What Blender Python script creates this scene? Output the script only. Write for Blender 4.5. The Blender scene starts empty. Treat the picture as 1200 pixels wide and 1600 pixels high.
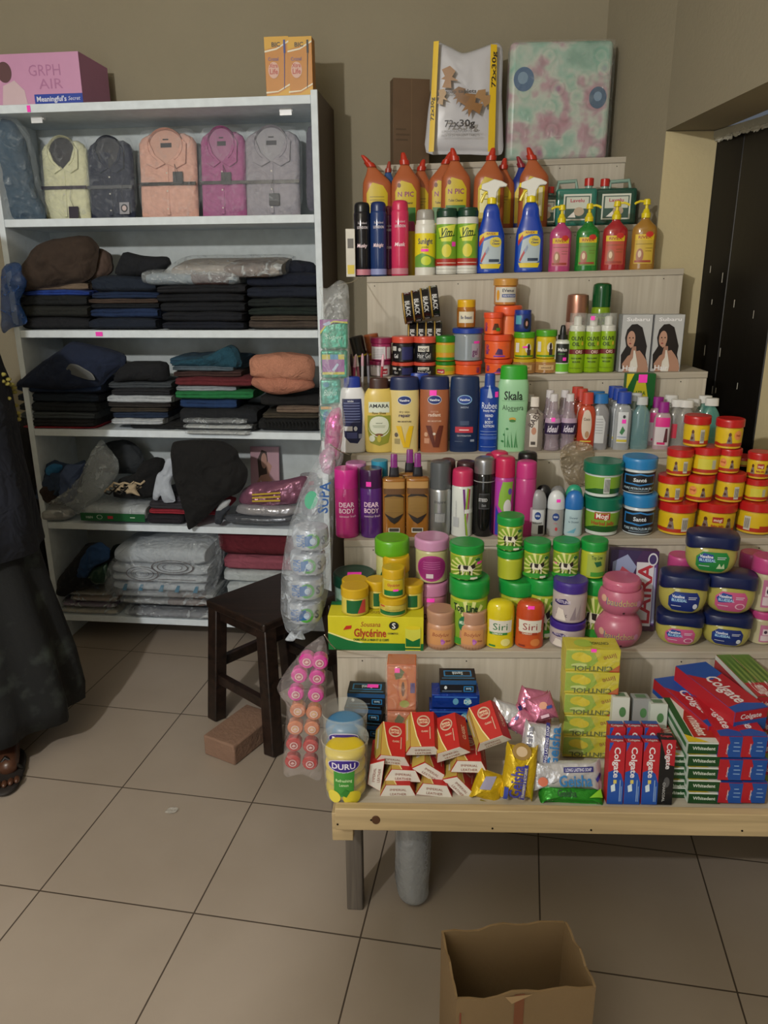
import bpy, bmesh, math, random
from mathutils import Vector, Matrix, noise
R = random.Random(7)
PI = math.pi
C = bpy.context.scene.collection
S = bpy.context.scene

# ---------------------------------------------------------------- camera
F_PX, PITCH, ROLL, CAM_H = 1180.0, 0.2960, -0.007, 1.417
FW = Vector((0, math.cos(PITCH), -math.sin(PITCH)))
UP0 = Vector((0, math.sin(PITCH), math.cos(PITCH)))
RT = math.cos(ROLL) * Vector((1, 0, 0)) + math.sin(ROLL) * UP0
UP = -math.sin(ROLL) * Vector((1, 0, 0)) + math.cos(ROLL) * UP0
CAM = Vector((0, 0, CAM_H))
cd = bpy.data.cameras.new('camera')
cam = bpy.data.objects.new('camera', cd); C.objects.link(cam); S.camera = cam
cd.sensor_fit = 'VERTICAL'; cd.sensor_height = 32; cd.sensor_width = 24
cd.lens = 32 * F_PX / 1600; cd.clip_start = .05
m = Matrix((RT, UP, -FW)).transposed().to_4x4(); m.translation = CAM
cam.matrix_world = m
# ---------------------------------------------------------------- light
S.view_settings.view_transform = 'Standard'; S.view_settings.look = 'None'
S.view_settings.gamma = 1; S.view_settings.use_curve_mapping = False
S.view_settings.exposure = 0.0
w = bpy.data.worlds.new('world'); S.world = w; w.use_nodes = True
w.node_tree.nodes['Background'].inputs[0].default_value = (.75, .85, 1, 1)
w.node_tree.nodes['Background'].inputs[1].default_value = .12
def lamp(name, loc, e, col, rad):
    l = bpy.data.lights.new(name, 'POINT'); l.energy = e; l.color = col; l.shadow_soft_size = rad
    o = bpy.data.objects.new(name, l); C.objects.link(o); o.location = loc; return o
lamp('bulb_light', (-1.25, -.5, 2.25), 172, (1, .975, .93), .045)
al = bpy.data.lights.new('added_fill_light', 'AREA'); al.shape = 'RECTANGLE'; al.size = 1.1; al.size_y = 1.9; al.energy = 16; al.color = (.88, .95, 1)  # added area fill from behind the camera; the front wall has no opening
ao = bpy.data.objects.new('added_fill_light', al); C.objects.link(ao); ao.location = (-.9, -1.55, 1.2); ao.rotation_euler = (PI / 2, 0, 0)

# ---------------------------------------------------------------- helpers: picture point to place
def ray(u, v): return (u - 600) / F_PX * RT - (v - 800) / F_PX * UP + FW
def proj(X):
    d = X - CAM; z = d.dot(FW)
    return 600 + F_PX * d.dot(RT) / z, 800 - F_PX * d.dot(UP) / z, z
def onz(u, v, z):
    r = ray(u, v); return CAM + r * ((z - CAM_H) / r.z)
class Frame:
    def __init__(s, x, y, yaw, tilt=0):
        s.o = Vector((x, y, 0)); s.yaw = yaw; s.tilt = tilt
        s.ex = Vector((math.cos(yaw), math.sin(yaw), 0)); s.ey = Vector((-math.sin(yaw), math.cos(yaw), 0))
    def at(s, lat, d, z): return s.o + s.ex * lat + s.ey * d + Vector((0, 0, z + s.tilt * lat))
    def pt(s, u, v, d):
        r = ray(u, v); t = s.ey.dot(s.o + s.ey * d - CAM) / s.ey.dot(r); return CAM + r * t
    def lat(s, P): return s.ex.dot(P - s.o)
    def base(s, u, d, z):
        a, b = -1.5, 2.5
        for _ in range(40):
            c = (a + b) / 2
            if proj(s.at(c, d, z))[0] < u: a = c
            else: b = c
        return s.at(a, d, z)
DF = Frame(0, 1.33, -.055, .018)           # display stand
BF = Frame(-1.345, 2.83, -.113)            # bookcase
STEP = {0: (0, .368), 1: (.32, .562), 2: (.53, .773), 3: (.73, .955), 4: (.91, 1.148), 5: (1.09, 1.434), 6: (1.25, 1.572), 7: (1.41, 1.79)}
class Spot:
    def __init__(s, u, vtop, wpx, step=None, back=.05, on=None, F=DF, d=None, z=None, h=None, face=.6, gap=.0005):
        if on is not None:
            s.d = on.d + (back if back != .05 else 0); zb = on.p.z + on.h + gap
            P = F.base(u, s.d, zb - F.tilt * .4); P.z = zb
        elif step is not None:
            s.d = STEP[step][0] + back; P = F.base(u, s.d, STEP[step][1]); P.z += .0008
        else:
            s.d = d; P = F.base(u, d, z)
            if F is DF: P.z = z
        s.p = P
        s.h = h if h else F.pt(u, vtop, s.d).z - P.z
        s.w = wpx * proj(P + Vector((0, 0, s.h / 2)))[2] / F_PX
        s.rot = F.yaw + face * (-math.atan2(P.x, P.y) - F.yaw)

# ---------------------------------------------------------------- materials
def lin(h):
    h = h.lstrip('#'); c = [int(h[i:i + 2], 16) / 255 for i in (0, 2, 4)]
    return tuple((x / 12.92 if x <= .04045 else ((x + .055) / 1.055) ** 2.4) for x in c) + (1,)
_mc = {}
def M(col, kind='plastic', a=1.0):
    k = (col, kind, a)
    if k in _mc: return _mc[k]
    m = bpy.data.materials.new('%s_%s' % (kind, col.strip('#'))); _mc[k] = m
    m.use_nodes = True; nt = m.node_tree; N = nt.nodes; L = nt.links
    b = N['Principled BSDF']; out = N['Material Output']
    c = lin(col); b.inputs['Base Color'].default_value = c
    rough = dict(plastic=.32, gloss=.15, matte=.7, cloth=.95, card=.45, metal=.3, print=.45, film=.2, clear=.12, towel=1, foil=.25).get(kind, .5)
    b.inputs['Roughness'].default_value = rough
    tc = N.new('ShaderNodeTexCoord'); nz = N.new('ShaderNodeTexNoise')
    L.new(tc.outputs['Object'], nz.inputs['Vector'])
    nz.inputs['Scale'].default_value = {'cloth': 60, 'towel': 220, 'card': 25, 'film': 22, 'matte': 30, 'foil': 40}.get(kind, 18)
    nz.inputs['Detail'].default_value = 3
    mx = N.new('ShaderNodeMix'); mx.data_type = 'RGBA'
    amt = {'cloth': .22, 'towel': .3, 'card': .12, 'matte': .15}.get(kind, .05)
    mx.inputs[6].default_value = tuple(x * (1 - amt) for x in c[:3]) + (1,)
    mx.inputs[7].default_value = tuple(min(1, x * (1 + amt) + .002) for x in c[:3]) + (1,)
    L.new(nz.outputs['Fac'], mx.inputs[0]); L.new(mx.outputs[2], b.inputs['Base Color'])
    if kind in ('cloth', 'towel', 'film', 'foil', 'matte', 'card'):
        bp = N.new('ShaderNodeBump'); bp.inputs['Strength'].default_value = {'film': .9, 'foil': .8, 'towel': .8, 'cloth': .4}.get(kind, .1)
        bp.inputs['Distance'].default_value = {'film': .02, 'foil': .006, 'towel': .003, 'cloth': .002}.get(kind, .001)
        L.new(nz.outputs['Fac'], bp.inputs['Height']); L.new(bp.outputs[0], b.inputs['Normal'])
        if kind in ('cloth', 'towel'):
            n2 = N.new('ShaderNodeTexNoise'); n2.inputs['Scale'].default_value = 13; n2.inputs['Detail'].default_value = 2; n2.inputs['Distortion'].default_value = 1.2
            b2 = N.new('ShaderNodeBump'); b2.inputs['Strength'].default_value = .8; b2.inputs['Distance'].default_value = .02
            L.new(tc.outputs['Object'], n2.inputs['Vector']); L.new(n2.outputs['Fac'], b2.inputs['Height']); L.new(bp.outputs[0], b2.inputs['Normal']); L.new(b2.outputs[0], b.inputs['Normal'])
    if kind in ('metal', 'foil'): b.inputs['Metallic'].default_value = .75 if kind == 'metal' else .4
    if kind in ('film', 'clear'):
        tr = N.new('ShaderNodeBsdfTransparent'); ms = N.new('ShaderNodeMixShader')
        tr.inputs[0].default_value = (1, 1, 1, 1)
        ms.inputs[0].default_value = a
        b.inputs['Specular IOR Level'].default_value = .9
        L.new(tr.outputs[0], ms.inputs[1]); L.new(b.outputs[0], ms.inputs[2]); L.new(ms.outputs[0], out.inputs[0])
        if kind == 'film':
            fr = N.new('ShaderNodeValToRGB'); fr.color_ramp.elements[0].position = .55; fr.color_ramp.elements[0].color = (a, a, a, 1)
            fr.color_ramp.elements[1].position = .72; fr.color_ramp.elements[1].color = (min(1, a * 2.6), ) * 3 + (1,)
            L.new(nz.outputs['Fac'], fr.inputs[0]); L.new(fr.outputs[0], ms.inputs[0])
            nz.inputs['Distortion'].default_value = 1.5
    return m

# ---------------------------------------------------------------- object helpers
def thing(name, label, cat, loc=(0, 0, 0), rot=(0, 0, 0), group=None):
    o = bpy.data.objects.new(name, None); C.objects.link(o); o.empty_display_size = .02
    o.location = loc; o.rotation_euler = rot if not isinstance(rot, (int, float)) else (0, 0, rot)
    o['label'] = label; o['category'] = cat
    if group: o['group'] = group
    return o
def tag(o, label, cat, group=None):
    o['label'] = label; o['category'] = cat
    if group: o['group'] = group
    return o
class P:
    """collects shapes for ONE mesh"""
    def __init__(s): s.v = []; s.f = []; s.m = []; s.mats = []
    def mi(s, mat):
        if mat not in s.mats: s.mats.append(mat)
        return s.mats.index(mat)
    def add(s, vs, fs, mat):
        o = len(s.v); k = s.mi(mat); s.v += [tuple(x) for x in vs]
        for f in fs: s.f.append(tuple(o + i for i in f)); s.m.append(k)
        return s
    def box(s, x0, y0, z0, x1, y1, z1, mat):
        v = [(x, y, z) for z in (z0, z1) for y in (y0, y1) for x in (x0, x1)]
        return s.add(v, [(0, 2, 3, 1), (4, 5, 7, 6), (0, 1, 5, 4), (2, 6, 7, 3), (0, 4, 6, 2), (1, 3, 7, 5)], mat)
    def beam(s, a, b, w, t, mat, up=Vector((0, 0, 1))):
        a = Vector(a); b = Vector(b); d = (b - a).normalized(); x = d.cross(up)
        if x.length < .01: x = Vector((1, 0, 0))
        x.normalize(); y = x.cross(d)
        v = [p + x * (i * w / 2) + y * (j * t / 2) for p in (a, b) for j in (-1, 1) for i in (-1, 1)]
        return s.add(v, [(0, 1, 3, 2), (4, 6, 7, 5), (0, 4, 5, 1), (2, 3, 7, 6), (0, 2, 6, 4), (1, 5, 7, 3)], mat)
    def tube(s, pts, r, mat, n=8):
        pts = [Vector(p) for p in pts]; rs = r if isinstance(r, (list, tuple)) else [r] * len(pts); vs = []
        for i, p in enumerate(pts):
            d = (pts[min(i + 1, len(pts) - 1)] - pts[max(i - 1, 0)]).normalized()
            x = d.cross(Vector((0, .3, 1))).normalized(); y = x.cross(d)
            for k in range(n):
                t = 2 * PI * k / n; vs.append(p + (x * math.cos(t) + y * math.sin(t)) * rs[i])
        fs = [(i * n + k, i * n + (k + 1) % n, (i + 1) * n + (k + 1) % n, (i + 1) * n + k) for i in range(len(pts) - 1) for k in range(n)]
        fs += [tuple(range(n))[::-1], tuple((len(pts) - 1) * n + k for k in range(n))]
        return s.add(vs, fs, mat)
    def prism(s, poly, y0, y1, mat):
        n = len(poly); v = [(x, y0, z) for x, z in poly] + [(x, y1, z) for x, z in poly]
        return s.add(v, [tuple(range(n)), tuple(range(n, 2 * n))[::-1]] + [(i, n + i, n + (i + 1) % n, (i + 1) % n) for i in range(n)], mat)
    def obj(s, name, parent=None, smooth=35, bev=0, seg=2, sub=0):
        me = bpy.data.meshes.new(name); me.from_pydata(s.v, [], s.f)
        for m_ in s.mats: me.materials.append(m_)
        me.polygons.foreach_set('material_index', s.m)
        bm = bmesh.new(); bm.from_mesh(me); bmesh.ops.recalc_face_normals(bm, faces=bm.faces) if not getattr(s, 'flat', False) else None
        bm.to_mesh(me); bm.free()
        me.polygons.foreach_set('use_smooth', [True] * len(me.polygons))
        me.set_sharp_from_angle(angle=math.radians(smooth)); me.update()
        o = bpy.data.objects.new(name, me); C.objects.link(o)
        if parent: o.parent = parent
        if bev:
            b = o.modifiers.new('b', 'BEVEL'); b.width = bev; b.segments = seg; b.limit_method = 'ANGLE'
        if sub:
            b = o.modifiers.new('s', 'SUBSURF'); b.levels = b.render_levels = sub
        return o
def sec(t, a, b, n):
    sn, cs = math.sin(t), math.cos(t)
    return a * math.copysign(abs(sn) ** (2 / n), sn), -b * math.copysign(abs(cs) ** (2 / n), cs)
class Lathe:
    """profile [(z, r)] in metres; by = depth ratio, n = squareness; usable as a label surface"""
    def __init__(s, prof, by=1, n=2, ox=0, oy=0): s.pr = prof; s.by = by; s.n = n; s.ox = ox; s.oy = oy
    def r(s, z):
        pr = s.pr
        if z <= pr[0][0]: return pr[0][1]
        for (a, ra), (b, rb) in zip(pr, pr[1:]):
            if z <= b: return ra + (rb - ra) * (z - a) / max(1e-9, b - a)
        return pr[-1][1]
    def mesh(s, p, mat, seg=36, lean=None):
        vs = []; n = len(s.pr)
        for z, r in s.pr:
            dx = lean(z) if lean else 0
            for k in range(seg):
                x, y = sec(2 * PI * k / seg, r, r * s.by, s.n); vs.append((x + s.ox + dx, y + s.oy, z))
        fs = [(i * seg + k, i * seg + (k + 1) % seg, (i + 1) * seg + (k + 1) % seg, (i + 1) * seg + k) for i in range(n - 1) for k in range(seg)]
        fs += [tuple(range(seg))[::-1], tuple((n - 1) * seg + k for k in range(seg))]
        p.add(vs, fs, mat); return s
    def setup(s, H): s.H = H; s.W = max(r for z, r in s.pr); return s
    def map(s, x, z, off):      # x metres of arc from the front, z metres
        r = s.r(z); t = x / r; px, py = sec(t, r, r * s.by, s.n)
        if s.n > 2.05 and abs(t) < PI / 2:
            px = r * math.sin(t); py = -r * s.by * max(0, 1 - abs(px / r) ** s.n) ** (1 / s.n)
        l = math.hypot(px, py) or 1
        return (px + s.ox + off * px / l * (1 if abs(px) > 1e-9 else 0), py + s.oy + off * py / l, z)
    curved = True
class Plane:
    def __init__(s, o, ex, ez, W, H):
        s.o = Vector(o); s.ex = Vector(ex).normalized(); s.ez = Vector(ez).normalized(); s.n = s.ex.cross(s.ez); s.W = W; s.H = H
    def map(s, x, z, off): return s.o + s.ex * x + s.ez * z + s.n * off
    curved = False

# ---------------------------------------------------------------- lettering
_gl = {}
def _txt(body, bold):
    cu = bpy.data.curves.new('t', 'FONT'); cu.body = body; cu.size = 1; cu.resolution_u = 2; cu.offset = .022 if bold else 0
    o = bpy.data.objects.new('t', cu); C.objects.link(o)
    dg = bpy.context.evaluated_depsgraph_get(); me = o.evaluated_get(dg).to_mesh()
    vs = [(v.co.x, v.co.y) for v in me.vertices]; fs = [tuple(q.vertices) for q in me.polygons]
    o.evaluated_get(dg).to_mesh_clear(); bpy.data.objects.remove(o); bpy.data.curves.remove(cu)
    return vs, fs
def glyph(ch, bold):
    k = (ch, bold)
    if k not in _gl:
        if ch == ' ': _gl[k] = ([], [], .3)
        else:
            vs, fs = _txt(ch, bold); a = max(x for x, y in _txt(ch + 'l', bold)[0]) - max(x for x, y in _txt('l', bold)[0])
            _gl[k] = (vs, fs, a)
    return _gl[k]
for _c in sorted(set('ABCDEFGHIKLMNOPRSTUVXYabcdefghijklmnoprstuvwxyz&40723xé%!0158')):
    glyph(_c, True); glyph(_c, False)
def text2d(s, bold=True):
    V = []; F = []; x = 0
    for ch in s:
        vs, fs, a = glyph(ch, bold); o = len(V); V += [(q[0] + x, q[1]) for q in vs]; F += [tuple(i + o for i in f) for f in fs]; x += a
    return V, F, x
def subdiv(V, F, L):
    bm = bmesh.new(); vv = [bm.verts.new((a, b, 0)) for a, b in V]
    for f in F:
        try: bm.faces.new([vv[i] for i in f])
        except ValueError: pass
    bmesh.ops.triangulate(bm, faces=bm.faces)
    for _ in range(4):
        es = [e for e in bm.edges if e.calc_length() > L]
        if not es: break
        bmesh.ops.subdivide_edges(bm, edges=es, cuts=1)
        bmesh.ops.triangulate(bm, faces=bm.faces)
    bm.verts.index_update(); V = [(v.co.x, v.co.y) for v in bm.verts]; F = [tuple(v.index for v in f.verts) for f in bm.faces]; bm.free()
    return V, F
def deco(p, sf, shapes, off0=.0004, kind='print'):
    """shapes in units: s = half widths of the surface, t = heights of the surface"""
    W, H = sf.W, sf.H; off = off0
    for sh in shapes:
        k = sh[0]; off += .00018; sub = True
        if k == 'r':
            _, s0, t0, s1, t1, col = sh; nx = max(1, int(abs(s1 - s0) / .12)) if sf.curved else 1; nz = max(1, int(abs(t1 - t0) / .06)) if sf.curved else 1
            V = [((s0 + (s1 - s0) * i / nx) * W, (t0 + (t1 - t0) * j / nz) * H) for j in range(nz + 1) for i in range(nx + 1)]
            Fc = [(j * (nx + 1) + i, j * (nx + 1) + i + 1, (j + 1) * (nx + 1) + i + 1, (j + 1) * (nx + 1) + i) for j in range(nz) for i in range(nx)]; sub = False
        elif k == 'e':
            _, cs, ct, rs, rt, col = sh; n = 24; rg = 4 if sf.curved else 1
            V = [(cs * W, ct * H)] + [((cs + rs * q / rg * math.cos(2 * PI * i / n)) * W, (ct + rt * q / rg * math.sin(2 * PI * i / n)) * H) for q in range(1, rg + 1) for i in range(n)]
            Fc = [(0, 1 + i, 1 + (i + 1) % n) for i in range(n)] + [(1 + (q - 1) * n + i, 1 + q * n + i, 1 + q * n + (i + 1) % n, 1 + (q - 1) * n + (i + 1) % n) for q in range(1, rg) for i in range(n)]; sub = False
        elif k == 'o':     # ring
            _, cs, ct, rs, rt, th, col = sh; n = 28
            V = [((cs + rs * q * math.cos(2 * PI * i / n)) * W, (ct + rt * q * math.sin(2 * PI * i / n)) * H) for q in (1 - th, 1) for i in range(n)]
            Fc = [(i, n + i, n + (i + 1) % n, (i + 1) % n) for i in range(n)]; sub = False
        elif k == 'p':
            _, pts, col = sh; V = [(a * W, b * H) for a, b in pts]; Fc = [tuple(range(len(pts)))]
        elif k == 't':     # text, cs, ct, cap height (t), colour, opts
            _, tx, cs, ct, hh, col = sh[:6]; op = sh[6] if len(sh) > 6 else {}
            V, Fc, wd = text2d(tx, op.get('b', True)); sc = hh * H / .72; sx = sc
            if 'w' in op: sx = op['w'] * W / wd
            a = math.radians(op.get('rot', 0)); ca, sa = math.cos(a), math.sin(a); shr = op.get('shear', 0)
            if abs(op.get('rot', 0)) in (90, 270) and 'w' in op: sx = op['w'] * H / wd; sc = hh * W / .72
            V = [((x - wd / 2) * sx + shr * (y - .36) * sc, (y - .36) * sc) for x, y in V]
            V = [(cs * W + x * ca - y * sa, ct * H + x * sa + y * ca) for x, y in V]
            sub = sf.curved and sc > W * .35
        if sub and sf.curved: V, Fc = subdiv(V, Fc, W * .18)
        elif k == 'p': V, Fc = subdiv(V, Fc, 9)
        p.add([sf.map(x, z, off) for x, z in V], Fc, M(col, kind))
    p.flat = True
    return p
PINK = '#ff3fc0'

# ---------------------------------------------------------------- product builders
def cr(pts, k=4):
    """smooth a profile of (t, r) with Catmull-Rom; points flagged with a third item stay sharp"""
    out = []
    for i in range(len(pts) - 1):
        p0 = pts[max(i - 1, 0)]; p1 = pts[i]; p2 = pts[i + 1]; p3 = pts[min(i + 2, len(pts) - 1)]
        if len(p1) > 2: p0 = p1
        if len(p2) > 2: p3 = p2
        for j in range(k):
            t = j / k
            f = lambda a, b, c, d: .5 * (2 * b + (c - a) * t + (2 * a - 5 * b + 4 * c - d) * t * t + (-a + 3 * b - 3 * c + d) * t ** 3)
            out.append((f(p0[0], p1[0], p2[0], p3[0]), max(.0001, f(p0[1], p1[1], p2[1], p3[1]))))
    out.append(pts[-1][:2]); return out
def prod(kind, label, cat, sp, parts, dec=None, group=None, by=1, n=2, stick=None, rot=None, smooth=True, topstick=False, decpart=0):
    t = thing(kind, label, cat, sp.p, sp.rot if rot is None else rot, group)
    r0 = sp.w / 2; surf = None
    for i, q in enumerate(parts):
        nm, pr, mat = q[:3]; o = q[3] if len(q) > 3 else {}
        pr = cr(pr, 3) if o.get('cr', True) and len(pr) > 2 else [x[:2] for x in pr]
        la = Lathe([(z * sp.h, r * r0) for z, r in pr], o.get('by', by), o.get('n', n), o.get('ox', 0) * r0, o.get('oy', 0) * r0)
        p = P(); la.mesh(p, mat); p.obj(nm, t, smooth=o.get('sharp', 40))
        if i == decpart: surf = la
    surf.H = sp.h; surf.W = r0
    if dec: p = P(); deco(p, surf, dec); p.obj('label', t)
    if stick: p = P(); deco(p, surf, [('r', stick[0] - .22, stick[1] - .035, stick[0] + .22, stick[1] + .035, PINK)], .0012); p.obj('price_sticker', t)
    if topstick:
        p = P(); p.box(-r0 * .3, -r0 * .5, sp.h + .0002, r0 * .35, -r0 * .1, sp.h + .0006, M(PINK, 'print')); p.obj('price_sticker', t)
    return t
def lidprof(t0, t1, r): return [(t0, r * .97, 1), (t0 + .01, r, 1), (t1 - .03, r, 1), (t1 - .006, r * .95), (t1, r * .88, 1), (t1 - .004, r * .82, 1), (t1 - .004, .001)]
def jar(label, sp, lid, body, dec=None, group=None, kind='cream_jar', lidh=.25, br=.93, taper=.03, n=2, by=1, stick=None, topstick=False, rot=None, cat='jar'):
    t0 = 1 - lidh
    bp = [(0, br * .86 - taper, 1), (.035, br - taper), (.1, br - taper + .01), (t0 - .12, br), (t0 - .05, br - .01), (t0, br - .06, 1), (t0 + .03, br - .06, 1)]
    return prod(kind, label, cat, sp, [('body', bp, body), ('lid', lidprof(t0, 1, 1), lid)], dec, group, by, n, stick, rot, topstick=topstick)
def can(label, sp, capm, bodym, dec=None, group=None, kind='spray_can', caph=.2, capr=.9, stick=None, cat='spray can', dome=.8):
    t0 = 1 - caph
    return prod(kind, label, cat, sp, [('body', [(0, .94, 1), (.01, 1, 1), (t0 - .03, 1, 1), (t0 - .005, .93), (t0 + .01, .85, 1)], bodym),
        ('cap', [(t0, capr, 1), (t0 + .005, capr, 1), (1 - .05, capr * .97), (1 - .012, capr * dome), (1, capr * dome * .6, 1), (1, .001)], capm)], dec, group, stick=stick)
def card(kind, label, cat, loc, rot, dim, mat, faces, group=None, bev=.0008, stick=None, part='carton'):
    """box: origin at base centre; faces = dict of label shapes; front is -y"""
    w, d, h = dim
    t = thing(kind, label, cat, loc, rot, group)
    p = P(); p.box(-w / 2, -d / 2, 0, w / 2, d / 2, h, mat); p.obj(part, t, bev=bev)
    pl = dict(front=Plane((0, -d / 2, 0), (1, 0, 0), (0, 0, 1), w / 2, h), top=Plane((0, -d / 2, h), (1, 0, 0), (0, 1, 0), w / 2, d),
              left=Plane((-w / 2, 0, 0), (0, -1, 0), (0, 0, 1), d / 2, h), right=Plane((w / 2, 0, 0), (0, 1, 0), (0, 0, 1), d / 2, h))
    p = P(); any_ = False
    for k, sh in faces.items():
        if sh: deco(p, pl[k], sh); any_ = True
    if any_: p.obj('printing', t)
    if stick: p = P(); f, s, tt, a, b = stick; deco(p, pl[f], [('r', s - a, tt - b, s + a, tt + b, PINK)], .0016); p.obj('price_sticker', t)
    return t
# ---------------------------------------------------------------- soft shapes
def nz3(v, f, seed): return noise.noise_vector(Vector(v) * f + Vector((seed * 7.3, seed * 3.1, seed * 1.7)))
def slab(p, w, d, h, mat, folds=1, seed=0, amp=.004, nx=16, na=32, e=5, sag=0, x0=0, y0=0, z0=0):
    """folded cloth: rounded slab, front fold lines, little waves; x centred, y from 0 to d"""
    vs = []
    for i in range(nx + 1):
        q = -1 + 2 * i / nx; k = (1 - abs(q) ** 7) ** (1 / 5) if abs(q) < 1 else 0; k = max(k, .35)
        for j in range(na):
            a = 2 * PI * j / na
            sy = math.copysign(abs(math.cos(a)) ** (2 / e), math.cos(a)); sz = math.copysign(abs(math.sin(a)) ** (2 / 3), math.sin(a))
            y = d / 2 + sy * d / 2 * (.9 + .1 * k); z = h / 2 + sz * h / 2 * (.6 + .4 * k)
            if sy < -.6 and folds > 1: y += .006 * (1 - abs(math.sin(folds * PI * z / h))) 
            v = Vector((q * w / 2, y, z)); nv = nz3(v, 14, seed)
            z2 = z + nv.z * amp * (z / h) - sag * q * q * z / h
            vs.append((v.x + nv.x * amp + x0, y + nv.y * amp * 1.5 + y0, max(z2, 0) + z0))
    fs = [(i * na + j, i * na + (j + 1) % na, (i + 1) * na + (j + 1) % na, (i + 1) * na + j) for i in range(nx) for j in range(na)]
    fs += [tuple(range(na))[::-1], tuple(nx * na + j for j in range(na))]
    return p.add(vs, fs, mat)
def puff(p, outline, th, mat, seed=0, amp=.004, freq=20, rings=12, flatback=.5, n=0, curve=.5, crisp=False):
    """inflate a star shaped outline [(x, z)] to a soft body of thickness th (front at -y)"""
    pts = []
    m_ = len(outline)
    for i in range(m_):
        a, b = outline[i], outline[(i + 1) % m_]
        for k in range(4): pts.append((a[0] + (b[0] - a[0]) * k / 4, a[1] + (b[1] - a[1]) * k / 4))
    m_ = len(pts); sm = []
    for i in range(m_): sm.append(pts[i] if crisp else tuple((pts[i - 1][c] + 2 * pts[i][c] + pts[(i + 1) % m_][c]) / 4 for c in (0, 1)))
    cx = sum(q[0] for q in sm) / m_; cz = sum(q[1] for q in sm) / m_
    vs = []; fs = []
    for side in (-1, 1):
        o = len(vs); vs.append([cx, side * th / 2 * (1 if side < 0 else flatback), cz])
        for r in range(1, rings + 1):
            q = (r / rings) ** .8; dep = (1 - q ** 2.4) ** curve if q < 1 else 0
            for a in sm: vs.append([cx + (a[0] - cx) * q, side * th / 2 * dep * (1 if side < 0 else flatback), cz + (a[1] - cz) * q])
        for k in range(m_): fs.append((o, o + 1 + k, o + 1 + (k + 1) % m_))
        for r in range(rings - 1):
            for k in range(m_): fs.append((o + 1 + r * m_ + k, o + 1 + (r + 1) * m_ + k, o + 1 + (r + 1) * m_ + (k + 1) % m_, o + 1 + r * m_ + (k + 1) % m_))
    half = 1 + rings * m_
    rim0 = 1 + (rings - 1) * m_
    for k in range(m_): fs.append((rim0 + k, rim0 + (k + 1) % m_, half + rim0 + (k + 1) % m_, half + rim0 + k))
    out = []
    for v in vs:
        nv = nz3(v, freq, seed); n2 = nz3((v[0], v[1] * .5, v[2]), freq * 2.3, seed + 3); rg = (abs(n2.x) - .25) * (1 if freq < 17 and th > .055 else .3)
        out.append((v[0] + nv.x * amp * .5, v[1] + nv.y * amp * 1.3 - rg * min(amp, .007) * 3.2, v[2] + nv.z * amp * .6 + rg * amp * .5))
    return p.add(out, fs, mat)
def blob(p, c, r, mat, seed=0, amp=.2, freq=3, e=1, nu=28, nv=18):
    vs = []
    for i in range(nv + 1):
        th = PI * i / nv
        for j in range(nu):
            ph = 2 * PI * j / nu; d = Vector((math.sin(th) * math.cos(ph), math.sin(th) * math.sin(ph), math.cos(th)))
            d = Vector([math.copysign(abs(q) ** e, q) for q in d])
            k = 1 + amp * noise.noise(d * freq + Vector((seed * 5.1, seed, 0))) + amp * .5 * noise.noise(d * freq * 2.7 + Vector((seed, 0, 3)))
            vs.append((c[0] + d.x * r[0] * k, c[1] + d.y * r[1] * k, c[2] + d.z * r[2] * k))
    fs = [(i * nu + j, i * nu + (j + 1) % nu, (i + 1) * nu + (j + 1) % nu, (i + 1) * nu + j) for i in range(nv) for j in range(nu)]
    return p.add(vs, fs, mat)
def pxoutline(F, d, pts):
    """outline picked on the plane at depth d of frame F -> base point, local (x, z) list"""
    W = [F.pt(u, v, d) for u, v in pts]; la = [F.lat(q) for q in W]; z = [q.z for q in W]
    c = (min(la) + max(la)) / 2; zb = min(z); o = F.at(c, d, 0); o.z = zb
    return o, [(a - c, b - zb) for a, b in zip(la, z)]
def softpx(name, label, cat, F, d, pts, th, mat, seed=0, group=None, amp=.004, freq=20, **k):
    o, ol = pxoutline(F, d, pts); p = P(); puff(p, ol, th, mat, seed, amp, freq, **k)
    ob = p.obj(name, smooth=180); ob.location = o; ob.rotation_euler = (0, 0, F.yaw); tag(ob, label, cat, group); return ob

# ================================================================ the setting
def wallmat(name, c1, c2, sc=3, bump=.25):
    m = bpy.data.materials.new(name); m.use_nodes = True; N = m.node_tree.nodes; L = m.node_tree.links
    b = N['Principled BSDF']; b.inputs['Roughness'].default_value = .85
    tc = N.new('ShaderNodeTexCoord'); n1 = N.new('ShaderNodeTexNoise'); n2 = N.new('ShaderNodeTexNoise')
    n1.inputs['Scale'].default_value = sc; n1.inputs['Detail'].default_value = 6; n2.inputs['Scale'].default_value = 90; n2.inputs['Detail'].default_value = 4
    mx = N.new('ShaderNodeMix'); mx.data_type = 'RGBA'; mx.inputs[6].default_value = lin(c1); mx.inputs[7].default_value = lin(c2)
    bp = N.new('ShaderNodeBump'); bp.inputs['Strength'].default_value = bump; bp.inputs['Distance'].default_value = .004
    L.new(tc.outputs['Object'], n1.inputs['Vector']); L.new(tc.outputs['Object'], n2.inputs['Vector'])
    L.new(n1.outputs['Fac'], mx.inputs[0]); L.new(mx.outputs[2], b.inputs['Base Color']); L.new(n2.outputs['Fac'], bp.inputs['Height']); L.new(bp.outputs[0], b.inputs['Normal'])
    return m
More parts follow.
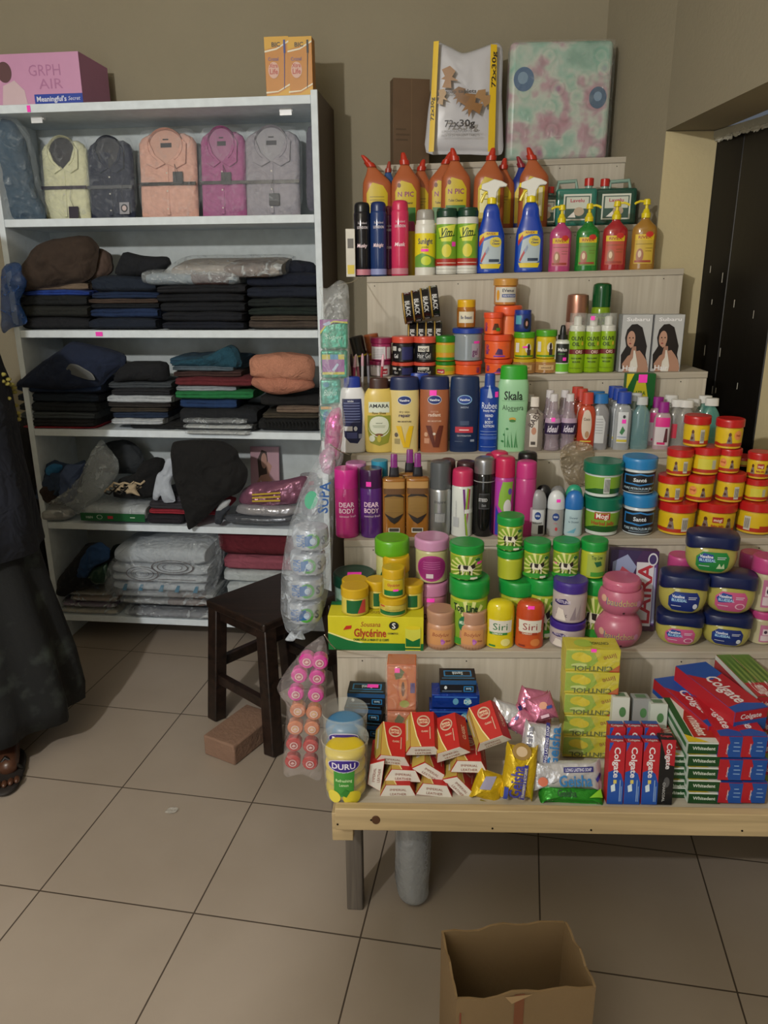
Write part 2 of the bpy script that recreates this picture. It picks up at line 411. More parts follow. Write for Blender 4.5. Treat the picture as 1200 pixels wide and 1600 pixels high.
def woodmat(name, c1, c2, axis='x', sc=1, rough=.6, knots=False):
    m = bpy.data.materials.new(name); m.use_nodes = True; N = m.node_tree.nodes; L = m.node_tree.links
    b = N['Principled BSDF']; b.inputs['Roughness'].default_value = rough
    tc = N.new('ShaderNodeTexCoord'); mp = N.new('ShaderNodeMapping'); n1 = N.new('ShaderNodeTexNoise')
    s = {'x': (1.2, 30, 30), 'y': (30, 1.2, 30), 'z': (30, 30, 1.2)}[axis]; mp.inputs['Scale'].default_value = [q * sc for q in s]
    n1.inputs['Scale'].default_value = 2; n1.inputs['Detail'].default_value = 8; n1.inputs['Distortion'].default_value = .6
    rp = N.new('ShaderNodeValToRGB'); rp.color_ramp.elements[0].position = .3; rp.color_ramp.elements[1].position = .7
    rp.color_ramp.elements[0].color = lin(c1); rp.color_ramp.elements[1].color = lin(c2)
    bp = N.new('ShaderNodeBump'); bp.inputs['Strength'].default_value = .15; bp.inputs['Distance'].default_value = .002
    L.new(tc.outputs['Object'], mp.inputs[0]); L.new(mp.outputs[0], n1.inputs['Vector']); L.new(n1.outputs['Fac'], rp.inputs[0]); L.new(rp.outputs[0], b.inputs['Base Color'])
    L.new(n1.outputs['Fac'], bp.inputs['Height']); L.new(bp.outputs[0], b.inputs['Normal'])
    return m
def struct(o): o['kind'] = 'structure'; return o
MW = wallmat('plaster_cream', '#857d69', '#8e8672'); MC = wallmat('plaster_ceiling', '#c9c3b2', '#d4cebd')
MREV = wallmat('plaster_reveal_lit', '#bcae88', '#c6b892')  # paler than the wall plaster: direct light on the reveal put into its colour
# floor
fm = bpy.data.materials.new('floor_tiles'); fm.use_nodes = True; N = fm.node_tree.nodes; L = fm.node_tree.links
b = N['Principled BSDF']; tc = N.new('ShaderNodeTexCoord'); br = N.new('ShaderNodeTexBrick'); n1 = N.new('ShaderNodeTexNoise'); n2 = N.new('ShaderNodeTexNoise')
br.offset = 0; br.squash = 1; br.inputs['Scale'].default_value = 1; br.inputs['Brick Width'].default_value = .4; br.inputs['Row Height'].default_value = .4
br.inputs['Mortar Size'].default_value = .0022; br.inputs['Mortar Smooth'].default_value = .3
br.inputs['Color1'].default_value = lin('#9a8e82'); br.inputs['Color2'].default_value = lin('#9f9388'); br.inputs['Mortar'].default_value = lin('#4a4038')
L.new(tc.outputs['Object'], br.inputs['Vector']); L.new(tc.outputs['Object'], n1.inputs['Vector']); L.new(tc.outputs['Object'], n2.inputs['Vector'])
n1.inputs['Scale'].default_value = 2.5; n1.inputs['Detail'].default_value = 7; n2.inputs['Scale'].default_value = 60; n2.inputs['Detail'].default_value = 5
mx = N.new('ShaderNodeMix'); mx.data_type = 'RGBA'; mx.blend_type = 'MULTIPLY'; mx.inputs[0].default_value = .5
rp = N.new('ShaderNodeValToRGB'); rp.color_ramp.elements[0].color = (.72, .70, .66, 1); rp.color_ramp.elements[0].position = .3; rp.color_ramp.elements[1].position = .65; rp.color_ramp.elements[1].color = (1, 1, 1, 1)
L.new(n1.outputs['Fac'], rp.inputs[0]); L.new(br.outputs['Color'], mx.inputs[6]); L.new(rp.outputs[0], mx.inputs[7]); L.new(mx.outputs[2], b.inputs['Base Color'])
b.inputs['Roughness'].default_value = .38
bp = N.new('ShaderNodeBump'); bp.inputs['Strength'].default_value = .3; bp.inputs['Distance'].default_value = .001; L.new(br.outputs['Fac'], bp.inputs['Height']); bp.invert = True; L.new(bp.outputs[0], b.inputs['Normal'])
p = P(); p.add([(-3, -4, 0), (4, -4, 0), (4, 4, 0), (-3, 4, 0)], [(0, 1, 2, 3)], fm)
o = struct(p.obj('floor')); o.location = (-.847, 1.496, 0); o.rotation_euler.z = -.181
# walls
def wy(x): return 3.0 - .1135 * (x + .166)
p = P(); p.add([(-2.35, wy(-2.35), 0), (.76, wy(.76), 0), (.76, wy(.76), 2.9), (-2.35, wy(-2.35), 2.9), (-2.35, wy(-2.35) + .15, 0), (.76, wy(.76) + .15, 0), (.76, wy(.76) + .15, 2.9), (-2.35, wy(-2.35) + .15, 2.9)],
    [(0, 1, 2, 3), (4, 7, 6, 5), (0, 4, 5, 1), (3, 2, 6, 7), (0, 3, 7, 4), (1, 5, 6, 2)], MW)
struct(p.obj('wall_back'))
ZL = 1.84
p = P()
inner = [(.76, wy(.76)), (.845, 2.475), (.867, 1.9), (.9, 1.1), (.94, -1.6)]
def wallrun(p, pts, z0, z1, out, mat):
    for (a, b_), (c, d_) in zip(pts, pts[1:]):
        v = [(a, b_, z0), (c, d_, z0), (c, d_, z1), (a, b_, z1), (a + out, b_, z0), (c + out, d_, z0), (c + out, d_, z1), (a + out, b_, z1)]
        p.add(v, [(0, 1, 2, 3), (4, 7, 6, 5), (0, 4, 5, 1), (3, 2, 6, 7), (0, 3, 7, 4), (1, 5, 6, 2)], mat)
wallrun(p, inner[:2], 0, 2.9, .155, MW); wallrun(p, inner[1:4], ZL, 2.9, .155, MW); wallrun(p, inner[3:], 0, 2.9, .155, MW)
# wall behind the doorway recess
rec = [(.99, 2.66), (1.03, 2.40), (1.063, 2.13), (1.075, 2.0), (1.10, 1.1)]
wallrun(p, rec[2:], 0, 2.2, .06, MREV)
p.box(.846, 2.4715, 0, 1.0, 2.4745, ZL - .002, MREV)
struct(p.obj('wall_right', smooth=20))
p = P()
dmat = woodmat('dark_door_wood', '#050404', '#0e0b09', 'z', 1, .45)
wallrun(p, [(1.0, 2.475), (1.035, 2.37), (1.062, 2.135)], 0, 1.845, .04, dmat)
dd = struct(p.obj('door_1', bev=.003))
p = P()
for k in range(11):
    q = R.random(); y = 2.44 - .24 * R.random(); x = 1.0 + (2.475 - y) * .22 - .004; z = 1.05 + .45 * R.random(); hgt = .02 + .03 * R.random()
    p.box(x - .0012, y - .001, z, x, y + .001, z + hgt * .7, M('#b8b4a8', 'matte'))
o = p.obj('light_drip', dd)  # drips of light on the dark door, painted as pale slivers
p = P()
p.box(-.02, 0, 0, .0, .36, .02, M('#a8a698', 'matte')); 
for k in range(9): blob(p, (-.012, .04 * k, .004 - .006 * R.random()), (.008, .022, .008 + .006 * R.random()), M('#b4b2a6', 'matte'), k, .4)
o = struct(p.obj('trim_1')); o.location = (1.075, 2.14, 1.818); o.rotation_euler.z = .2
p = P(); p.box(-2.5, -1.75, 0, 1.2, -1.6, 2.9, MW); struct(p.obj('wall_front'))
p = P(); p.box(-2.5, -1.6, 0, -2.35, 3.4, 2.9, MW); struct(p.obj('wall_left'))
p = P(); p.box(-2.5, -1.75, 2.9, 1.3, 3.5, 3.0, MC); struct(p.obj('ceiling'))

# ================================================================ display stand
PLY = woodmat('pale_plywood', '#aea596', '#c2bbad', 'z', 1, .6); PLYT = woodmat('pale_plywood_tread', '#a2998a', '#b6aea0', 'x', 1, .6)
PINE = woodmat('pine_board', '#a08c68', '#bda67e', 'x', 1, .55); GREYW = woodmat('grey_weathered_wood', '#4d4640', '#6e655c', 'z', 1, .8)
ds = thing('display_stand', 'wide stepped wooden stand of pale plywood crowded with toiletries', 'display stand', (0, 1.33, 0), -.055)
LEFT = {0: -.105, 1: -.135, 2: -.135, 3: -.132, 4: -.118, 5: -.108, 6: -.10, 7: -.10}
RIGHT = {0: 1.0, 1: 1.0, 2: .965, 3: .93, 4: .885, 5: .845, 6: .79, 7: .755}
T = .018
def tz(z, lat): return z + .018 * lat
def slantbox(p, x0, y0, z0, x1, y1, z1, mat):   # box whose heights follow the slight tilt
    v = [(x, y, tz(z, x)) for z in (z0, z1) for y in (y0, y1) for x in (x0, x1)]
    p.add(v, [(0, 2, 3, 1), (4, 5, 7, 6), (0, 1, 5, 4), (2, 6, 7, 3), (0, 4, 6, 2), (1, 3, 7, 5)], mat)
p = P(); slantbox(p, -.105, -.022, .325, 1.0, 0, .378, PINE)
fb = p.obj('front_board', ds, bev=.002)
p = P()
for x, z in ((-.03, .352), (.22, .336), (.42, .336), (.72, .34), (-.1, .34)):
    Lathe([(0, .0022), (.001, .002)]).mesh(p, M('#241c14', 'metal'), 10)
    for k in range(len(p.v) - 20, len(p.v)): a, b_, c = p.v[k]; p.v[k] = (a + x, -.0225 - c, b_ + tz(z, x))
p.obj('nail', fb)
p = P(); Lathe([(0, .009), (.0012, .008)]).mesh(p, M('#4d2f16', 'matte'), 16); p.v = [(a - .02, -.0225 - c, b_ * 1.2 + tz(.352, 0)) for a, b_, c in p.v]; p.obj('knot', fb)
for k in range(8):
    d, z = STEP[k]; nd = STEP[k + 1][0] if k < 7 else d + .16
    p = P(); slantbox(p, LEFT[k], d + (0 if k else .001), z - T, RIGHT[k], nd + (.01 if k < 7 else 0), z, PLYT); p.obj('tread', ds, bev=.001)
    if k:
        zb = STEP[k - 1][1]; p = P(); slantbox(p, LEFT[k], d + .004, zb, RIGHT[k], d + .016, z - T, PLY); rs = p.obj('riser', ds, bev=.001)
        p = P()
        for q in range(5):
            x = LEFT[k] + .05 + (RIGHT[k] - LEFT[k] - .1) * q / 4 + R.uniform(-.03, .03); Lathe([(0, .0017), (.001, .0015)]).mesh(p, M('#1c1814', 'metal'), 8)
            for w_ in range(len(p.v) - 16, len(p.v)): a, b_, c = p.v[w_]; p.v[w_] = (a + x, d + .0035 - c, b_ + tz(z - .028, x))
        p.obj('nail', rs)
for sx in (-1, 1):
    poly = [(0.0, .33)]; 
    pts = [(.02, .33), (.02, .36)]
    for k in range(1, 8): pts += [(STEP[k][0] + .006, STEP[k - 1][1] - .005), (STEP[k][0] + .006, STEP[k][1] - T - .002)]
    pts += [(1.55, 1.77), (1.55, .33)]
    x = -.094 if sx < 0 else .735
    p = P(); v = [(x, a, b_) for a, b_ in pts] + [(x + .014, a, b_) for a, b_ in pts]; n = len(pts)
    p.add(v, [tuple(range(n)), tuple(range(n, 2 * n))[::-1]] + [(i, n + i, n + (i + 1) % n, (i + 1) % n) for i in range(n)], PLY); p.obj('side_panel', ds)
for x, y in ((-.08, .115), (.93, .115), (-.08, 1.4), (.72, 1.4)):
    p = P(); p.box(x - .019, y - .02, 0, x + .019, y + .02, tz(.35, x), GREYW); p.obj('leg', ds, bev=.003)
p = P(); slantbox(p, -.115, .0, .28, -.07, .04, .349, PINE); slantbox(p, -.12, .04, .315, -.085, 1.3, .349, GREYW); slantbox(p, .88, .04, .30, .92, .9, .349, GREYW); p.obj('cleat', ds, bev=.002)
# ================================================================ bookcase
WH = M('#d2dce4', 'matte'); WB = M('#c6ced0', 'matte')
bc = thing('bookcase', 'tall white open bookcase of five compartments full of folded clothes', 'bookcase', BF.o, BF.yaw)
BW, BD = 1.148, .30
SH = dict(T=1.992, A=1.634, B=1.256, C=.893, D=.522, E=.128); BT = .026
for x, nm in ((0, 'side_panel'), (BW, 'side_panel')):
    p = P(); p.box(x - (.0 if x == 0 else .022), 0, 0, x + (.022 if x == 0 else 0), BD, 1.992 if x == 0 else 2.006, WH); sp_ = p.obj(nm, bc, bev=.0015)
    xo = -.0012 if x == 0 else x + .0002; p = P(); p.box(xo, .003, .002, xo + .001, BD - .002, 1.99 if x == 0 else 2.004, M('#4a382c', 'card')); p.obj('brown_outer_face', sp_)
p = P(); p.box(.022, BD - .008, .08, BW - .022, BD, 1.98, WB); p.obj('back_panel', bc)
for k, z in SH.items():
    p = P(); p.box(.0225, .001, z - BT, BW - .0225, BD - .009, z, WH); s_ = p.obj('top_board' if k == 'T' else 'shelf_board', bc, bev=.0015)
for lat in (.16, 1.03):
    p = P(); p.box(lat - .022, .06, 1.957, lat + .022, .075, 1.9655, M('#e6e8ea', 'plastic')); p.box(lat - .02, .055, 1.945, lat + .02, .06, 1.9655, M('#e6e8ea', 'plastic')); p.obj('bracket', bc)
# ================================================================ goods on the display stand
def edge_label(*a): return list(a)
# ---- top ledge: brown carton, printed plastic bag, wrapped pack
P0 = DF.base(640, STEP[7][0] + .09, STEP[7][1])
t = card('cardboard_carton', 'dark brown closed carton on the top ledge behind the white printed bag', 'carton', P0, DF.yaw + .25, (.125, .05, .268), M('#5b4632', 'card'),
    dict(front=[('r', -.85, .3, -.2, .32, '#4a3826'), ('r', -.85, .36, -.1, .38, '#4a3826'), ('r', -.85, .42, -.3, .44, '#4a3826'), ('r', -.02, 0, .02, 1, '#6a533c')]))
o, ol = pxoutline(DF, STEP[7][0] + .055, [(662, 244), (668, 180), (678, 120), (683, 66), (700, 74), (722, 86), (748, 78), (778, 68), (786, 78), (784, 150), (787, 235), (782, 246), (720, 243)])
p = P(); puff(p, ol, .05, M('#bcbcc2', 'plastic'), 3, .004, 14, rings=12)
bag = p.obj('soap_bag', smooth=180); o.z += .004; bag.location = o; bag.rotation_euler = (0, 0, DF.yaw); tag(bag, 'white plastic soap bag with yellow side bands and 72x30g print', 'bag')
wb = max(a for a, b_ in ol); hb = max(b_ for a, b_ in ol)
sf = Lathe([(0, wb), (hb * .5, wb * .93), (hb, wb * .84)], by=.33, n=3).setup(hb); sf.W = wb
p = P(); deco(p, sf, [('p', [(.52, .02), (.72, .02), (.72, .93), (.52, .93)], '#dcb820'), ('p', [(-.9, .03), (-.72, .03), (-.62, .97), (-.8, .97)], '#dcb820'),
    ('t', '72x30g', -.12, .27, .06, '#2a2424', dict(w=.62)), ('t', 'SUPREMO MULTIPURPOSE SOAP', -.1, .2, .02, '#55504c', dict(w=.8, b=False)), ('t', 'PACK OF DETERGENT TABLETS', -.1, .165, .02, '#55504c', dict(w=.8, b=False)),
    ('t', '72x30g', .62, .72, .13, '#2a2424', dict(rot=90, w=.3)), ('t', '72x30g', -.79, .4, .12, '#2a2424', dict(rot=90, w=.2)),
    *[('p', [(cx + s_ * (.16 if q % 2 else .42 + .1 * math.sin(q * 2.1)) * math.cos(q * PI / 7 + cx), cz + s_ * .42 * (.16 if q % 2 else .42) * math.sin(q * PI / 7 + cx)) for q in range(14)], col) for cx, cz, s_, col in ((-.35, .66, .55, '#96704a'), (.1, .42, .6, '#8a6238'), (.36, .48, .45, '#a07c54'), (-.5, .5, .4, '#a88a64'), (-.1, .5, .45, '#7c5a38'))],
    ('t', 'soap tablets', -.1, .54, .03, '#3a3430', dict(w=.6))], .013)
p.obj('printing', bag)
P1 = DF.base(866, STEP[7][0] + .075, STEP[7][1])
t = thing('wrapped_pack', 'large floral printed pack in clear film standing right of the soap bag', 'pack', P1, DF.yaw + .01)
hw = .165; hh_ = DF.pt(866, 64, STEP[7][0] + .06).z - P1.z
fl = bpy.data.materials.new('floral_print'); fl.use_nodes = True; N = fl.node_tree.nodes; L = fl.node_tree.links; b = N['Principled BSDF']; b.inputs['Roughness'].default_value = .35
tc = N.new('ShaderNodeTexCoord'); n1 = N.new('ShaderNodeTexNoise'); n1.inputs['Scale'].default_value = 9; n1.inputs['Detail'].default_value = 3
vo = N.new('ShaderNodeTexVoronoi'); vo.inputs['Scale'].default_value = 24; r1 = N.new('ShaderNodeValToRGB'); r2 = N.new('ShaderNodeValToRGB'); mx = N.new('ShaderNodeMix'); mx.data_type = 'RGBA'
e = r1.color_ramp; e.elements[0].position = .30; e.elements[0].color = lin('#4f8a78'); e.elements[1].position = .72; e.elements[1].color = lin('#8a1c5c')
for pos, c in ((.42, '#7fa89a'), (.50, '#b0b4ac'), (.56, '#a8708a'), (.62, '#a0386c')): q = e.elements.new(pos); q.color = lin(c)
e = r2.color_ramp; e.elements[0].position = .1; e.elements[0].color = lin('#5c6a86'); e.elements[1].position = .55; e.elements[1].color = lin('#a9b4aa')
for pos, c in ((.2, '#8fb09c'), (.32, '#b4bab0'), (.4, '#74a08c')): q = e.elements.new(pos); q.color = lin(c)
mp = N.new('ShaderNodeMapping'); mp.inputs['Location'].default_value = (.3, 0, .2)
L.new(tc.outputs['Object'], mp.inputs[0]); L.new(mp.outputs[0], n1.inputs['Vector']); L.new(tc.outputs['Object'], vo.inputs['Vector']); L.new(n1.outputs['Fac'], r1.inputs[0]); L.new(vo.outputs['Distance'], r2.inputs[0])
vo.inputs['Scale'].default_value = 17; mx.inputs[0].default_value = .35; L.new(r1.outputs[0], mx.inputs[6]); L.new(r2.outputs[0], mx.inputs[7]); L.new(mx.outputs[2], b.inputs['Base Color'])
p = P(); p.box(-hw, -.04, 0.001, hw, .04, hh_ - .004, fl); p.obj('bundle', t, bev=.018, seg=4)
p = P(); deco(p, Plane((0, -.0405, 0), (1, 0, 0), (0, 0, 1), hw, hh_), [('e', -.72, .68, .2, .10, '#34567c'), ('e', -.74, .69, .1, .05, '#6a86a0'), ('e', .74, .52, .17, .09, '#34506e'), ('e', .74, .53, .08, .04, '#6c86a0')]); p.obj('printing', t)
p = P(); p.box(-hw - .002, -.047, 0, hw + .008, .044, hh_, M('#e6ece8', 'film', .07)); p.obj('clear_film', t, bev=.018, seg=4)

# ---- ledge below it: toilet cleaner, jerrycans
def cleaner(u, vtop, w, back, lean, label, face, body='#a85a34', lbl='#c8b020', cap='#b4301c'):
    sp = Spot(u, vtop, w, 6, back); H = sp.h; r = sp.w / 2
    t = thing('toilet_cleaner_bottle', label, 'bottle', sp.p, sp.rot, 'orange toilet cleaner bottles on the upper ledge')
    ln = lambda z: lean * r * (.75 * max(0, (z / H - .62) / .38) ** 1.4)
    pr = cr([(0, .9, 1), (.02, 1), (.3, 1), (.58, .98), (.66, .9), (.74, .62), (.8, .42), (.84, .3), (.86, .28, 1)], 3)
    la = Lathe([(z * H, q * r) for z, q in pr], .55, 2.6).setup(H); la.W = r
    p = P(); la.mesh(p, M(body, 'plastic'), lean=ln); p.obj('body', t)
    p = P(); Lathe([(z * H, q * r) for z, q in cr([(.845, .34, 1), (.90, .34, 1), (.905, .25), (.95, .2), (.995, .12), (1, .001)], 2)]).mesh(p, M(cap, 'plastic'), 20, lean=lambda z: ln(z) + lean * r * max(0, (z / H - .86)) * 1.6); p.obj('cap', t)
    p = P(); d = [('p', [(-.75, .08), (.75, .08), (.78, .5), (.4, .60), (-.3, .64), (-.78, .5)], lbl)]
    if face == 0: d += [('t', 'N PIC', .0, .47, .062, '#8a2f6a', dict(w=1.15)), ('t', 'Toilet Cleaner', 0, .36, .03, '#3a3020', dict(w=1.0)), ('e', -.45, .58, .13, .03, '#6b3a1c'), ('r', -.7, .1, .7, .3, '#3f7a3c')]
    elif face == 1: d += [('r', -.5, .45, .5, .46, '#8a7a20'), ('r', -.5, .41, .5, .42, '#8a7a20'), ('r', -.5, .37, .3, .38, '#8a7a20')]
    else: d += [('r', -.6, .2, .2, .5, '#e4dc9a'), ('r', .3, .14, .6, .5, '#efe9c0'), ('r', -.5, .42, .1, .43, '#7a6a30'), ('r', -.5, .36, .1, .37, '#7a6a30')]
    deco(p, la, d); p.obj('label', t); return t
for a in [(590, 242, 46, .05, -1, 'orange toilet cleaner bottle at the left end of the upper ledge, plain yellow label', 1),
          (634, 238, 46, .05, -.2, 'orange toilet cleaner bottle with N PIC label, second from the left on the ledge', 0),
          (655, 249, 42, .11, .3, 'orange toilet cleaner bottle half hidden between the two N PIC labels', 1),
          (690, 237, 44, .09, .6, 'orange toilet cleaner bottle just left of and behind the right N PIC bottle', 0),
          (711, 231, 46, .045, -.3, 'orange toilet cleaner bottle with N PIC label and neck bent left, behind the white tins', 0),
          (762, 231, 48, .045, .2, 'orange toilet cleaner bottle behind the left blue window spray', 2),
          (781, 247, 42, .10, .2, 'orange toilet cleaner bottle showing a strip right of the left blue window spray', 1),
          (831, 230, 46, .045, -.5, 'orange toilet cleaner bottle behind the right blue window spray', 2)]: cleaner(*a)
cleaner(816, 244, 40, .105, -.6, 'dark blue bottle hidden behind the rightmost orange toilet cleaner', 1, '#1c2f80', '#d8c020', '#8a2430')
cleaner(606, 252, 30, .11, .2, 'small blue bottle behind the leftmost orange toilet cleaner bottles', 1, '#2b4f86', '#c8ccd0', '#9a3a2c')
def jerrycan(u, vtop, w, back, label, col='#1f6a5c', capx=.55):
    sp = Spot(u, vtop, w, 6, back); H, W_ = sp.h, sp.w; t = thing('jerrycan', label, 'jerrycan', sp.p, sp.rot, 'green disinfectant jerrycans')
    p = P(); p.box(-W_ / 2, -.032, 0, W_ / 2, .032, H * .78, M(col, 'clear', .88)); p.obj('body', t, bev=.009, seg=4)
    p = P(); hx = -capx * .3 * W_
    p.tube([(hx - W_ * .28, 0, H * .74), (hx - W_ * .27, 0, H * .93), (hx + W_ * .16, 0, H * .95), (hx + W_ * .2, 0, H * .74)], .0065, M('#8fb0a4', 'clear', .8), 10); p.obj('handle', t)
    p = P(); Lathe([(H * .76, .011), (H * .86, .011)], ox=capx * W_ / 2).mesh(p, M('#8fb0a4', 'clear', .8), 16); p.obj('neck', t)
    p = P(); Lathe([(H * .84, .0145), (H * .99, .0145), (H, .012)], ox=capx * W_ / 2).mesh(p, M('#b32a22', 'plastic'), 20); p.obj('cap', t)
    p = P(); deco(p, Plane((0, -.0322, 0), (1, 0, 0), (0, 0, 1), W_ / 2, H), [('r', -.62, .12, .72, .66, '#d2d4c8'), ('r', -.55, .15, .65, .62, '#2c4f42'), ('r', -.48, .36, .6, .6, '#c9cdbf'),
        ('t', 'Lavelu', .05, .53, .07, '#b02c48', dict(w=.7)), ('e', .15, .3, .25, .09, '#b9a58c'), ('p', [(-.4, .18), (-.1, .3), (0, .18)], '#e8e4dc')]); p.obj('label', t)
jerrycan(897, 279, 62, .06, 'green jerrycan with a red cap, left of the two large ones by the wall', '#2f7a6c', .6)
jerrycan(957, 279, 64, .06, 'dark green jerrycan with red cap at the right end of the ledge', '#14483c', -.5)
jerrycan(850, 292, 40, .075, 'small dark jerrycan with a red cap beside the rightmost orange bottle', '#123a34', .3)
# ---- fifth step: sprays, cleaners, window sprays, hand wash
B5 = .05
def lonspray(u, vt, w, cap, body, label, txt, back=B5, base='#c07a8a'):
    return can(label, Spot(u, vt, w, 5, back), M(cap, 'plastic'), M(body, 'gloss'), [('t', 'LONDON', .05, .66, .035, '#d8d0d8', dict(w=1.3)), ('t', 'Scotsland', .05, .72, .03, '#d8d0d8', dict(w=1.1, b=False)), ('t', txt, 0, .42, .05, '#f0d8e0', dict(w=1.2, shear=.2)), ('r', -1.2, .02, 1.2, .1, base)],
               'scented spray cans at the left end of the fifth step', caph=.13, capr=.93)
lonspray(567, 316, 26, '#101418', '#15151c', 'black LONDON scented spray can, leftmost of the three', 'Musky')
lonspray(592, 315, 26, '#1a2c60', '#20386c', 'navy blue LONDON scented spray can between the black and pink ones', 'Midnight', base='#8890c0')
lonspray(625, 313, 27, '#c83058', '#cc3560', 'pink LONDON scented spray can left of the white powder bottle', 'Musk')
lonspray(607, 322, 20, '#7a2440', '#6c2a5a', 'dark maroon scented spray can peeping between navy and pink cans', 'Rose', .10)
for k, (u, vt) in enumerate(((612, 352), (640, 346))):
    prod('detergent_bottle', ['yellow bottle with pink cap half hidden behind the navy spray can', 'yellow bottle half hidden between the pink spray can and the white powder bottle'][k], 'bottle', Spot(u, vt, 38, 5, .125), [('body', [(0, .9, 1), (.05, 1), (.6, 1), (.75, .8), (.82, .4, 1)], M('#c0a418', 'plastic')), ('cap', [(.82, .42, 1), (.98, .4, 1), (1, .35)], M('#a03868', 'plastic'))], by=.6)
p_ = Spot(549, 358, 16, 5, .03)
card('small_carton', 'small white carton at the very left edge of the fifth step', 'carton', p_.p, -.05, (.028, .03, p_.h), M('#c9c6bc', 'card'), dict(front=[('r', -.6, .6, .7, .8, '#5a5650'), ('r', -.7, .06, .8, .25, '#d0b830')]))
tin = [('body', [(0, .92, 1), (.01, 1, 1), (.84, 1, 1), (.86, .96)], M('#d8d8d2', 'plastic')), ('cap', [(.86, .9, 1), (.875, .98, 1), (.95, .98), (.97, .93, 1), (1, .9, 1), (1, .001)], M('#123a28', 'plastic'))]
prod('scouring_powder_bottle', 'white powder bottle with yellow Sunlight label and grey cap', 'bottle', Spot(664, 328, 32, 5, B5), [('body', [(0, .96, 1), (.02, 1), (.7, 1), (.78, .93), (.84, .9, 1)], M('#d9d8d0', 'plastic')), ('cap', [(.84, .85, 1), (.86, .88, 1), (.97, .82), (1, .7, 1), (1, .001)], M('#9a9790', 'plastic'))],
     [('r', -1.4, .12, 1.4, .64, '#e0d020'), ('p', [(-1.3, .12), (1.3, .12), (1.3, .25), (-.3, .34), (-1.3, .28)], '#6aa040'), ('t', 'Sunlight', 0, .52, .085, '#1c2b6c', dict(w=1.45)), ('t', 'powder', 0, .43, .03, '#2b4a30', dict(w=.7, b=False)), ('e', .1, .22, .5, .07, '#c8d83c'), ('r', -.4, .36, .3, .40, PINK)])
for k, u in enumerate((697, 729)):
    prod('scouring_powder_tin', ['ribbed white powder tin with Vim label, left one of the pair', 'ribbed white powder tin with Vim label next to the blue window spray'][k], 'tin', Spot(u, 326 - k, 33, 5, B5), tin,
         [('r', -1.5, .22, 1.5, .76, '#7aa82c'), ('p', [(-.9, .7), (.9, .76), (.4, .5), (-.5, .5)], '#d8dc4c'), ('t', 'Vim', 0, .64, .13, '#143c1c', dict(w=1.15, shear=.3)), ('p', [(-.8, .56), (.8, .60), (.8, .585), (-.8, .545)], '#143c1c'), ('e', 0, .36, .45, .1, '#d8d040'), ('r', -1.5, .13, 1.5, .24, '#a83024'), ('r', -1, .17, 1, .18, '#e8d8c8'), ('r', -1.2, .03, 1.2, .035, '#b5b4ac'), ('r', -1.2, .08, 1.2, .085, '#b5b4ac')],
         'Vim scouring powder tins', stick=(.7, .46) if k == 0 else None)
# window sprays
def trigger(u, vtop, w, label, tip):
    sp = Spot(u, vtop, w, 5, .055); H, r = sp.h, sp.w / 2
    t = thing('window_spray_bottle', label, 'spray bottle', sp.p, sp.rot, 'blue window spray bottles')
    pr = cr([(0, .93, 1), (.02, 1), (.12, .98), (.3, .97), (.42, .93), (.5, .78), (.58, .62), (.66, .55), (.71, .42), (.735, .3, 1)], 3)
    la = Lathe([(z * H, q * r) for z, q in pr], .55, 2.4).setup(H); la.W = r
    p = P(); la.mesh(p, M('#0f3fae', 'clear', .93)); b_ = p.obj('body', t)
    p = P(); Lathe([(.73 * H, .3 * r), (.735 * H, .33 * r), (.79 * H, .32 * r), (.8 * H, .26 * r)]).mesh(p, M('#e0cc18', 'plastic'), 20); p.obj('collar', t)
    g = P(); x = lambda q: q * r
    g.prism([(x(-.75), .88 * H), (x(-.72), .935 * H), (x(-.3), .955 * H), (x(.1), .985 * H), (x(.6), .965 * H), (x(1.02), .93 * H), (x(.95), .905 * H), (x(.5), .9 * H), (x(.32), .85 * H), (x(.28), .79 * H), (x(-.28), .79 * H), (x(-.3), .86 * H)], -.011, .011, M('#dcdcd6', 'plastic')); g.obj('spray_head', t, bev=.003, seg=3)
    g = P(); g.tube([(x(-.25), 0, .87 * H), (x(-.5), 0, .84 * H), (x(-.68), 0, .78 * H), (x(-.75), 0, .75 * H)], .0045, M('#e0cc18', 'plastic'), 8); g.obj('trigger', t)
    g = P(); g.box(x(-.86), -.007, .885 * H, x(-.72), .007, .93 * H, M('#e0cc18', 'plastic')); g.obj('nozzle', t, bev=.001)
    p = P(); deco(p, la, [('p', [(-.85, .1), (-.7, .05), (0, .03), (.7, .05), (.85, .1), (.88, .36), (.5, .42), (-.5, .42), (-.88, .34)], '#1c56b8'), ('p', [(-.75, .12), (0, .06), (.75, .12), (.8, .33), (.1, .38), (-.5, .34)], '#aebdc6'),
        ('p', [(-.9, .3), (-.88, .4), (-.3, .44), (.55, .43), (.1, .405), (-.5, .37)], '#d9bb20'), ('r', -.45, .40, .5, .435, '#d9bb20'), ('t', 'RIVEX', .0, .418, .022, '#8c1c18', dict(w=.6)), ('p', [(-.9, .33), (-.5, .4), (-.45, .36), (-.86, .28)], '#b8281c'), ('e', .35, .33, .42, .055, '#d8c448'),
        ('t', 'Glass', .35, .345, .022, '#1c3c70', dict(w=.45)), ('t', 'Cleaner', .35, .315, .022, '#1c3c70', dict(w=.55)), ('p', [(-.7, .13), (-.3, .25), (-.22, .23), (-.6, .11)], '#b03030'), ('p', [(-.35, .23), (-.15, .29), (-.1, .26), (-.28, .2)], '#8a9ab8'), ('r', -.1, .12, .6, .15, '#2c3c50'), ('p', [(-.6, .05), (.6, .05), (.75, .1), (0, .07), (-.75, .1)], '#d8c020')])
    p.obj('label', t)
trigger(765, 278, 45, 'blue window spray bottle with white trigger head, left one', 0)
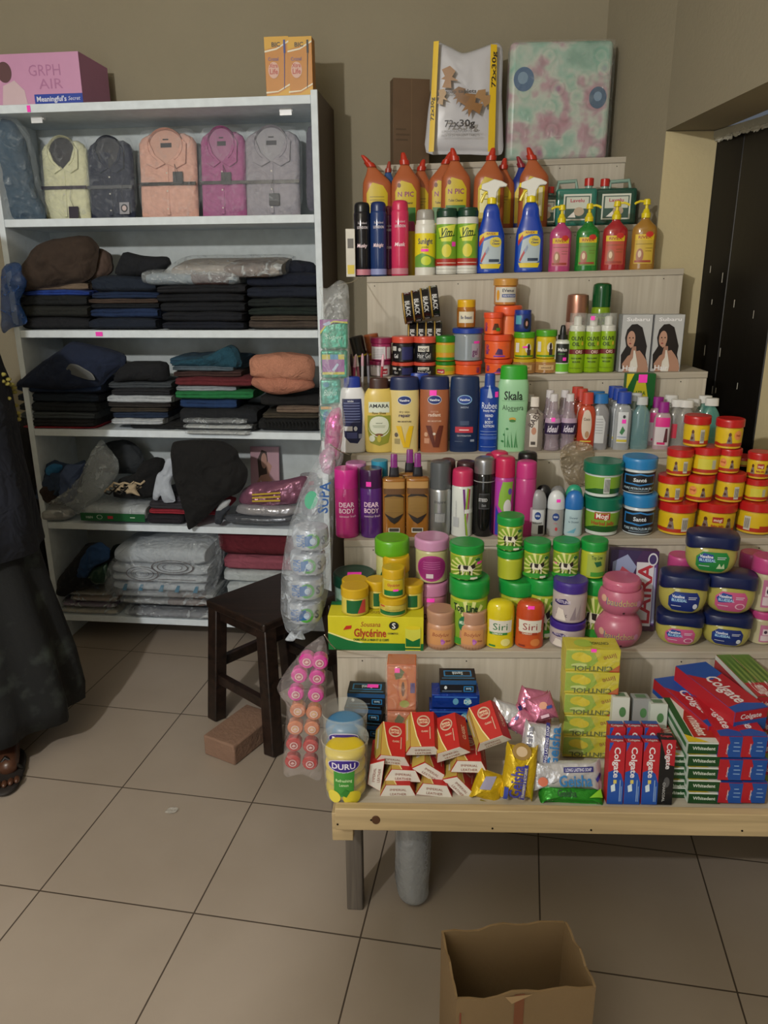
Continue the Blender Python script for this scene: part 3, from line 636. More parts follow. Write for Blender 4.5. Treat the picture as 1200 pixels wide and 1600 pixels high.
trigger(825, 275, 45, 'blue window spray bottle with white trigger head, right one beside the hand wash', 0)
def pump(u, vtop, w, col, label, side=-1, lc='#d8c838'):
    sp = Spot(u, vtop, w, 5, B5); H, r = sp.h, sp.w / 2
    t = thing('hand_wash_bottle', label, 'pump bottle', sp.p, sp.rot, 'clear hand wash bottles with yellow pumps')
    pr = cr([(0, .92, 1), (.02, 1), (.3, .96), (.5, 1), (.6, .92), (.67, .55), (.71, .35), (.74, .33, 1)], 3)
    la = Lathe([(z * H, q * r) for z, q in pr], .62, 2.3).setup(H); la.W = r
    p = P(); la.mesh(p, M(col, 'clear', .88)); p.obj('body', t)
    p = P(); Lathe([(.735 * H, .36 * r), (.8 * H, .37 * r), (.81 * H, .3 * r), (.86 * H, .2 * r), (.865 * H, .13 * r), (.93 * H, .13 * r)]).mesh(p, M('#dcc81c', 'plastic'), 20); p.obj('collar', t)
    g = P(); x = lambda q: q * r * side * -1
    Lathe([(.92 * H, .3 * r), (.99 * H, .26 * r), (H, .2 * r)]).mesh(g, M('#dcc81c', 'plastic'), 16); g.tube([(0, 0, .965 * H), (x(-.55), -.002, .97 * H), (x(-.85), -.002, .95 * H), (x(-.95), -.002, .93 * H)], .0035, M('#dcc81c', 'plastic'), 8); g.obj('pump_head', t)
    p = P(); Lathe([(.1 * H, .003), (.74 * H, .003)]).mesh(p, M('#c8c8b8', 'clear', .6), 8); p.obj('dip_tube', t)
    deco_ = [('r', -.8, .08, .8, .44, lc), ('r', -.8, .42, .8, .50, '#d8b820'), ('t', 'RIVEX', 0, .46, .042, '#9a2c1c', dict(w=1.05)), ('e', -.3, .2, .3, .1, '#a06a50'), ('e', -.3, .22, .14, .05, '#d8c0a0'), ('r', -.7, .36, .7, .365, '#6a5a20'), ('r', .1, .3, .7, .305, '#6a5a20'), ('r', .1, .26, .6, .265, '#6a5a20'), ('r', -.7, .1, .6, .13, '#9a3c2c'), ('e', .35, .5, .3, .04, '#c02c24')]
    p = P(); deco(p, la, deco_); p.obj('label', t)
pump(873, 320, 34, '#b8427a', 'hand wash bottle with bright pink liquid and yellow pump', -1, '#c86a7c')
pump(915, 318, 36, '#147a2c', 'hand wash bottle with green liquid and yellow pump', 1, '#6a9a3c')
pump(957, 314, 38, '#a8242c', 'hand wash bottle with red liquid and yellow pump', 1, '#b8503c')
pump(1002, 311, 38, '#a87a30', 'hand wash bottle with amber liquid at the right end of the step', -1, '#c8a83c')
# ---- fourth step
def tinroll(P_, ax, r, L_, label, txt=True):
    t = thing('hair_dye_tin', label, 'tin', P_, ax, 'black and gold hair dye tins taped in two bundles')
    la = Lathe([(-L_ / 2, r * .97), (-L_ / 2 + .001, r), (-L_ * .2, r), (-L_ * .19, r * .97), (L_ * .19, r * .97), (L_ * .2, r), (L_ / 2 - .001, r), (L_ / 2, r * .97)]).setup(L_); la.W = r
    p = P(); la.mesh(p, M('#1c1a1c', 'gloss'), 32); p.obj('body', t)
    p = P(); deco(p, la, [('r', -3.1, -.44, 3.1, -.3, '#a8883c'), ('t', 'BLACK', .0, .08, .5, '#c8c8c8', dict(w=1.0)), ('t', 'BLACK', -1.6, .08, .5, '#c8c8c8', dict(w=1.0)), ('t', 'BLACK', 1.5, .08, .5, '#c8c8c8', dict(w=1.0))]); p.obj('label', t)
c0 = DF.base(629, STEP[4][0] + .075, STEP[4][1]); zt = DF.pt(629, 477, STEP[4][0] + .075).z; zl = DF.pt(634, 512, STEP[4][0] + .09).z
px = 2.27 / F_PX
where = ['leftmost', 'second from left', 'third from left', 'rightmost']
for i in range(4):
    q = (i - 1.5) * .0262
    tinroll(DF.at(c0.x + q + .0, STEP[4][0] + .075, zt + q * .22), (0, PI / 2 - .12, DF.yaw), .045, .026, 'black and gold hair dye tin, %s of the upper taped row' % where[i])
for i in range(4):
    tinroll(DF.at(c0.x + .012 + (i - 1.5) * .0258, STEP[4][0] + .10, zt - .088), (0, PI / 2, DF.yaw), .040, .0255, 'black and gold hair dye tin on its side, %s of the lower row' % where[i])
tb = Spot(634, 0, 100, 4, .10, h=zt - .088 - .040 - STEP[4][1] - .013)
card('small_carton', 'plain brown carton behind the gel jars carrying the black tins', 'carton', tb.p, DF.yaw, (.1, .055, tb.h), M('#7a6248', 'card'), {})
# tubes left
for u, vt, col, cc, lb, lean in ((560, 524, '#151514', '#1c1a1a', 'black squeeze tube with a yellow ring at the left end of the fourth step', -.22), (579, 521, '#8a4a2c', '#9a5430', 'copper brown squeeze tube behind the black tube', -.15)):
    sp = Spot(u + 10, vt, 23, 4, .05 if u < 570 else .085)
    t = prod('squeeze_tube', lb, 'tube', sp, [('body', [(0, .95, 1), (.55, 1), (.6, .9, 1)], M(col, 'plastic')), ('cap', [(.6, .92, 1), (.98, 1, 1), (1, .9)], M(cc, 'plastic'))], [('r', -1.4, .5, 1.4, .54, '#c8b030')]); t.rotation_euler = (0, lean, sp.rot)
def pj(u, vt, w, lid, body, label, dec, group, back=.05, on=None, **k):
    sp = Spot(u, vt, w, 4, back) if on is None else Spot(u, vt, w, on=on)
    jar(label, sp, M(lid), M(body), dec, group, 'hair_cream_jar', **k); return sp
gm = 'maroon lidded hair cream jars'
a = pj(594, 563, 34, '#8c1c4c', '#c8b8c0', 'maroon lidded white hair jar, lower of the two at the left', [('r', -1, .1, 1, .6, '#d8d0d4'), ('r', .1, .15, .75, .5, '#a8283c'), ('t', 'mogi', .4, .33, .12, '#f0e0e0', dict(w=.55))], gm)
pj(596, 527, 34, '#8c1c4c', '#a03060', 'maroon lidded white hair jar, upper of the two at the left', [('r', -1.1, .08, .4, .62, '#d8d4d8'), ('r', .5, .1, 1.0, .6, '#c8c0c4')] + [('r', -.8, .5 - .07 * i, .2, .515 - .07 * i, '#8a7a84') for i in range(6)], gm, on=a)
gl = 'black hair gel jars with coral lids'
gd1 = [('r', -.1, .1, 1.0, .6, '#2a2c60'), ('t', 'Gel', -.65, .25, .16, '#d8d8d8', dict(w=.45)), ('e', -.3, .5, .12, .07, '#b8b8b8'), ('r', -1.1, .45, -.6, .62, '#c8c8c0')]
gd2 = [('r', -.65, .42, .35, .64, '#d8d4c8'), ('t', 'mogi', -.15, .53, .14, '#1a1a1c', dict(w=.8)), ('t', 'Hair Gel', -.1, .27, .19, '#e0e0e0', dict(w=1.2, b=False)), ('r', -.5, .13, .5, .145, '#a8a8a8')]
for u, nm, dd_ in ((630, 'left', gd1), (664, 'right', gd2)):
    a = pj(u, 565, 36, '#d0503c', '#18181c', 'black hair gel jar with a coral lid, lower one of the %s pair' % nm, dd_, gl)
    pj(u, 525, 36, '#d0503c', '#18181c', 'black hair gel jar with a coral lid, upper one of the %s pair' % nm, dd_, gl, on=a)
gg = 'green lidded yellow hair cream jars'
a = pj(696, 564, 34, '#1c7a1c', '#c8a828', 'green lidded yellow hair jar, lower one beside the black gel jars', [('r', -1.2, .3, 1.2, .6, '#9aa828'), ('r', -.9, .12, -.1, .45, '#b0283c'), ('t', 'mogi', -.5, .28, .12, '#f0e8d8', dict(w=.6))], gg)
pj(696, 524, 34, '#1c7a1c', '#d09828', 'green lidded yellow hair jar, upper one beside the black gel jars', [('r', -1.2, .35, 1.2, .65, '#a8b028'), ('p', [(-1.1, .06), (1.1, .06), (1.1, .16), (.6, .12), (.2, .17), (-.3, .12), (-.8, .17), (-1.1, .12)], '#2c8a24')], gg, on=a)
# orange cream jars, clear gel jar with blue lid, honey jar
go = 'orange hair cream jars'
pur = [('r', .15, .1, 1.0, .55, '#e0602c'), ('t', 'MEJAD', -.85, .4, .28, '#5a2c8a', dict(rot=90, w=.4)), ('p', [(-.2, .2), (.0, .45), (.3, .4), (.35, .18)], '#4c2a60'), ('r', -.3, .1, .5, .16, '#7a3cb0')]
b1 = pj(731, 563, 44, '#e0502c', '#e8602c', 'orange hair cream jar under the clear gel tub', [('t', 'MEJAD', .75, .35, .28, '#6a2c80', dict(rot=90, w=.4))], go)
sp = Spot(730, 512, 48, on=b1)
jar('clear hair gel tub with a blue lid on an orange jar', sp, M('#1c3c9a'), M('#9aa4ac', 'clear', .75), [('r', .25, .12, .8, .55, '#a8a0b0'), ('t', 'gel', .5, .3, .2, '#6a2c60', dict(w=.4))], None, 'hair_gel_jar', lidh=.16, stick=(.6, .58))
sp2 = Spot(728, 468, 28, on=sp)
jar('small honey coloured jar with a yellow cap on the blue lid', sp2, M('#d8a818'), M('#a8681c', 'clear', .9), [('r', -.9, .18, .9, .58, '#d8d0b8'), ('t', 'Be Beauti', 0, .38, .12, '#1c2c60', dict(w=1.3))], None, 'honey_jar', lidh=.27, br=1.05)
b2 = pj(778, 560, 44, '#e0502c', '#e8602c', 'orange hair cream jar, lowest of the stack of three', pur, go, stick=(0, .86))
b3 = pj(777, 522, 44, '#e0502c', '#e8602c', 'orange hair cream jar, middle one of the stack of three', pur, go, on=b2)
pj(770, 488, 30, '#e0502c', '#e8602c', 'small orange hair cream jar, topmost of the stack of three', [('p', [(-.1, .2), (.1, .5), (.5, .5), (.7, .2)], '#5a3020'), ('r', .3, .15, .8, .3, '#4c8a2c'), ('t', 'MEJAD', -.8, .35, .26, '#5a2c8a', dict(rot=90, w=.4))], go, on=b3, stick=(-.1, .88))
sp = Spot(790, 477, 44, 4, .10)
jar('tall orange hair cream tub behind the stack of three', sp, M('#e0582c'), M('#e87840'), [('r', -.2, .1, .9, .6, '#e89050')], None, 'hair_cream_tub', lidh=.15, cat='tub', stick=(-.2, .9))
sp2 = Spot(789, 435, 38, on=sp)
jar('clear jar with a gold lid and white label on the tall orange tub', sp2, M('#c08a3c'), M('#c8843c', 'clear', .85), [('r', -.95, .12, 1.0, .68, '#ccc8bc'), ('t', 'EVenus', .2, .56, .12, '#2c3048', dict(w=1.0)), ('r', -.3, .3, .9, .42, '#2c4a8a'), ('t', 'PURE PETROLEUM', .3, .36, .06, '#e0e0e8', dict(w=1.05)), ('e', -.65, .38, .14, .2, '#d89a30')], None, 'petroleum_jelly_jar', lidh=.27, stick=(-.8, .95))
# amber glass jars + yellow jars + blue can
for k, (u, vt, w_) in enumerate(((818, 518, 33), (852, 515, 33))):
    s1 = Spot(u, 560, 34, 4, .045)
    jar(['amber oil bottle with a yellow neck under the left yellow hair jar', 'amber oil bottle with a yellow neck beside the black capped spray'][k], s1, M('#c8a820'), M('#b0804c', 'clear', .8), [('r', -.7, .25, .7, .6, '#c8a878'), ('t', 'almond', 0, .42, .12, '#5a3c20', dict(w=.9))], 'amber hair oil bottles', 'hair_oil_bottle', lidh=.24, br=1.1, by=.8, cat='bottle')
    s2 = Spot(u, vt, w_, on=s1)
    jar(['yellow hair jar with green lid, left one, below the blue can', 'yellow hair jar with green lid, right one, beside the spray bottle'][k], s2, M('#4a9a1c'), M('#d0b81c'), [('e', .35, .4, .3, .18, '#e0d8c8'), ('e', .4, .45, .12, .12, '#2a1c18'), ('r', .25, .14, .6, .35, '#3a2c30'), ('r', -.9, .25, -.5, .6, '#d8d8d0'), ('r', -1, .08, 1, .14, '#4a8a1c')], 'yellow hair relaxer jars', 'hair_relaxer_jar', lidh=.22, stick=(.05, .45) if k == 0 else None)
    if k == 0:
        s3 = Spot(816, 484, 27, on=s2)
        prod('hair_mousse_can', 'short blue can with a hair model picture on a yellow jar', 'can', s3, [('body', [(0, .95, 1), (.03, 1, 1), (.8, 1, 1), (.82, .96)], M('#1c3478')), ('cap', [(.82, .96, 1), (.97, .96, 1), (1, .85), (1, .001)], M('#1c3890'))],
             [('r', -.9, .35, -.2, .75, '#4c9ab0'), ('e', .4, .38, .35, .25, '#181420'), ('e', .42, .38, .13, .12, '#c09080')])
sp = Spot(876, 508, 24, 4, .04)
prod('hair_spray_bottle', 'slim spray bottle with black top and green base', 'spray bottle', sp, [('body', [(0, .95, 1), (.03, 1), (.6, 1), (.68, .75), (.72, .45, 1)], M('#d8dcd4')), ('collar', [(.7, .62, 1), (.8, .6, 1)], M('#16181a')), ('nozzle', [(.8, .42, 1), (.86, .4), (.97, .3), (1, .22, 1)], M('#16181a'))],
     [('r', -1.2, .03, 1.2, .2, '#6ab82c'), ('r', -.9, .22, .9, .62, '#1a201c'), ('t', 'Maliun', 0, .5, .07, '#e0e0e0', dict(w=1.2)), ('r', -.5, .4, .3, .415, '#4a8a3c')], stick=(.3, .3))
can('tall rose gold topped can behind the left olive oil bottle', Spot(896, 459, 34, 4, .10), M('#a87a68', 'metal'), M('#b8988c', 'plastic'), None, caph=.36, capr=.98)
can('green can with a dark green cap behind the olive oil bottles', Spot(932, 442, 29, 4, .10), M('#0c4a24', 'gloss'), M('#7a9a20', 'gloss'), [('r', -1.2, .62, 1.2, .66, '#2c5a20'), ('t', 'OLIVE', 0, .58, .05, '#2c4a14', dict(w=1.2))], caph=.27, capr=1)
for k, (u, vt) in enumerate(((898, 489), (922, 490), (945, 489))):
    s = Spot(u, vt, 26, 4, .04 + .004 * k)
    prod('olive_oil_mousse_bottle', 'olive green mousse bottle with white pump, %s of the three' % ['left one', 'middle one', 'right one'][k], 'pump bottle', s,
        [('body', [(0, .93, 1), (.015, 1, 1), (.66, 1, 1), (.7, .96, 1)], M('#86ac14')), ('pump', [(.7, .9, 1), (.79, .86), (.8, .45, 1), (.93, .45, 1), (.95, .3)], M('#dcdcd4')), ('clear_cap', [(.705, .98, 1), (.99, .96, 1), (1, .9), (1, .001)], M('#d8dcd8', 'clear', .22))],
        [('t', 'OLIVE', 0, .585, .065, '#16240c', dict(w=1.5)), ('t', 'OIL', -.15, .49, .065, '#16240c', dict(w=.9)), ('r', -1.3, .32, 1.3, .40, '#6c1c20'), ('t', 'ORS', .25, .36, .055, '#e0c8b8', dict(w=.8)), ('t', 'HOLD & SHINE', 0, .25, .028, '#2c3c14', dict(w=1.2)), ('t', 'MOUSSE', 0, .19, .028, '#2c3c14', dict(w=.9)), ('r', -.8, .08, .6, .085, '#3c4c14'), ('e', .6, .5, .14, .035, '#c8b02c')],
        'olive green mousse bottles', stick=(-.2, .93) if k == 1 else None, smooth=True)
hair = lambda: [('r', -1, 0, 1, 1, '#b2b4b6'), ('r', -1, 0, -.97, 1, '#4c4c50'), ('r', .97, 0, 1, 1, '#4c4c50'), ('t', 'Subaru', .05, .92, .06, '#e8e8ec', dict(w=1.5)),
    ('p', [(-.85, .05), (-.9, .3), (-.6, .45), (-.72, .6), (-.62, .74), (-.35, .83), (0, .84), (.35, .78), (.55, .62), (.75, .45), (.7, .3), (.9, .12), (.8, .05)], '#161012'),
    ('p', [(-.7, .0), (-.78, .14), (-.45, .28), (-.2, .32), (.0, .36), (.3, .38), (.55, .3), (.8, .2), (.95, .05), (.9, 0)], '#a8806c'), ('p', [(-.3, .3), (-.2, .45), (.05, .45), (.1, .33)], '#a07866'),
    ('e', -.32, .58, .27, .14, '#b48c78'), ('p', [(-.45, .47), (-.3, .42), (-.12, .46), (-.1, .6), (-.5, .58)], '#b48c78'), ('e', -.42, .60, .05, .012, '#2a1a18'), ('e', -.2, .60, .05, .012, '#2a1a18'), ('e', -.36, .50, .08, .013, '#8c3c3c'), ('p', [(-.4, .54), (-.33, .6), (-.31, .535)], '#9c7462'),
    ('p', [(-.3, 0), (-.25, .18), (-.1, .25), (-.1, .38), (.0, .38), (.15, .22), (.25, .1), (.2, 0)], '#d4d0c8'), ('t', 'Hair', -.3, .07, .09, '#e0e0e4', dict(w=.9))]
for k, u in enumerate((986, 1034)):
    s = Spot(u, 491, 48, 4, .045)
    card('hair_dye_box', ['silver hair dye box with a long-haired woman, left one of two', 'silver hair dye box with a long-haired woman, right one at the end'][k], 'box', s.p, DF.yaw - .03 + .05 * k, (s.w * .97, .05, s.h), M('#9a9c9e', 'card'), dict(front=hair(), top=[('r', -.9, .1, .9, .9, '#c8cacc')]), 'hair dye boxes')
# ---- third step: lotions
V = 'tall squeeze lotion bottles'
def lotion(u, vt, w, body, capm, label, dec, caph=.17, capr=.9, back=.045, by=.5, n=2.3, sh=None, stick=None, km='plastic', grp=None, kind='lotion_bottle'):
    t0 = 1 - caph
    b_ = sh or [(0, .88, 1), (.02, .95), (.2, .98), (.55, 1), (t0 - .08, .97), (t0 - .02, .9), (t0 + .005, .8, 1)]
    return prod(kind, label, 'bottle', Spot(u, vt, w, 3, back), [('body', b_, M(body, km)), ('cap', [(t0, capr, 1), (t0 + .01, capr, 1), (1 - .04, capr * .96), (1 - .01, capr * .9), (1, capr * .7, 1), (1, .001)], M(capm))], dec, grp, by, n, stick=stick)
rnd = [(0, .8, 1), (.02, .9), (.15, .96), (.4, 1), (.65, 1), (.78, .92), (.84, .78), (.86, .7, 1)]
lotion(552, 588, 43, '#d4d6da', '#14308c', 'white lotion bottle with a blue cap and dark blue back label', [('p', [(-.78, .72), (.7, .72), (.8, .5), (.72, .22), (.35, .13), (-.2, .14), (-.62, .22), (-.8, .45)], '#1c2450')] + [('r', -.65, .66 - .035 * i, .55, .668 - .035 * i, '#7a84b0') for i in range(8)] + [('t', 'NIVEA', -.1, .69, .02, '#d8dce8', dict(w=.4)), ('r', -.6, .3, 0, .36, '#d0d4dc'), ('e', .2, .33, .12, .03, '#d0d4dc'), ('r', .4, .2, .65, .26, '#9aa0b8'), ('r', -.4, .2, .3, .28, '#4a548c')], .2, .62, sh=rnd)
lotion(593, 590, 48, '#cdb45c', '#3c2018', 'yellow lotion bottle with a brown cap and AMARA label', [('r', -.72, .55, .72, .69, '#ccd4c4'), ('t', 'AMARA', 0, .64, .05, '#16181a', dict(w=1.3)), ('t', 'Raw Shea', 0, .545, .032, '#6a5a1c', dict(w=.9)), ('p', [(-.8, .51), (.8, .51), (.82, .3), (.6, .14), (0, .1), (-.6, .14), (-.82, .3)], '#8a8c2c'), ('e', 0, .36, .72, .14, '#d0d4c0'), ('o', 0, .38, .72, .14, .1, '#7a8a2c'), ('t', 'natural', 0, .41, .016, '#4a5a2c', dict(w=.4)), ('r', -.4, .37, .4, .375, '#6a7a4c'), ('r', -.35, .35, .35, .355, '#6a7a4c'), ('e', .0, .25, .25, .02, '#7a4a2c'), ('e', -.45, .2, .2, .045, '#d0d4c0'), ('e', .0, .2, .12, .05, '#b8a83c')], .18, .62, sh=rnd)
def vas(u, vt, body, mid, vcol, label, cap, extra, stick=None, km='plastic', oval='#10286c'):
    d = [('e', 0, .70, .46, .06, '#c8d0dc'), ('e', 0, .70, .43, .052, oval), ('t', 'Vaseline', 0, .70, .03, '#e8ecf4', dict(w=.66))] + extra
    if vcol: d += [('p', [(-.55, .36), (-.2, .36), (.05, .13), (.1, .24), (.3, .36), (.6, .36), (.3, .07), (-.05, .07)], vcol)]
    lotion(u, vt, 47, body, cap, label, d, .17, .97, by=.52, sh=[(0, .88, 1), (.02, .93), (.3, .93), (.6, .98), (.8, .96), (.83, .95, 1)], stick=stick, grp='V marked body lotion bottles')
vas(632, 588, '#cfbd80', 0, '#d8b010', 'pale yellow lotion bottle with navy cap and yellow V', '#16244e', [('t', 'dry skin', 0, .55, .03, '#6a5c3c', dict(w=.7, b=False)), ('t', 'repair', 0, .505, .045, '#3a2c50', dict(w=.75)), ('t', '48H MOISTURE', 0, .42, .02, '#5a4c3c', dict(w=.9)), ('e', -.55, .24, .14, .03, '#5a5048'), ('r', -.68, .12, -.3, .19, '#9a8c5c')])
vas(678, 587, '#9c5c3c', 0, '#5c2414', 'cocoa brown lotion bottle with navy cap and dark brown V', '#16244e', [('t', 'cocoa', 0, .55, .03, '#d0a890', dict(w=.5, b=False)), ('t', 'radiant', 0, .505, .045, '#e0c8b8', dict(w=.8)), ('t', '48H MOISTURE', 0, .42, .02, '#d8b8a0', dict(w=.9)), ('e', -.55, .24, .14, .03, '#c89c80'), ('r', -.68, .12, -.3, .19, '#c08c70'), ('e', 0, .25, .09, .018, '#d8c8b8')], stick=(-.1, .79))
vas(724, 587, '#14284c', 0, None, 'navy blue lotion bottle with a red band for men', '#142a50', [('o', 0, .70, .48, .062, .1, '#7ab0d8'), ('t', 'MEN', 0, .6, .025, '#8a94a8', dict(w=.5)), ('r', -.6, .26, .6, .34, '#b83040'), ('r', -.3, .29, .3, .305, '#e8c8c8'), ('r', -.25, .36, .3, .42, '#3c4a68'), ('t', '72H HYDRATION', 0, .22, .02, '#a8b0c0', dict(w=.9)), ('r', -.6, .14, -.1, .145, '#6a7690'), ('r', .4, .14, .7, .17, '#8a94a8')], oval='#143c8c')
lotion(762, 583, 30, '#123c94', '#123a90', 'slim blue hand and body lotion bottle lettered Rubee', [('p', [(-.25, .7), (-.1, .84), (0, .86), (.1, .8), (.3, .7), (.1, .69)], '#a8b8d8'), ('t', 'Rubee', 0, .60, .085, '#d8e0f0', dict(w=1.75, b=False)), ('t', 'Beauty Magic', 0, .535, .028, '#c8d0e8', dict(w=1.3)), ('t', 'HAND', 0, .47, .035, '#d8e0f0', dict(w=.8)), ('t', '&', 0, .43, .025, '#d8e0f0'), ('t', 'BODY', 0, .385, .035, '#d8e0f0', dict(w=.8)), ('t', 'LOTION', 0, .335, .035, '#d8e0f0', dict(w=1.1)), ('r', -.9, .26, .9, .266, '#8aa0d0'), ('r', -.9, .22, .9, .226, '#8aa0d0'), ('r', -.9, .16, .9, .2, '#3a5cb0'), ('r', -.8, .06, .8, .065, '#8aa0d0')], .155, .55, by=.7, sh=[(0, .9, 1), (.015, .97), (.4, 1), (.76, 1), (.81, .95), (.83, .6), (.85, .55, 1)], stick=(.75, .74))
lotion(798, 570, 47, '#93c49a', '#2c9a24', 'tall mint green aloe vera bottle with a green cap', [('t', 'Skala', 0, .66, .10, '#16281c', dict(w=1.25)), ('r', -.8, .595, .8, .599, '#5a8a64'), ('t', 'Aloevera', 0, .52, .06, '#1c4028', dict(w=1.45, b=False)), ('t', 'SHAMPOO', 0, .48, .016, '#3a6a48', dict(w=.6)), ('e', 0, .385, .22, .02, '#c8a03c'), ('e', 0, .365, .2, .016, '#3c7a3c')] + [('p', [(-.45 + .15 * i, .05), (-.5 + .16 * i + .12 * math.sin(i * 2), .22 + .05 * math.cos(i * 1.7)), (-.38 + .15 * i, .05)], '#3c8a50') for i in range(6)] + [('e', -.5, .2, .06, .012, '#2c7a40'), ('e', -.3, .27, .08, .012, '#2c7a40'), ('e', -.6, .12, .1, .012, '#2c7a40')], .16, .9, by=.55, sh=[(0, .85, 1), (.02, .92), (.3, .96), (.6, 1), (.76, 1), (.82, .93), (.845, .88, 1)])
prod('lotion_bottle', 'dark bottle with blue cap glimpsed behind the cocoa lotion bottle', 'bottle', Spot(655, 583, 46, 3, .10), [('body', [(0, .9, 1), (.02, .95), (.8, .95, 1)], M('#16204c')), ('cap', [(.8, .8, 1), (.98, .6), (1, .5, 1)], M('#123a9a'))], by=.45)
prod('lotion_bottle', 'dark brown capped bottle behind the AMARA bottle', 'bottle', Spot(613, 592, 34, 3, .10), [('body', [(0, .9, 1), (.02, .95), (.8, .95, 1)], M('#b09458')), ('cap', [(.8, .8, 1), (.98, .7), (1, .5, 1)], M('#2c1a16'))], by=.5)
# small clear bottles
def clearb(u, vt, w, col, cap, label, dec, back=.04, a=.6, caph=.14, capr=.45, grp='small hair and body oil bottles', by=.6, sh=None, stick=None, kind='oil_bottle', nl=False):
    t0 = 1 - caph
    return prod(kind, label, 'bottle', Spot(u, vt, w, 3, back), [('body', sh or [(0, .85, 1), (.02, .95), (.5, 1), (.66, .95), (.76, .7), (t0 - .02, .42), (t0, .4, 1)], M(col, 'clear', a)), ('cap', [(t0, capr, 1), (.99, capr * .95, 1), (1, capr * .85), (1, .001)], M(cap))], dec, grp, by, 2.4, stick=stick)
clearb(832, 620, 30, '#9a9088', '#d4ccc4', 'frosted clear oil bottle right of the mint green bottle', [('r', -.4, .08, .4, .7, '#d0c8c0'), ('e', 0, .38, .25, .07, '#b8846c'), ('t', 'BABY', 0, .6, .1, '#4a3c38', dict(rot=60)), ('r', -.25, .12, .2, .18, '#4a4440')], sh=[(0, .9, 1), (.02, 1), (.6, 1), (.7, .9), (.76, .5), (.8, .4, 1)], caph=.18)
clearb(825, 616, 26, '#9a9088', '#d8d0c8', 'clear oil bottle half hidden behind the frosted oil bottle', None, back=.10)
idl = [('r', -1.2, .3, 1.2, .5, '#2c1c40'), ('t', 'ideal', 0, .4, .12, '#d8d0e0', dict(w=1.3, shear=.2)), ('r', -1.2, .5, 1.2, .58, '#a890a8')]
wav = [(0, .85, 1), (.03, .95), (.2, .8), (.3, .95), (.5, 1), (.6, .85), (.68, .6), (.76, .55), (.84, .5), (.87, .45, 1)]
for k, (u, vt, bk) in enumerate(((861, 615, .04), (886, 615, .04), (855, 609, .085), (878, 609, .085))):
    clearb(u, vt, 25, '#a898a4', '#c8c4c8', ['clear bottle labelled ideal with a pink price sticker', 'clear bottle labelled ideal left of the orange bottles', 'clear bottle behind the left ideal bottle', 'clear bottle behind the right ideal bottle'][k], idl, bk, .5, .13, .5, 'clear bottles labelled ideal', .9, wav, (0, .56) if k == 0 else None)
for k, (u, vt, bk) in enumerate(((913, 613, .04), (904, 607, .075), (897, 604, .11))):
    clearb(u, vt, 28, '#b8442c', '#b83c30', ['orange red coconut oil bottle, front one of the row', 'orange red coconut oil bottle, second in the row', 'orange red coconut oil bottle, back of the row'][k], [('e', 0, .45, .55, .26, '#c8b8a8'), ('e', .1, .28, .22, .06, '#a8805c'), ('t', 'Coco', 0, .55, .05, '#4a3020', dict(w=.7)), ('r', -.6, .15, .6, .17, '#d8c850')], bk, .88, .2, .62, 'orange red coconut oil bottles')
for k, (u, vt, bk) in enumerate(((934, 615, .045), (928, 611, .08), (923, 611, .115))):
    clearb(u, vt, 27, '#98989c', '#2068a8', ['grey bottle with a bright blue cap beside the orange bottles', 'bottle with bright blue cap behind the front blue capped one', 'bottle with bright blue cap at the back of its row'][k], [('p', [(-.6, .12), (.5, .12), (.6, .5), (.2, .62), (-.6, .62)], '#c4c6c8')] + [('r', -.45, .55 - .05 * i, .3, .56 - .05 * i, '#8a8c90') for i in range(6)], bk, .75, .17, .8, 'bright blue capped bottles')
for k, (u, vt, bk) in enumerate(((969, 612, .04), (962, 606, .075), (955, 603, .11))):
    clearb(u, vt, 26, '#b0b4b8', '#20409c', ['clear bottle with royal blue cap and leafy white label', 'clear bottle with royal blue cap, second in its row', 'clear bottle with royal blue cap, at the back of its row'][k], [('r', -.6, .12, .6, .66, '#c8ccd0'), ('p', [(-.3, .3), (0, .42), (.3, .34), (0, .26)], '#3c7a4c'), ('r', -.6, .14, .6, .18, '#c8b83c'), ('e', .1, .58, .15, .03, '#303438'), ('r', -.5, .22, .5, .23, '#3c68a8')], bk, .6, .2, .85, 'royal blue capped oil bottles', stick=(.1, .5) if k == 0 else None)
for k, (u, vt, bk) in enumerate(((997, 620, .045), (988, 614, .09))):
    clearb(u, vt, 28, '#7aa0a4', '#b8bcbc', ['clear teal bottle wrapped in film left of the pink capped one', 'clear bottle behind the film wrapped teal bottle'][k], None, bk, .5, .15, .6, 'teal clear bottles in film')
for k, (u, vt, bk) in enumerate(((1031, 628, .04), (1022, 620, .09))):
    clearb(u, vt, 26, '#b8a0a8', '#8c2080', ['bottle with purple cap and hot pink and white label', 'purple capped bottle behind the pink and white labelled one'][k], [('r', -.9, .08, .9, .68, '#c8c0c4'), ('r', -.9, .48, .9, .68, '#d82c88'), ('p', [(.2, .15), (.35, .45), (.6, .45), (.7, .15)], '#5a2c34'), ('r', -.5, .1, .4, .15, '#c8286c')], bk, .8, .22, .62, 'purple capped bottles')
wl = ['clear bottle with white cap and red label edge beside the pink bottle', 'clear bottle with white cap, middle of the white capped group', 'clear bottle with flat white cap behind the yellow jars', 'clear bottle with white cap at the back, left of centre', 'teal bottle with white cap at the right end of the step', 'white capped bottle behind the rightmost teal bottle']
for k, (u, vt, bk) in enumerate(((1052, 624, .06), (1066, 625, .05), (1076, 623, .09), (1042, 617, .12), (1104, 622, .05), (1094, 618, .10))):
    clearb(u, vt, 27, '#5a9a90' if k > 3 else '#a8a8a4', '#d0d0ce', wl[k], [('r', -.5, .2, .1, .5, '#c03048')] if k == 0 else None, bk, .6 if k > 3 else .45, .15, .75, 'white capped clear bottles')
s = Spot(991, 583, 44, 3, .16)
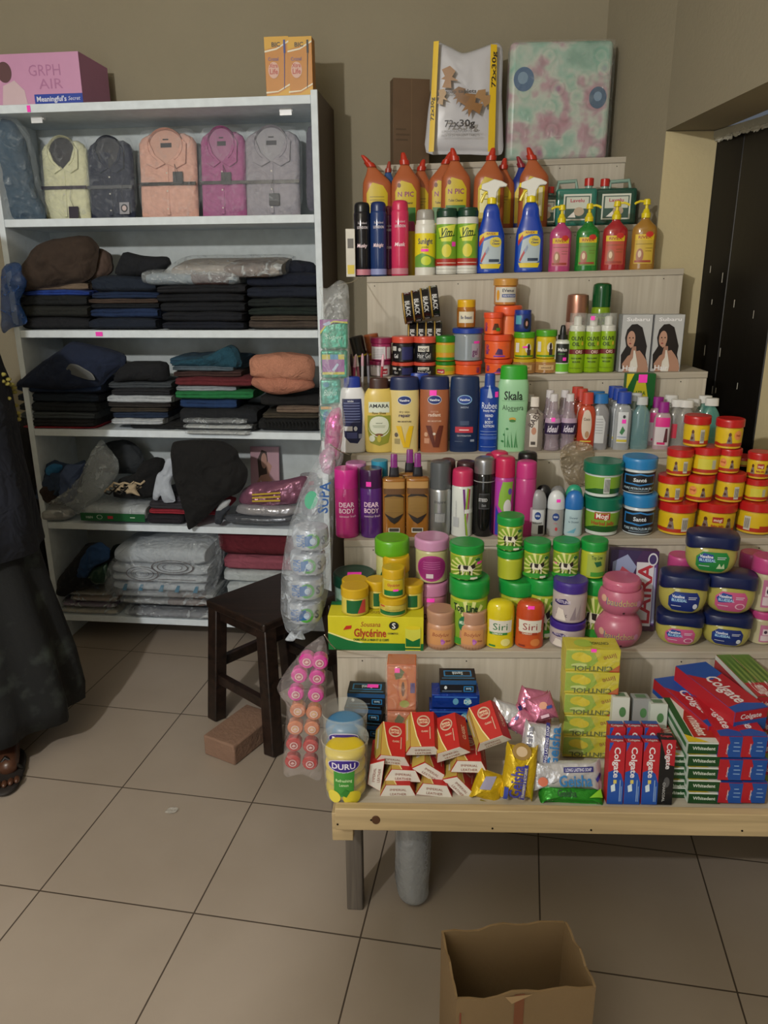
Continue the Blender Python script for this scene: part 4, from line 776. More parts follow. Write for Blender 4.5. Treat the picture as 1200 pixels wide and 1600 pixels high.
card('henna_box', 'green and yellow box with a pink sticker behind the small clear bottles', 'box', s.p, DF.yaw, (s.w, .03, s.h), M('#0c5a24', 'card'), dict(front=[('p', [(-.5, .1), (.5, .1), (.6, .6), (.3, .9), (-.3, .9), (-.6, .6)], '#b8b024'), ('t', 'AFRA', 0, .72, .06, '#1c5a20', dict(w=.7)), ('e', 0, .5, .25, .1, '#101810'), ('p', [(-1, 1), (-1, .75), (-.5, 1)], '#d0c028')]), stick=('front', .1, .93, .3, .06))
# cellophane hanging over the third step
softpx('cellophane_bag', 'crumpled clear brown cellophane hanging over the edge of the third step', 'bag', DF, STEP[3][0] - .006, [(877, 698), (900, 688), (925, 694), (930, 712), (924, 735), (918, 760), (884, 758), (874, 725)], .012, M('#9a8a70', 'film', .5), 5, amp=.006)
# pens
for k in range(7):
    u = 545 + k * 7; P_ = DF.base(u, STEP[3][0] + .105 + (k % 2) * .012, STEP[3][1]); t = thing('eyeliner_pencil', 'slim %s pencil standing in the cluster behind the white and blue lotion bottles' % ['pink', 'silver', 'maroon', 'white', 'rose', 'grey', 'red'][k], 'pencil', P_, (R.uniform(-.06, .06), R.uniform(-.1, .1), 0), 'pencils behind the lotion bottles')
    p = P(); Lathe([(0, .0038), (.235, .0038)]).mesh(p, M(['#b0406c', '#a8a8ac', '#6a2438', '#c8c8cc', '#b86c80', '#7c7c84', '#a83040'][k]), 10); p.obj('barrel', t)
    p = P(); Lathe([(.235, .0045), (.262, .0042), (.27, .001)]).mesh(p, M(['#d8a8b8', '#e0e0e0', '#3c2430'][k % 3]), 10); p.obj('cap', t)
# ---- second step: body sprays, deodorants, petroleum jars
def s2(u, vt, w, back=.045): return Spot(u, vt, w, 2, back)
def db(u, vt, w, col, cap, label, stick=None, back=.045, a=.9):
    prod('body_mist_bottle', label, 'bottle', s2(u, vt, w, back), [('body', [(0, .96, 1), (.012, 1, 1), (.7, 1, 1), (.73, .98, 1)], M(col, 'clear', a)), ('cap', [(.73, 1, 1), (.985, 1, 1), (1, .95, 1), (1, .001)], M(cap, 'gloss'))],
         [('t', 'DEAR', 0, .5, .07, '#e8c8e0', dict(w=1.35)), ('t', 'BODY', 0, .41, .07, '#e8c8e0', dict(w=1.35)), ('t', 'summer fresh', .1, .33, .035, '#e8c8e0', dict(w=1.5, b=False))], 'DEAR BODY mist bottles', stick=stick)
db(543, 731, 37, '#b8307c', '#c02c88', 'pink DEAR BODY mist bottle at the left end of the second step')
db(581, 731, 35, '#5a2880', '#3c1848', 'purple DEAR BODY mist bottle with a dark cap', (-.2, .8))
db(558, 722, 32, '#b890b0', '#b87aa8', 'pale pink capped mist bottle behind the two DEAR BODY bottles', back=.09)
prod('body_mist_bottle', 'bottle with a sky blue cap behind the purple mist bottle', 'bottle', s2(594, 719, 26, .09), [('body', [(0, .96, 1), (.75, 1, 1)], M('#607890', 'clear', .7)), ('cap', [(.75, 1, 1), (1, .98, 1)], M('#2c88a8'))])
for k, (u, vt, bk) in enumerate(((616, 709, .04), (652, 708, .04), (640, 702, .085))):
    s = s2(u, vt, 36, bk)
    prod('perfume_spray', ['amber perfume bottle with gold shield label, left one', 'amber perfume bottle with gold shield label, right one beside the silver can', 'amber perfume bottle behind the front two'][k], 'perfume bottle', s,
         [('body', [(0, .98, 1), (.01, 1, 1), (.68, 1, 1), (.71, .95), (.725, .5, 1), (.73, .3, 1)], M('#946026', 'clear', .9), dict(by=.6, n=4)), ('collar', [(.725, .4, 1), (.73, .44, 1), (.84, .38, 1)], M('#15121a')), ('spray_cap', [(.84, .3, 1), (.985, .28, 1), (1, .24, 1)], M('#7c2878', 'clear', .92))],
         [('r', -1.1, .60, 1.1, .68, '#a8824c'), ('r', -1.1, .53, 1.1, .6, '#5c3c1c'), ('p', [(-.9, .36), (-.5, .38), (-.1, .42), (0, .44), (.1, .42), (.5, .38), (.9, .36), (.95, .5), (.6, .53), (-.6, .53), (-.95, .5)], '#1c120c'), ('p', [(-.9, .49), (0, .51), (.9, .49), (.9, .3), (0, .24), (-.9, .3)], '#7c5c28')] + [('r', -.85, .47 - .018 * i, .85, .473 - .018 * i, '#a8843c') for i in range(9)] + [('p', [(-.85, .3), (0, .24), (.85, .3), (.3, .2), (0, .17), (-.3, .2)], '#1c120c'), ('r', -.45, .06, .45, .12, '#c8c4b8'), ('r', -.38, .075, .38, .115, '#3c3834')], 'amber perfume sprays with gold labels', by=.6, n=4)
def dc(u, vt, w, capc, bodyc, label, dec, caph=.25, ck='plastic', bk='metal', back=.045, **k): can(label, s2(u, vt, w, back), M(capc, ck), M(bodyc, bk), dec, None, caph=caph, capr=1, kind='deodorant_can', cat='deodorant can', **k)
dc(687, 719, 33, '#4c5054', '#a0a2a4', 'brushed silver deodorant can with a dark grey cap', [('t', 'Inspire', 0, .48, .04, '#3a3c40', dict(w=1.1, b=False, shear=.2)), ('r', -.5, .2, .5, .33, '#6a6c70')] + [('r', -.45 + .1 * i, .21, -.41 + .1 * i, .32, '#b8b8b8') for i in range(9)], .36)
dc(721, 731, 33, '#b82c58', '#c8ccc8', 'white deodorant can with magenta cap and green and purple strokes', [('p', [(.0, .72), (.2, .72), (.5, .1), (.35, .02)], '#6a2c7a'), ('p', [(.45, .74), (.65, .72), (.35, .3), (.6, .02), (.4, .02), (.2, .3)], '#8ab030'), ('p', [(.6, .72), (.75, .72), (.5, .2), (.45, .3)], '#b02c5c'), ('t', 'DEODORANT', -.6, .4, .1, '#9a9ca0', dict(rot=90, w=.3)), ('r', -.9, .15, -.3, .3, '#a8acb0'), ('r', .2, .36, 1.1, .42, '#dcdedc')], .24, bk='plastic')
dc(754, 713, 32, '#8c8c90', '#101012', 'black deodorant can with a silver slanted cap', [('r', -.5, .36, .55, .56, '#3c3c40'), ('r', -.44, .375, .5, .545, '#141416'), ('t', 'STEED', -.1, .48, .04, '#c0c0c4', dict(w=.85)), ('t', 'Dark', 0, .41, .03, '#909094', dict(w=.4)), ('r', -1.3, .70, 1.3, .712, '#8a8a8c')], .2, 'metal', 'gloss', dome=.75)
dc(785, 712, 31, '#b82050', '#a83c8c', 'magenta capped can with green, purple and white swirls', [('p', [(-.9, .7), (.9, .7), (.9, .4), (-.2, .05), (-.9, .1)], '#a838a0'), ('p', [(-.2, .7), (.9, .7), (.7, .45), (.0, .3), (-.6, .4), (-.5, .55)], '#80a83c'), ('e', .35, .38, .4, .1, '#d0ccd0'), ('p', [(-.9, .02), (-.3, .02), (-.5, .3), (-.9, .4)], '#2c3ca0'), ('e', .55, .58, .2, .04, '#5a4ca0')], .25, bk='plastic')
dc(776, 704, 28, '#c02c58', '#a0406c', 'deodorant can with a raspberry cap behind the magenta swirled can', None, .25, bk='plastic', back=.095)
dc(818, 719, 32, '#b83078', '#b03478', 'all pink body spray can right of the swirled can', [('r', .5, .2, .9, .4, '#d0a8c0')], .22, bk='plastic')
dc(819, 705, 30, '#141214', '#28242a', 'black capped can behind the all pink can', None, .2, bk='plastic', back=.095)
dc(726, 719, 30, '#3c2428', '#4a3438', 'dark capped can behind the white deodorant can', None, .2, back=.095)
dc(698, 716, 24, '#5a3c3c', '#6a6060', 'brown capped can behind the silver can', None, .2, back=.095)
dc(765, 708, 22, '#8c2038', '#603040', 'dark red capped can behind the black can', None, .2, back=.095)
for k, (u, vt, w, cap, body, bk, lb) in enumerate(((838, 765, 26, '#88888c', '#a8aaac', .035, 'roll-on deodorant with grey cap and black and white label'), (866, 766, 27, '#c8ccd0', '#9c9c9c', .035, 'roll-on deodorant with white cap and a pink sticker'), (894, 766, 29, '#2468b0', '#b4c8cc', .035, 'roll-on deodorant with bright blue cap and pale label'),
      (846, 757, 26, '#1c1c20', '#606068', .075, 'roll-on deodorant with black cap behind the grey capped one'), (868, 759, 26, '#78787a', '#808084', .075, 'roll-on deodorant with dark grey cap behind the white capped one'), (893, 757, 27, '#2c9878', '#7a9a98', .075, 'roll-on deodorant with a sea green cap behind the blue one'))):
    dd_ = [[('r', -.8, .06, .8, .58, '#c8ccd0'), ('r', .1, .06, .8, .25, '#201c20'), ('e', 0, .46, .36, .085, '#1c3c80'), ('t', 'NIVEA', 0, .46, .045, '#e0e4ec', dict(w=.5)), ('t', 'BLACK & WHITE', 0, .3, .035, '#303438', dict(w=1.1))],
           [('e', 0, .44, .38, .085, '#1c3c80'), ('t', 'NIVEA', 0, .44, .045, '#e0e4ec', dict(w=.5)), ('t', 'silky', 0, .3, .03, '#c0808c'), ('e', .1, .17, .14, .04, '#c04048')],
           [('r', -.9, .05, .9, .58, '#a8c0c8'), ('t', 'Shower', 0, .42, .05, '#2c4c60', dict(w=.9, b=False)), ('t', 'to Shower', 0, .33, .05, '#2c4c60', dict(w=1.1, b=False)), ('p', [(-.7, .08), (.3, .2), (.1, .08)], '#6aa8c0')]][k] if k < 3 else None
    prod('roll_on_deodorant', lb, 'deodorant', s2(u, vt, w, bk), [('body', [(0, .9, 1), (.03, .97, 1), (.3, .93), (.5, .95), (.62, .9, 1)], M(body)), ('cap', [(.6, .97, 1), (.63, 1), (.8, .96), (.92, .75), (.985, .4), (1, .001)], M(cap))], dd_, 'roll-on deodorants', .75, stick=(.2, .8) if k == 1 else None)
def stk(base, spec, build):
    for u, vt, w, lb, extra in spec:
        sp = base(u, vt, w) if callable(base) else Spot(u, vt, w, on=base); build(sp, lb, extra); base = sp
    return sp
b_ = s2(938, 772, 59, .055)
gd = [('r', -1.35, .12, 1.35, .62, '#78a030'), ('p', [(-1.3, .12), (1.3, .12), (1.2, .22), (.9, .27), (.6, .22), (.3, .28), (0, .22), (-.4, .28), (-.8, .22)], '#1c5420')]
for k in (0, 1):
    sp = b_ if k == 0 else Spot(940, 719, 61, on=b_)
    jar('large white jar with a green lid, %s of the two' % ['lower one reading Mogi', 'upper one with a barcode'][k], sp, M('#0e6a50'), M('#c8d0cc'), gd + ([('r', -.45, .45, .35, .64, '#a83028'), ('t', 'Mogi', -.05, .55, .13, '#e8e0d8', dict(w=.65)), ('t', 'Herbal Jelly', 0, .36, .1, '#a83c28', dict(w=1.2))] if k == 0 else [('r', .0, .14, .3, .6, '#c8ccc8')] + [('r', .04 + .035 * i, .18, .055 + .035 * i, .56, '#3c3c3c') for i in range(7)]), 'large green lidded jars', 'petroleum_jelly_jar', lidh=.32, br=.9, taper=.08)
b_ = s2(995, 768, 52, .055)
sd = [('r', -1.5, .06, 1.5, .62, '#14161c'), ('p', [(-1, .56), (-.4, .56), (0, .6), (.4, .56), (1, .56), (1, .28), (.4, .28), (0, .25), (-.4, .28), (-1, .28)], '#2c78b8'), ('p', [(-.9, .52), (-.4, .52), (0, .56), (.4, .52), (.9, .52), (.9, .32), (.4, .32), (0, .29), (-.4, .32), (-.9, .32)], '#14161c'), ('t', 'Santé', 0, .42, .1, '#d0d8e0', dict(w=.75)), ('t', 'PURE PETROLEUM JELLY', 0, .18, .06, '#a8c0d0', dict(w=1.9)), ('r', -.6, .1, .6, .115, '#8aa0b0')]
for k in (0, 1):
    sp = b_ if k == 0 else Spot(996, 712, 53, on=b_)
    jar('black and blue Santé jar with a sky blue lid, %s' % ['lower one on the step', 'upper one of the stack'][k], sp, M('#2478b4'), M('#c0c8cc'), sd, 'sky blue lidded jars', 'petroleum_jelly_jar', lidh=.30, br=.92, taper=.06)
# yellow baby jelly jars with red lids
yg = 'yellow petroleum jelly jars with red lids'
def yj(sp, lb, kind=0, stick=None):
    d = [('r', -1.5, .1, 1.5, .68, '#d0b018'), ('p', [(-1.4, .1), (1.4, .1), (1.4, .17), (1, .21), (.7, .17), (.4, .22), (.1, .18), (-.2, .22), (-.6, .18), (-1, .22), (-1.4, .18)], '#a82c18')]
    per = lambda x: [('e', x, .5, .1, .07, '#5a3420'), ('p', [(x - .18, .2), (x + .2, .2), (x + .1, .45), (x - .08, .45)], '#7a6a64'), ('e', x - .02, .3, .09, .05, '#4c2c20')]
    bar = lambda x: [('r', x - .16, .14, x + .16, .58, '#c0bcb0')] + [('r', x - .12 + .05 * i, .2, x - .1 + .05 * i, .52, '#3c3a38') for i in range(5)]
    if kind == 0: d += per(-.35) + bar(.35)
    elif kind == 1: d += per(.15) + [('e', -.55, .45, .28, .17, '#d88a50'), ('t', 'mogi', -.55, .48, .08, '#a02c20', dict(w=.4))]
    elif kind == 2: d += [('e', .55, .48, .3, .16, '#d88a50'), ('t', 'Baby', .55, .48, .07, '#a02c20', dict(w=.35))] + per(-.05)
    elif kind == 3: d += [('r', -.55, .22, .65, .6, '#c8c040'), ('r', .35, .24, .6, .56, '#a8a898')]
    elif kind == 4: d += per(-.6) + per(.55) + [('r', -.25, .42, .25, .6, '#a83028'), ('t', 'mogi', 0, .51, .1, '#e8d8c8', dict(w=.4)), ('t', 'Baby Jelly', 0, .32, .07, '#a83028', dict(w=.6))]
    else: d += bar(-.5) + [('r', .1, .14, .9, .3, '#a82c18')]
    jar(lb, sp, M('#b41c1c'), M('#c8a428', 'plastic'), d, yg, 'petroleum_jelly_jar', lidh=.27, br=.93, taper=.05, stick=stick, rot=sp.rot)
Y = {}
def yy(key, u, vt, w, lb, kind, back=.06, on=None, stick=None):
    Y[key] = Spot(u, vt, w, 2, back) if on is None else Spot(u, vt, w, on=Y[on], back=back if back != .06 else .05)
    yj(Y[key], lb, kind, stick)
yy('a', 1054, 781, 58, 'large yellow jar with red lid on the second step, next to the Santé jars', 0)
yy('b', 1115, 781, 60, 'large yellow jar with red lid, middle of the bottom row, behind the blue lidded jar', 4)
yy('c', 1177, 780, 60, 'large yellow jar with red lid at the right end of the bottom row', 5)
yy('d', 1047, 741, 43, 'small yellow jar with barcode in the second layer, leftmost', 0, on='a')
yy('e', 1091, 740, 43, 'small yellow jar in the second layer, second from left', 1, on='b')
yy('f', 1138, 737, 44, 'small yellow jar in the second layer, third from left', 0, on='b')
yy('g', 1180, 746, 38, 'yellow jar at the right edge, second layer, beside the small third one', 3, on='c')
yy('h', 1060, 700, 40, 'small yellow jar with barcode in the third layer, leftmost', 0, on='d')
yy('i', 1100, 696, 46, 'yellow jar with a pale plain label in the third layer, red lid tilted light', 3, on='e', back=.01)
yy('j', 1137, 699, 36, 'small yellow jar with a pink sticker on its lid in the third layer', 1, on='f', stick=(.0, .86))
yy('k', 1184, 705, 36, 'small yellow jar at the right edge, top of its stack', 4, on='g')
yy('l', 1086, 648, 40, 'small yellow jar, topmost left one of the pile, beside the clear bottles', 0, on='i')
yy('m', 1137, 653, 42, 'small yellow jar, topmost right one of the pile, in front of the dark door', 2, on='j')
yy('n', 1160, 712, 40, 'yellow jar behind the rightmost stack, red lid showing', 3, on='f', back=.08)
# ---- first step
def s1(u, vt, w, back=.05): return Spot(u, vt, w, 1, back)
gb = s1(589, 952, 146, .045)
gdep = .085
card('glycerine_box', 'long yellow and green Glycerine box at the left end of the first step', 'box', gb.p, DF.yaw, (gb.w, gdep, gb.h), M('#c8c020', 'card'), dict(
    front=[('r', -1, 0, 1, .22, '#0e6a34'), ('p', [(-1, .22), (-1, .5), (-.6, .3), (-.3, .22)], '#0e6a34'), ('p', [(-1, .5), (-1, .54), (-.55, .33), (-.25, .24), (-.32, .22), (-.6, .3)], '#e0dc90'), ('t', 'Sousana', -.1, .78, .15, '#a03c20', dict(w=.42, b=False, shear=.2)), ('t', 'Glycérine', -.12, .53, .24, '#a8301c', dict(w=.68)), ('t', 'CREME POUR LA MAIN ET LE CORPS', -.1, .32, .07, '#3c5a20', dict(w=.75)), ('p', [(-.68, .6), (-.62, .72), (-.5, .74), (-.52, .64)], '#b8281c'),
           ('e', .38, .75, .1, .12, '#181c1c'), ('t', 'S', .38, .75, .16, '#e0e0d8'), ('t', 'COSMETICS', .36, .52, .05, '#28302c', dict(w=.22)), ('r', .62, .1, .94, .7, '#c8c848'), ('e', .78, .7, .16, .06, '#d0c020'), ('p', [(.63, .14), (.93, .14), (.93, .4), (.78, .3), (.63, .4)], '#0e6a34'), ('r', .62, .02, .94, .05, '#c8c848')],
    top=[('r', -1, .75, 1, 1, '#0e6a34'), ('t', 'Sousana', .05, .35, .3, '#8a6c1c', dict(w=.5, b=False))]), bev=.0012)
gcol = ['#c8a81c', '#c8b850']
def gj(u, vt, w, lb, d=0, on=gb, back=.0, H=None, lid='#c09c18', body='#c8b850'):
    sp = Spot(u, vt, w, on=on); sp.p = DF.base(u, gb.d + back, gb.p.z + gb.h) if on is gb else sp.p
    if on is gb:
        sp.p.z = gb.p.z + gb.h + .0006; sp.d = gb.d + back; sp.h = DF.pt(u, vt, sp.d).z - sp.p.z
    dd_ = [[('r', -.6, .12, .85, .6, '#0e5a2c'), ('p', [(.2, .12), (.85, .12), (.85, .6), (.6, .6)], '#b8403c'), ('r', -1.3, .05, 1.3, .09, '#b8a830')],
           [('r', -1.3, .1, 1.3, .62, '#b8a848'), ('p', [(-1.1, .12), (1.1, .12), (1.1, .3), (0, .2), (-1.1, .35)], '#1c6a34'), ('t', 'Glycérine', 0, .42, .1, '#7a7a30', dict(w=1.1, b=False)), ('r', -1, .55, -.6, .62, '#b8402c')],
           [('r', -.9, .1, .9, .62, '#c0a820'), ('t', 'Glycérine', 0, .48, .1, '#a8402c', dict(w=1.1)), ('r', -.9, .1, .9, .28, '#0e6a34')], [('r', -.3, .12, .5, .6, '#0e5a2c')]][d]
    jar(lb, sp, M(lid), M(body), dd_, 'yellow lidded glycerine jars', 'glycerine_jar', lidh=.34, br=.96, taper=0, stick=(.2, .3) if d == 2 else None); return sp
gj(555, 914, 43, 'yellow glycerine jar at the front left on the Glycerine box', 0, back=-.015)
a = gj(614, 929, 43, 'yellow glycerine jar at the front centre of the Glycerine box', 1, back=-.015)
gj(555, 904, 41, 'yellow lidded jar directly behind the front left jar', 0, back=.03)
gj(589, 904, 34, 'yellow lidded jar in the middle behind the two front jars', 3, back=.022)
gj(643, 909, 38, 'yellow lidded jar with barcode at the right end of the box', 3, back=.024)
gj(615, 885, 36, 'small yellow Glycerine jar with a pink sticker stacked on top', 2, on=a)
s = Spot(619, 866, 42, 1, .11); jar('tall yellow lidded jar standing behind the stacked small one', s, M('#c09c18'), M('#b8a850'), [('r', -1, .1, 1, .6, '#b8a440')], 'yellow lidded glycerine jars', 'glycerine_jar', lidh=.2)
s = Spot(555, 893, 66, 1, .13); jar('wide jar with dark green lid and a pink sticker behind the Glycerine box', s, M('#0c3c2c'), M('#8aa89c'), [('r', -1, .1, 1, .6, '#2c6a4c')], None, 'cream_jar', lidh=.2, topstick=True)
s0 = Spot(613, 902, 54, 1, .135, h=.075); jar('pale jar supporting the bright green lidded one at the back', s0, M('#4a8a1c'), M('#a8a868'), None, None, 'cream_jar', lidh=.25)
s = Spot(613, 839, 54, on=s0); jar('pale jar with bright green lid and dark green round label', s, M('#5aa01c'), M('#b8b878'), [('e', .1, .35, .9, .3, '#1c5424'), ('e', .1, .35, .8, .26, '#2c7030'), ('r', -.3, .3, .5, .42, '#b8c890')], None, 'cream_jar', lidh=.24)
s0 = Spot(672, 904, 54, 1, .12); jar('pink jar with pink lid and a pink sticker, lower of the pair', s0, M('#b8789c'), M('#b87888'), [('e', .0, .35, .8, .28, '#c08898'), ('t', 'TONE UP', 0, .38, .11, '#3c2c38', dict(w=1.1)), ('e', .0, .52, .15, .08, '#2c2028')], None, 'cream_jar', lidh=.24, stick=(0, .7))
s = Spot(674, 837, 54, on=s0); jar('pale jar with lilac lid and round magenta label, upper of the pair', s, M('#b884a8'), M('#b4b080'), [('e', 0, .36, .92, .3, '#9c2c78'), ('e', 0, .36, .84, .26, '#882468')] + [('r', -.5, .5 - .05 * i, .5, .51 - .05 * i, '#b870a0') for i in range(4)] + [('r', -.3, .14, .1, .24, '#c8b8c0')], None, 'cream_jar', lidh=.24)
# cow cream jars
def cow(s_=1, ox=0): 
    f = lambda x, y: (ox + x * s_, .36 + y * s_)
    return [('p', [f(-.42, .12), f(.3, .1), f(.45, .16), f(.5, .02), f(.36, -.02), f(.3, -.07), f(-.4, -.05), f(-.5, .06)], '#d8d4c0'), ('p', [f(-.2, .11), f(.1, .1), f(.05, -.02), f(-.15, 0)], '#241c18'), ('p', [f(.2, .1), f(.45, .16), f(.48, .03), f(.32, .0)], '#241c18'), ('p', [f(-.42, .1), f(-.3, .12), f(-.34, -.04), f(-.48, 0)], '#241c18'),
            ('p', [f(-.38, -.04), f(-.32, -.04), f(-.33, -.18), f(-.38, -.18)], '#241c18'), ('p', [f(-.22, -.04), f(-.16, -.04), f(-.17, -.18), f(-.22, -.18)], '#d8d4c0'), ('p', [f(.12, -.05), f(.19, -.05), f(.18, -.18), f(.13, -.18)], '#241c18'), ('p', [f(.24, -.05), f(.3, -.05), f(.3, -.18), f(.25, -.18)], '#d8d4c0')]
tl = 'milk cream jars with green lids'
def topl(sp, lb, kind=0, grp=tl, stick=None):
    rays = [('p', [(.02, .36), (1.1 * math.cos(a_), .36 + .36 * math.sin(a_)), (1.1 * math.cos(a_ + .18), .36 + .36 * math.sin(a_ + .18))], '#c8cc80') for a_ in [i * .42 for i in range(15)]]
    d = [('r', -1.2, .06, 1.2, .7, '#7a9c2c')]
    if kind == 0: d += rays + cow() + [('p', [(-1.1, .06), (1.1, .06), (1.1, .12), (0, .2), (-1.1, .14)], '#2c8a2c'), ('e', .6, .63, .16, .04, '#145c38'), ('r', .2, .06, .6, .12, '#c8ccb8')]
    elif kind == 1: d = [('r', -.5, .08, 1.0, .68, '#98a848'), ('t', 'Top Line', .2, .6, .1, '#1c4c28', dict(w=.8)), ('p', [(0, .48), (.5, .5), (.6, .38), (.2, .34)], '#1c5c38'), ('r', -.2, .08, .9, .2, '#3c8a2c')]
    elif kind == 2: d += rays[:6] + cow(.7, .55) + [('t', 'Top Line', -.2, .62, .11, '#10301c', dict(w=1.2)), ('e', -.2, .38, .3, .12, '#1c6a44'), ('t', 'MILKING', -.2, .4, .05, '#d0e0c8', dict(w=.5)), ('r', -1.1, .06, 1.1, .16, '#3c8a2c')]
    else: d = []
    jar(lb, sp, M('#148a38'), M('#a8b030'), d, grp, 'milk_cream_jar', lidh=.25, br=.93, taper=.05, stick=stick)
b0 = s1(731, 899, 62, .055); topl(b0, 'large Top Line milk cream jar with green lid behind the yellow Siri bottle', 2)
topl(Spot(728, 846, 54, on=b0), 'cow milk cream jar stacked on the large Top Line jar', 0, stick=(.85, .5))
b0 = s1(806, 901, 60, .11); topl(b0, 'large green lidded cream jar at the bottom of the tall stack', 3)
b1 = Spot(796, 856, 42, on=b0); topl(b1, 'plain yellow green cream jar in the middle of the tall stack', 3)
topl(Spot(796, 804, 42, on=b1), 'cow milk cream jar on top of the tall stack of three', 0)
for k, (u, w, ku, lb1, lb2) in enumerate(((843, 46, 0, 'large cow milk cream jar half hidden left of the purple lidded jars', 'cow milk cream jar with green lid, left one of the upper row of three'), (884, 48, 3, 'green lidded cream jar hidden behind the purple lidded jars', 'cow milk cream jar with a pink sticker, middle of the row of three'), (925, 48, 0, 'cow milk cream jar half hidden left of the pink double jar', 'plain Top Line cream jar, right one of the row of three'))):
    b0 = Spot(u, 899, w + 4, 1, .095); topl(b0, lb1, ku)
    topl(Spot(u - (6 if k == 0 else 2 if k == 1 else 0), 844 - k, 42, on=b0), lb2, [0, 0, 1][k], stick=(-.9, .4) if k == 1 else None)
for k, u in enumerate((688, 737)):
    s = s1(u, 950, 46, .035)
    prod('body_lotion_jar', ['peach ribbed body lotion jar beside the Glycerine box', 'peach ribbed body lotion jar beside the yellow Siri bottle'][k], 'jar', s, [('body', [(0, .86, 1), (.05, .95), (.12, 1), (.55, 1), (.64, .96), (.68, .9, 1)], M('#b88868')), ('lid', lidprof(.68, 1, .95), M('#a88068'))],
         [('r', -.8, .16, .8, .56, '#c8905c'), ('t', 'Bodyluv', 0, .44, .1, '#8a3c30', dict(w=1.15, b=False, shear=.2)), ('e', .1, .28, .1, .045, '#a85cb0'), ('e', .2, .25, .1, .045, '#a85cb0'), ('e', .12, .22, .1, .045, '#b878b8'), ('t', 'Shea', .5, .27, .05, '#8a5040')] + [('r', -1.2 + .2 * i, .02, -1.17 + .2 * i, .12, '#a07858') for i in range(13)], 'peach body lotion jars')
for k, (u, c1, c2, nm) in enumerate(((780, '#c8b81c', '#d0bc1c', 'LEMON'), (826, '#b04420', '#b85024', 'CARROT'))):
    s = s1(u, 936, 44, .035)
    prod('soap_bottle', ['yellow Siri lemon bottle with a domed cap', 'orange Siri carrot bottle with a domed cap'][k], 'bottle', s, [('body', [(0, .9, 1), (.04, 1), (.3, .97), (.5, .97), (.62, .98), (.64, .9, 1)], M(c2)), ('cap', [(.64, .98, 1), (.66, 1), (.85, .95), (.94, .8), (.985, .5), (1, .001)], M(c1, 'gloss'))],
         [('p', [(-.85, .36), (.85, .36), (.9, .62), (-.9, .62)], '#d0ccc0'), ('e', 0, .42, .9, .09, '#d0ccc0'), ('t', 'Siri', 0, .49, .15, '#1c6a38' if k == 0 else '#8c2c2c', dict(w=1.1, b=False)), ('r', -.8, .31, .5, .36, '#2c7a38' if k == 0 else '#9a3820'), ('t', nm, -.2, .335, .035, '#e0dcc8', dict(w=.7)), ('e', .4, .15, .35, .08, '#d8d080' if k == 0 else '#c87840'), ('r', -.8, .05, -.3, .09, '#2c7a38' if k == 0 else '#7a2c1c')], 'Siri bottles', .75, stick=(0, .9) if k == 1 else None)
b0 = s1(885, 965, 55, .05)
vd = [('r', -1.4, .06, 1.4, .7, '#b0a4a4'), ('p', [(-1, .55), (-.3, .62), (.0, .5), (-.6, .45), (-1, .48)], '#2c2060'), ('t', 'VESTLINE', -.45, .54, .07, '#c8c0d0', dict(w=.9)), ('p', [(.0, .1), (.3, .45), (.35, .1)], '#8a7c84'), ('p', [(.3, .1), (.6, .5), (.6, .1)], '#9a8c90'), ('t', 'Garlic', -.5, .22, .1, '#3c3040', dict(w=.7, b=False)), ('p', [(-.9, .08), (-.2, .08), (-.4, .35), (-.7, .38)], '#d0c8c0')]
jar('Vestline garlic jar with a purple lid, lower of the two', b0, M('#3c2880'), M('#a89c9c'), vd, 'purple lidded Vestline jars', 'hair_cream_jar', lidh=.26, br=.98, taper=.04)
jar('Vestline garlic jar with a purple lid, upper of the two', Spot(888, 903, 53, on=b0), M('#3c2880'), M('#a89c9c'), vd, 'purple lidded Vestline jars', 'hair_cream_jar', lidh=.26, br=.98, taper=.04)
s = s1(963, 901, 72, .055); hB = s.h
for k in (0, 1):
    sp = Spot(963, 0, 72, 1, .055, h=hB * .5); sp.p.z += k * hB * .5
    if k == 0: pr = [('body', [(0, .6, 1), (.06, .78), (.3, .98), (.55, 1), (.8, .86), (.92, .68), (1, .66, 1)], M('#b06078'))]
    else: pr = [('body', [(0, .68, 1), (.12, .84), (.32, .95), (.55, .95), (.72, .86, 1)], M('#b06078')), ('lid', [(.72, .78, 1), (.74, .80, 1), (.93, .80, 1), (1, .72, 1), (1, .001)], M('#b8607c', 'gloss'))]
    prod('baby_cream_jar', ['round pink baudchou jar, lower one of the stacked pair', 'round pink baudchou jar, upper one with the lid'][k], 'jar', sp, pr, [('t', 'baudchou', .0, .45, .2, '#5c6a90' , dict(w=1.35)), ('t', 'baudchou', .012, .455, .2, '#c8a860', dict(w=1.3, b=False)), ('e', -.8, .5, .14, .1, '#c8a088'), ('e', .75, .4, .12, .1, '#b87c9c'), ('e', .1, .12, .05, .04, '#3c2028')], 'stacked round pink jars')
s = Spot(982, 862, 72, 1, .13)
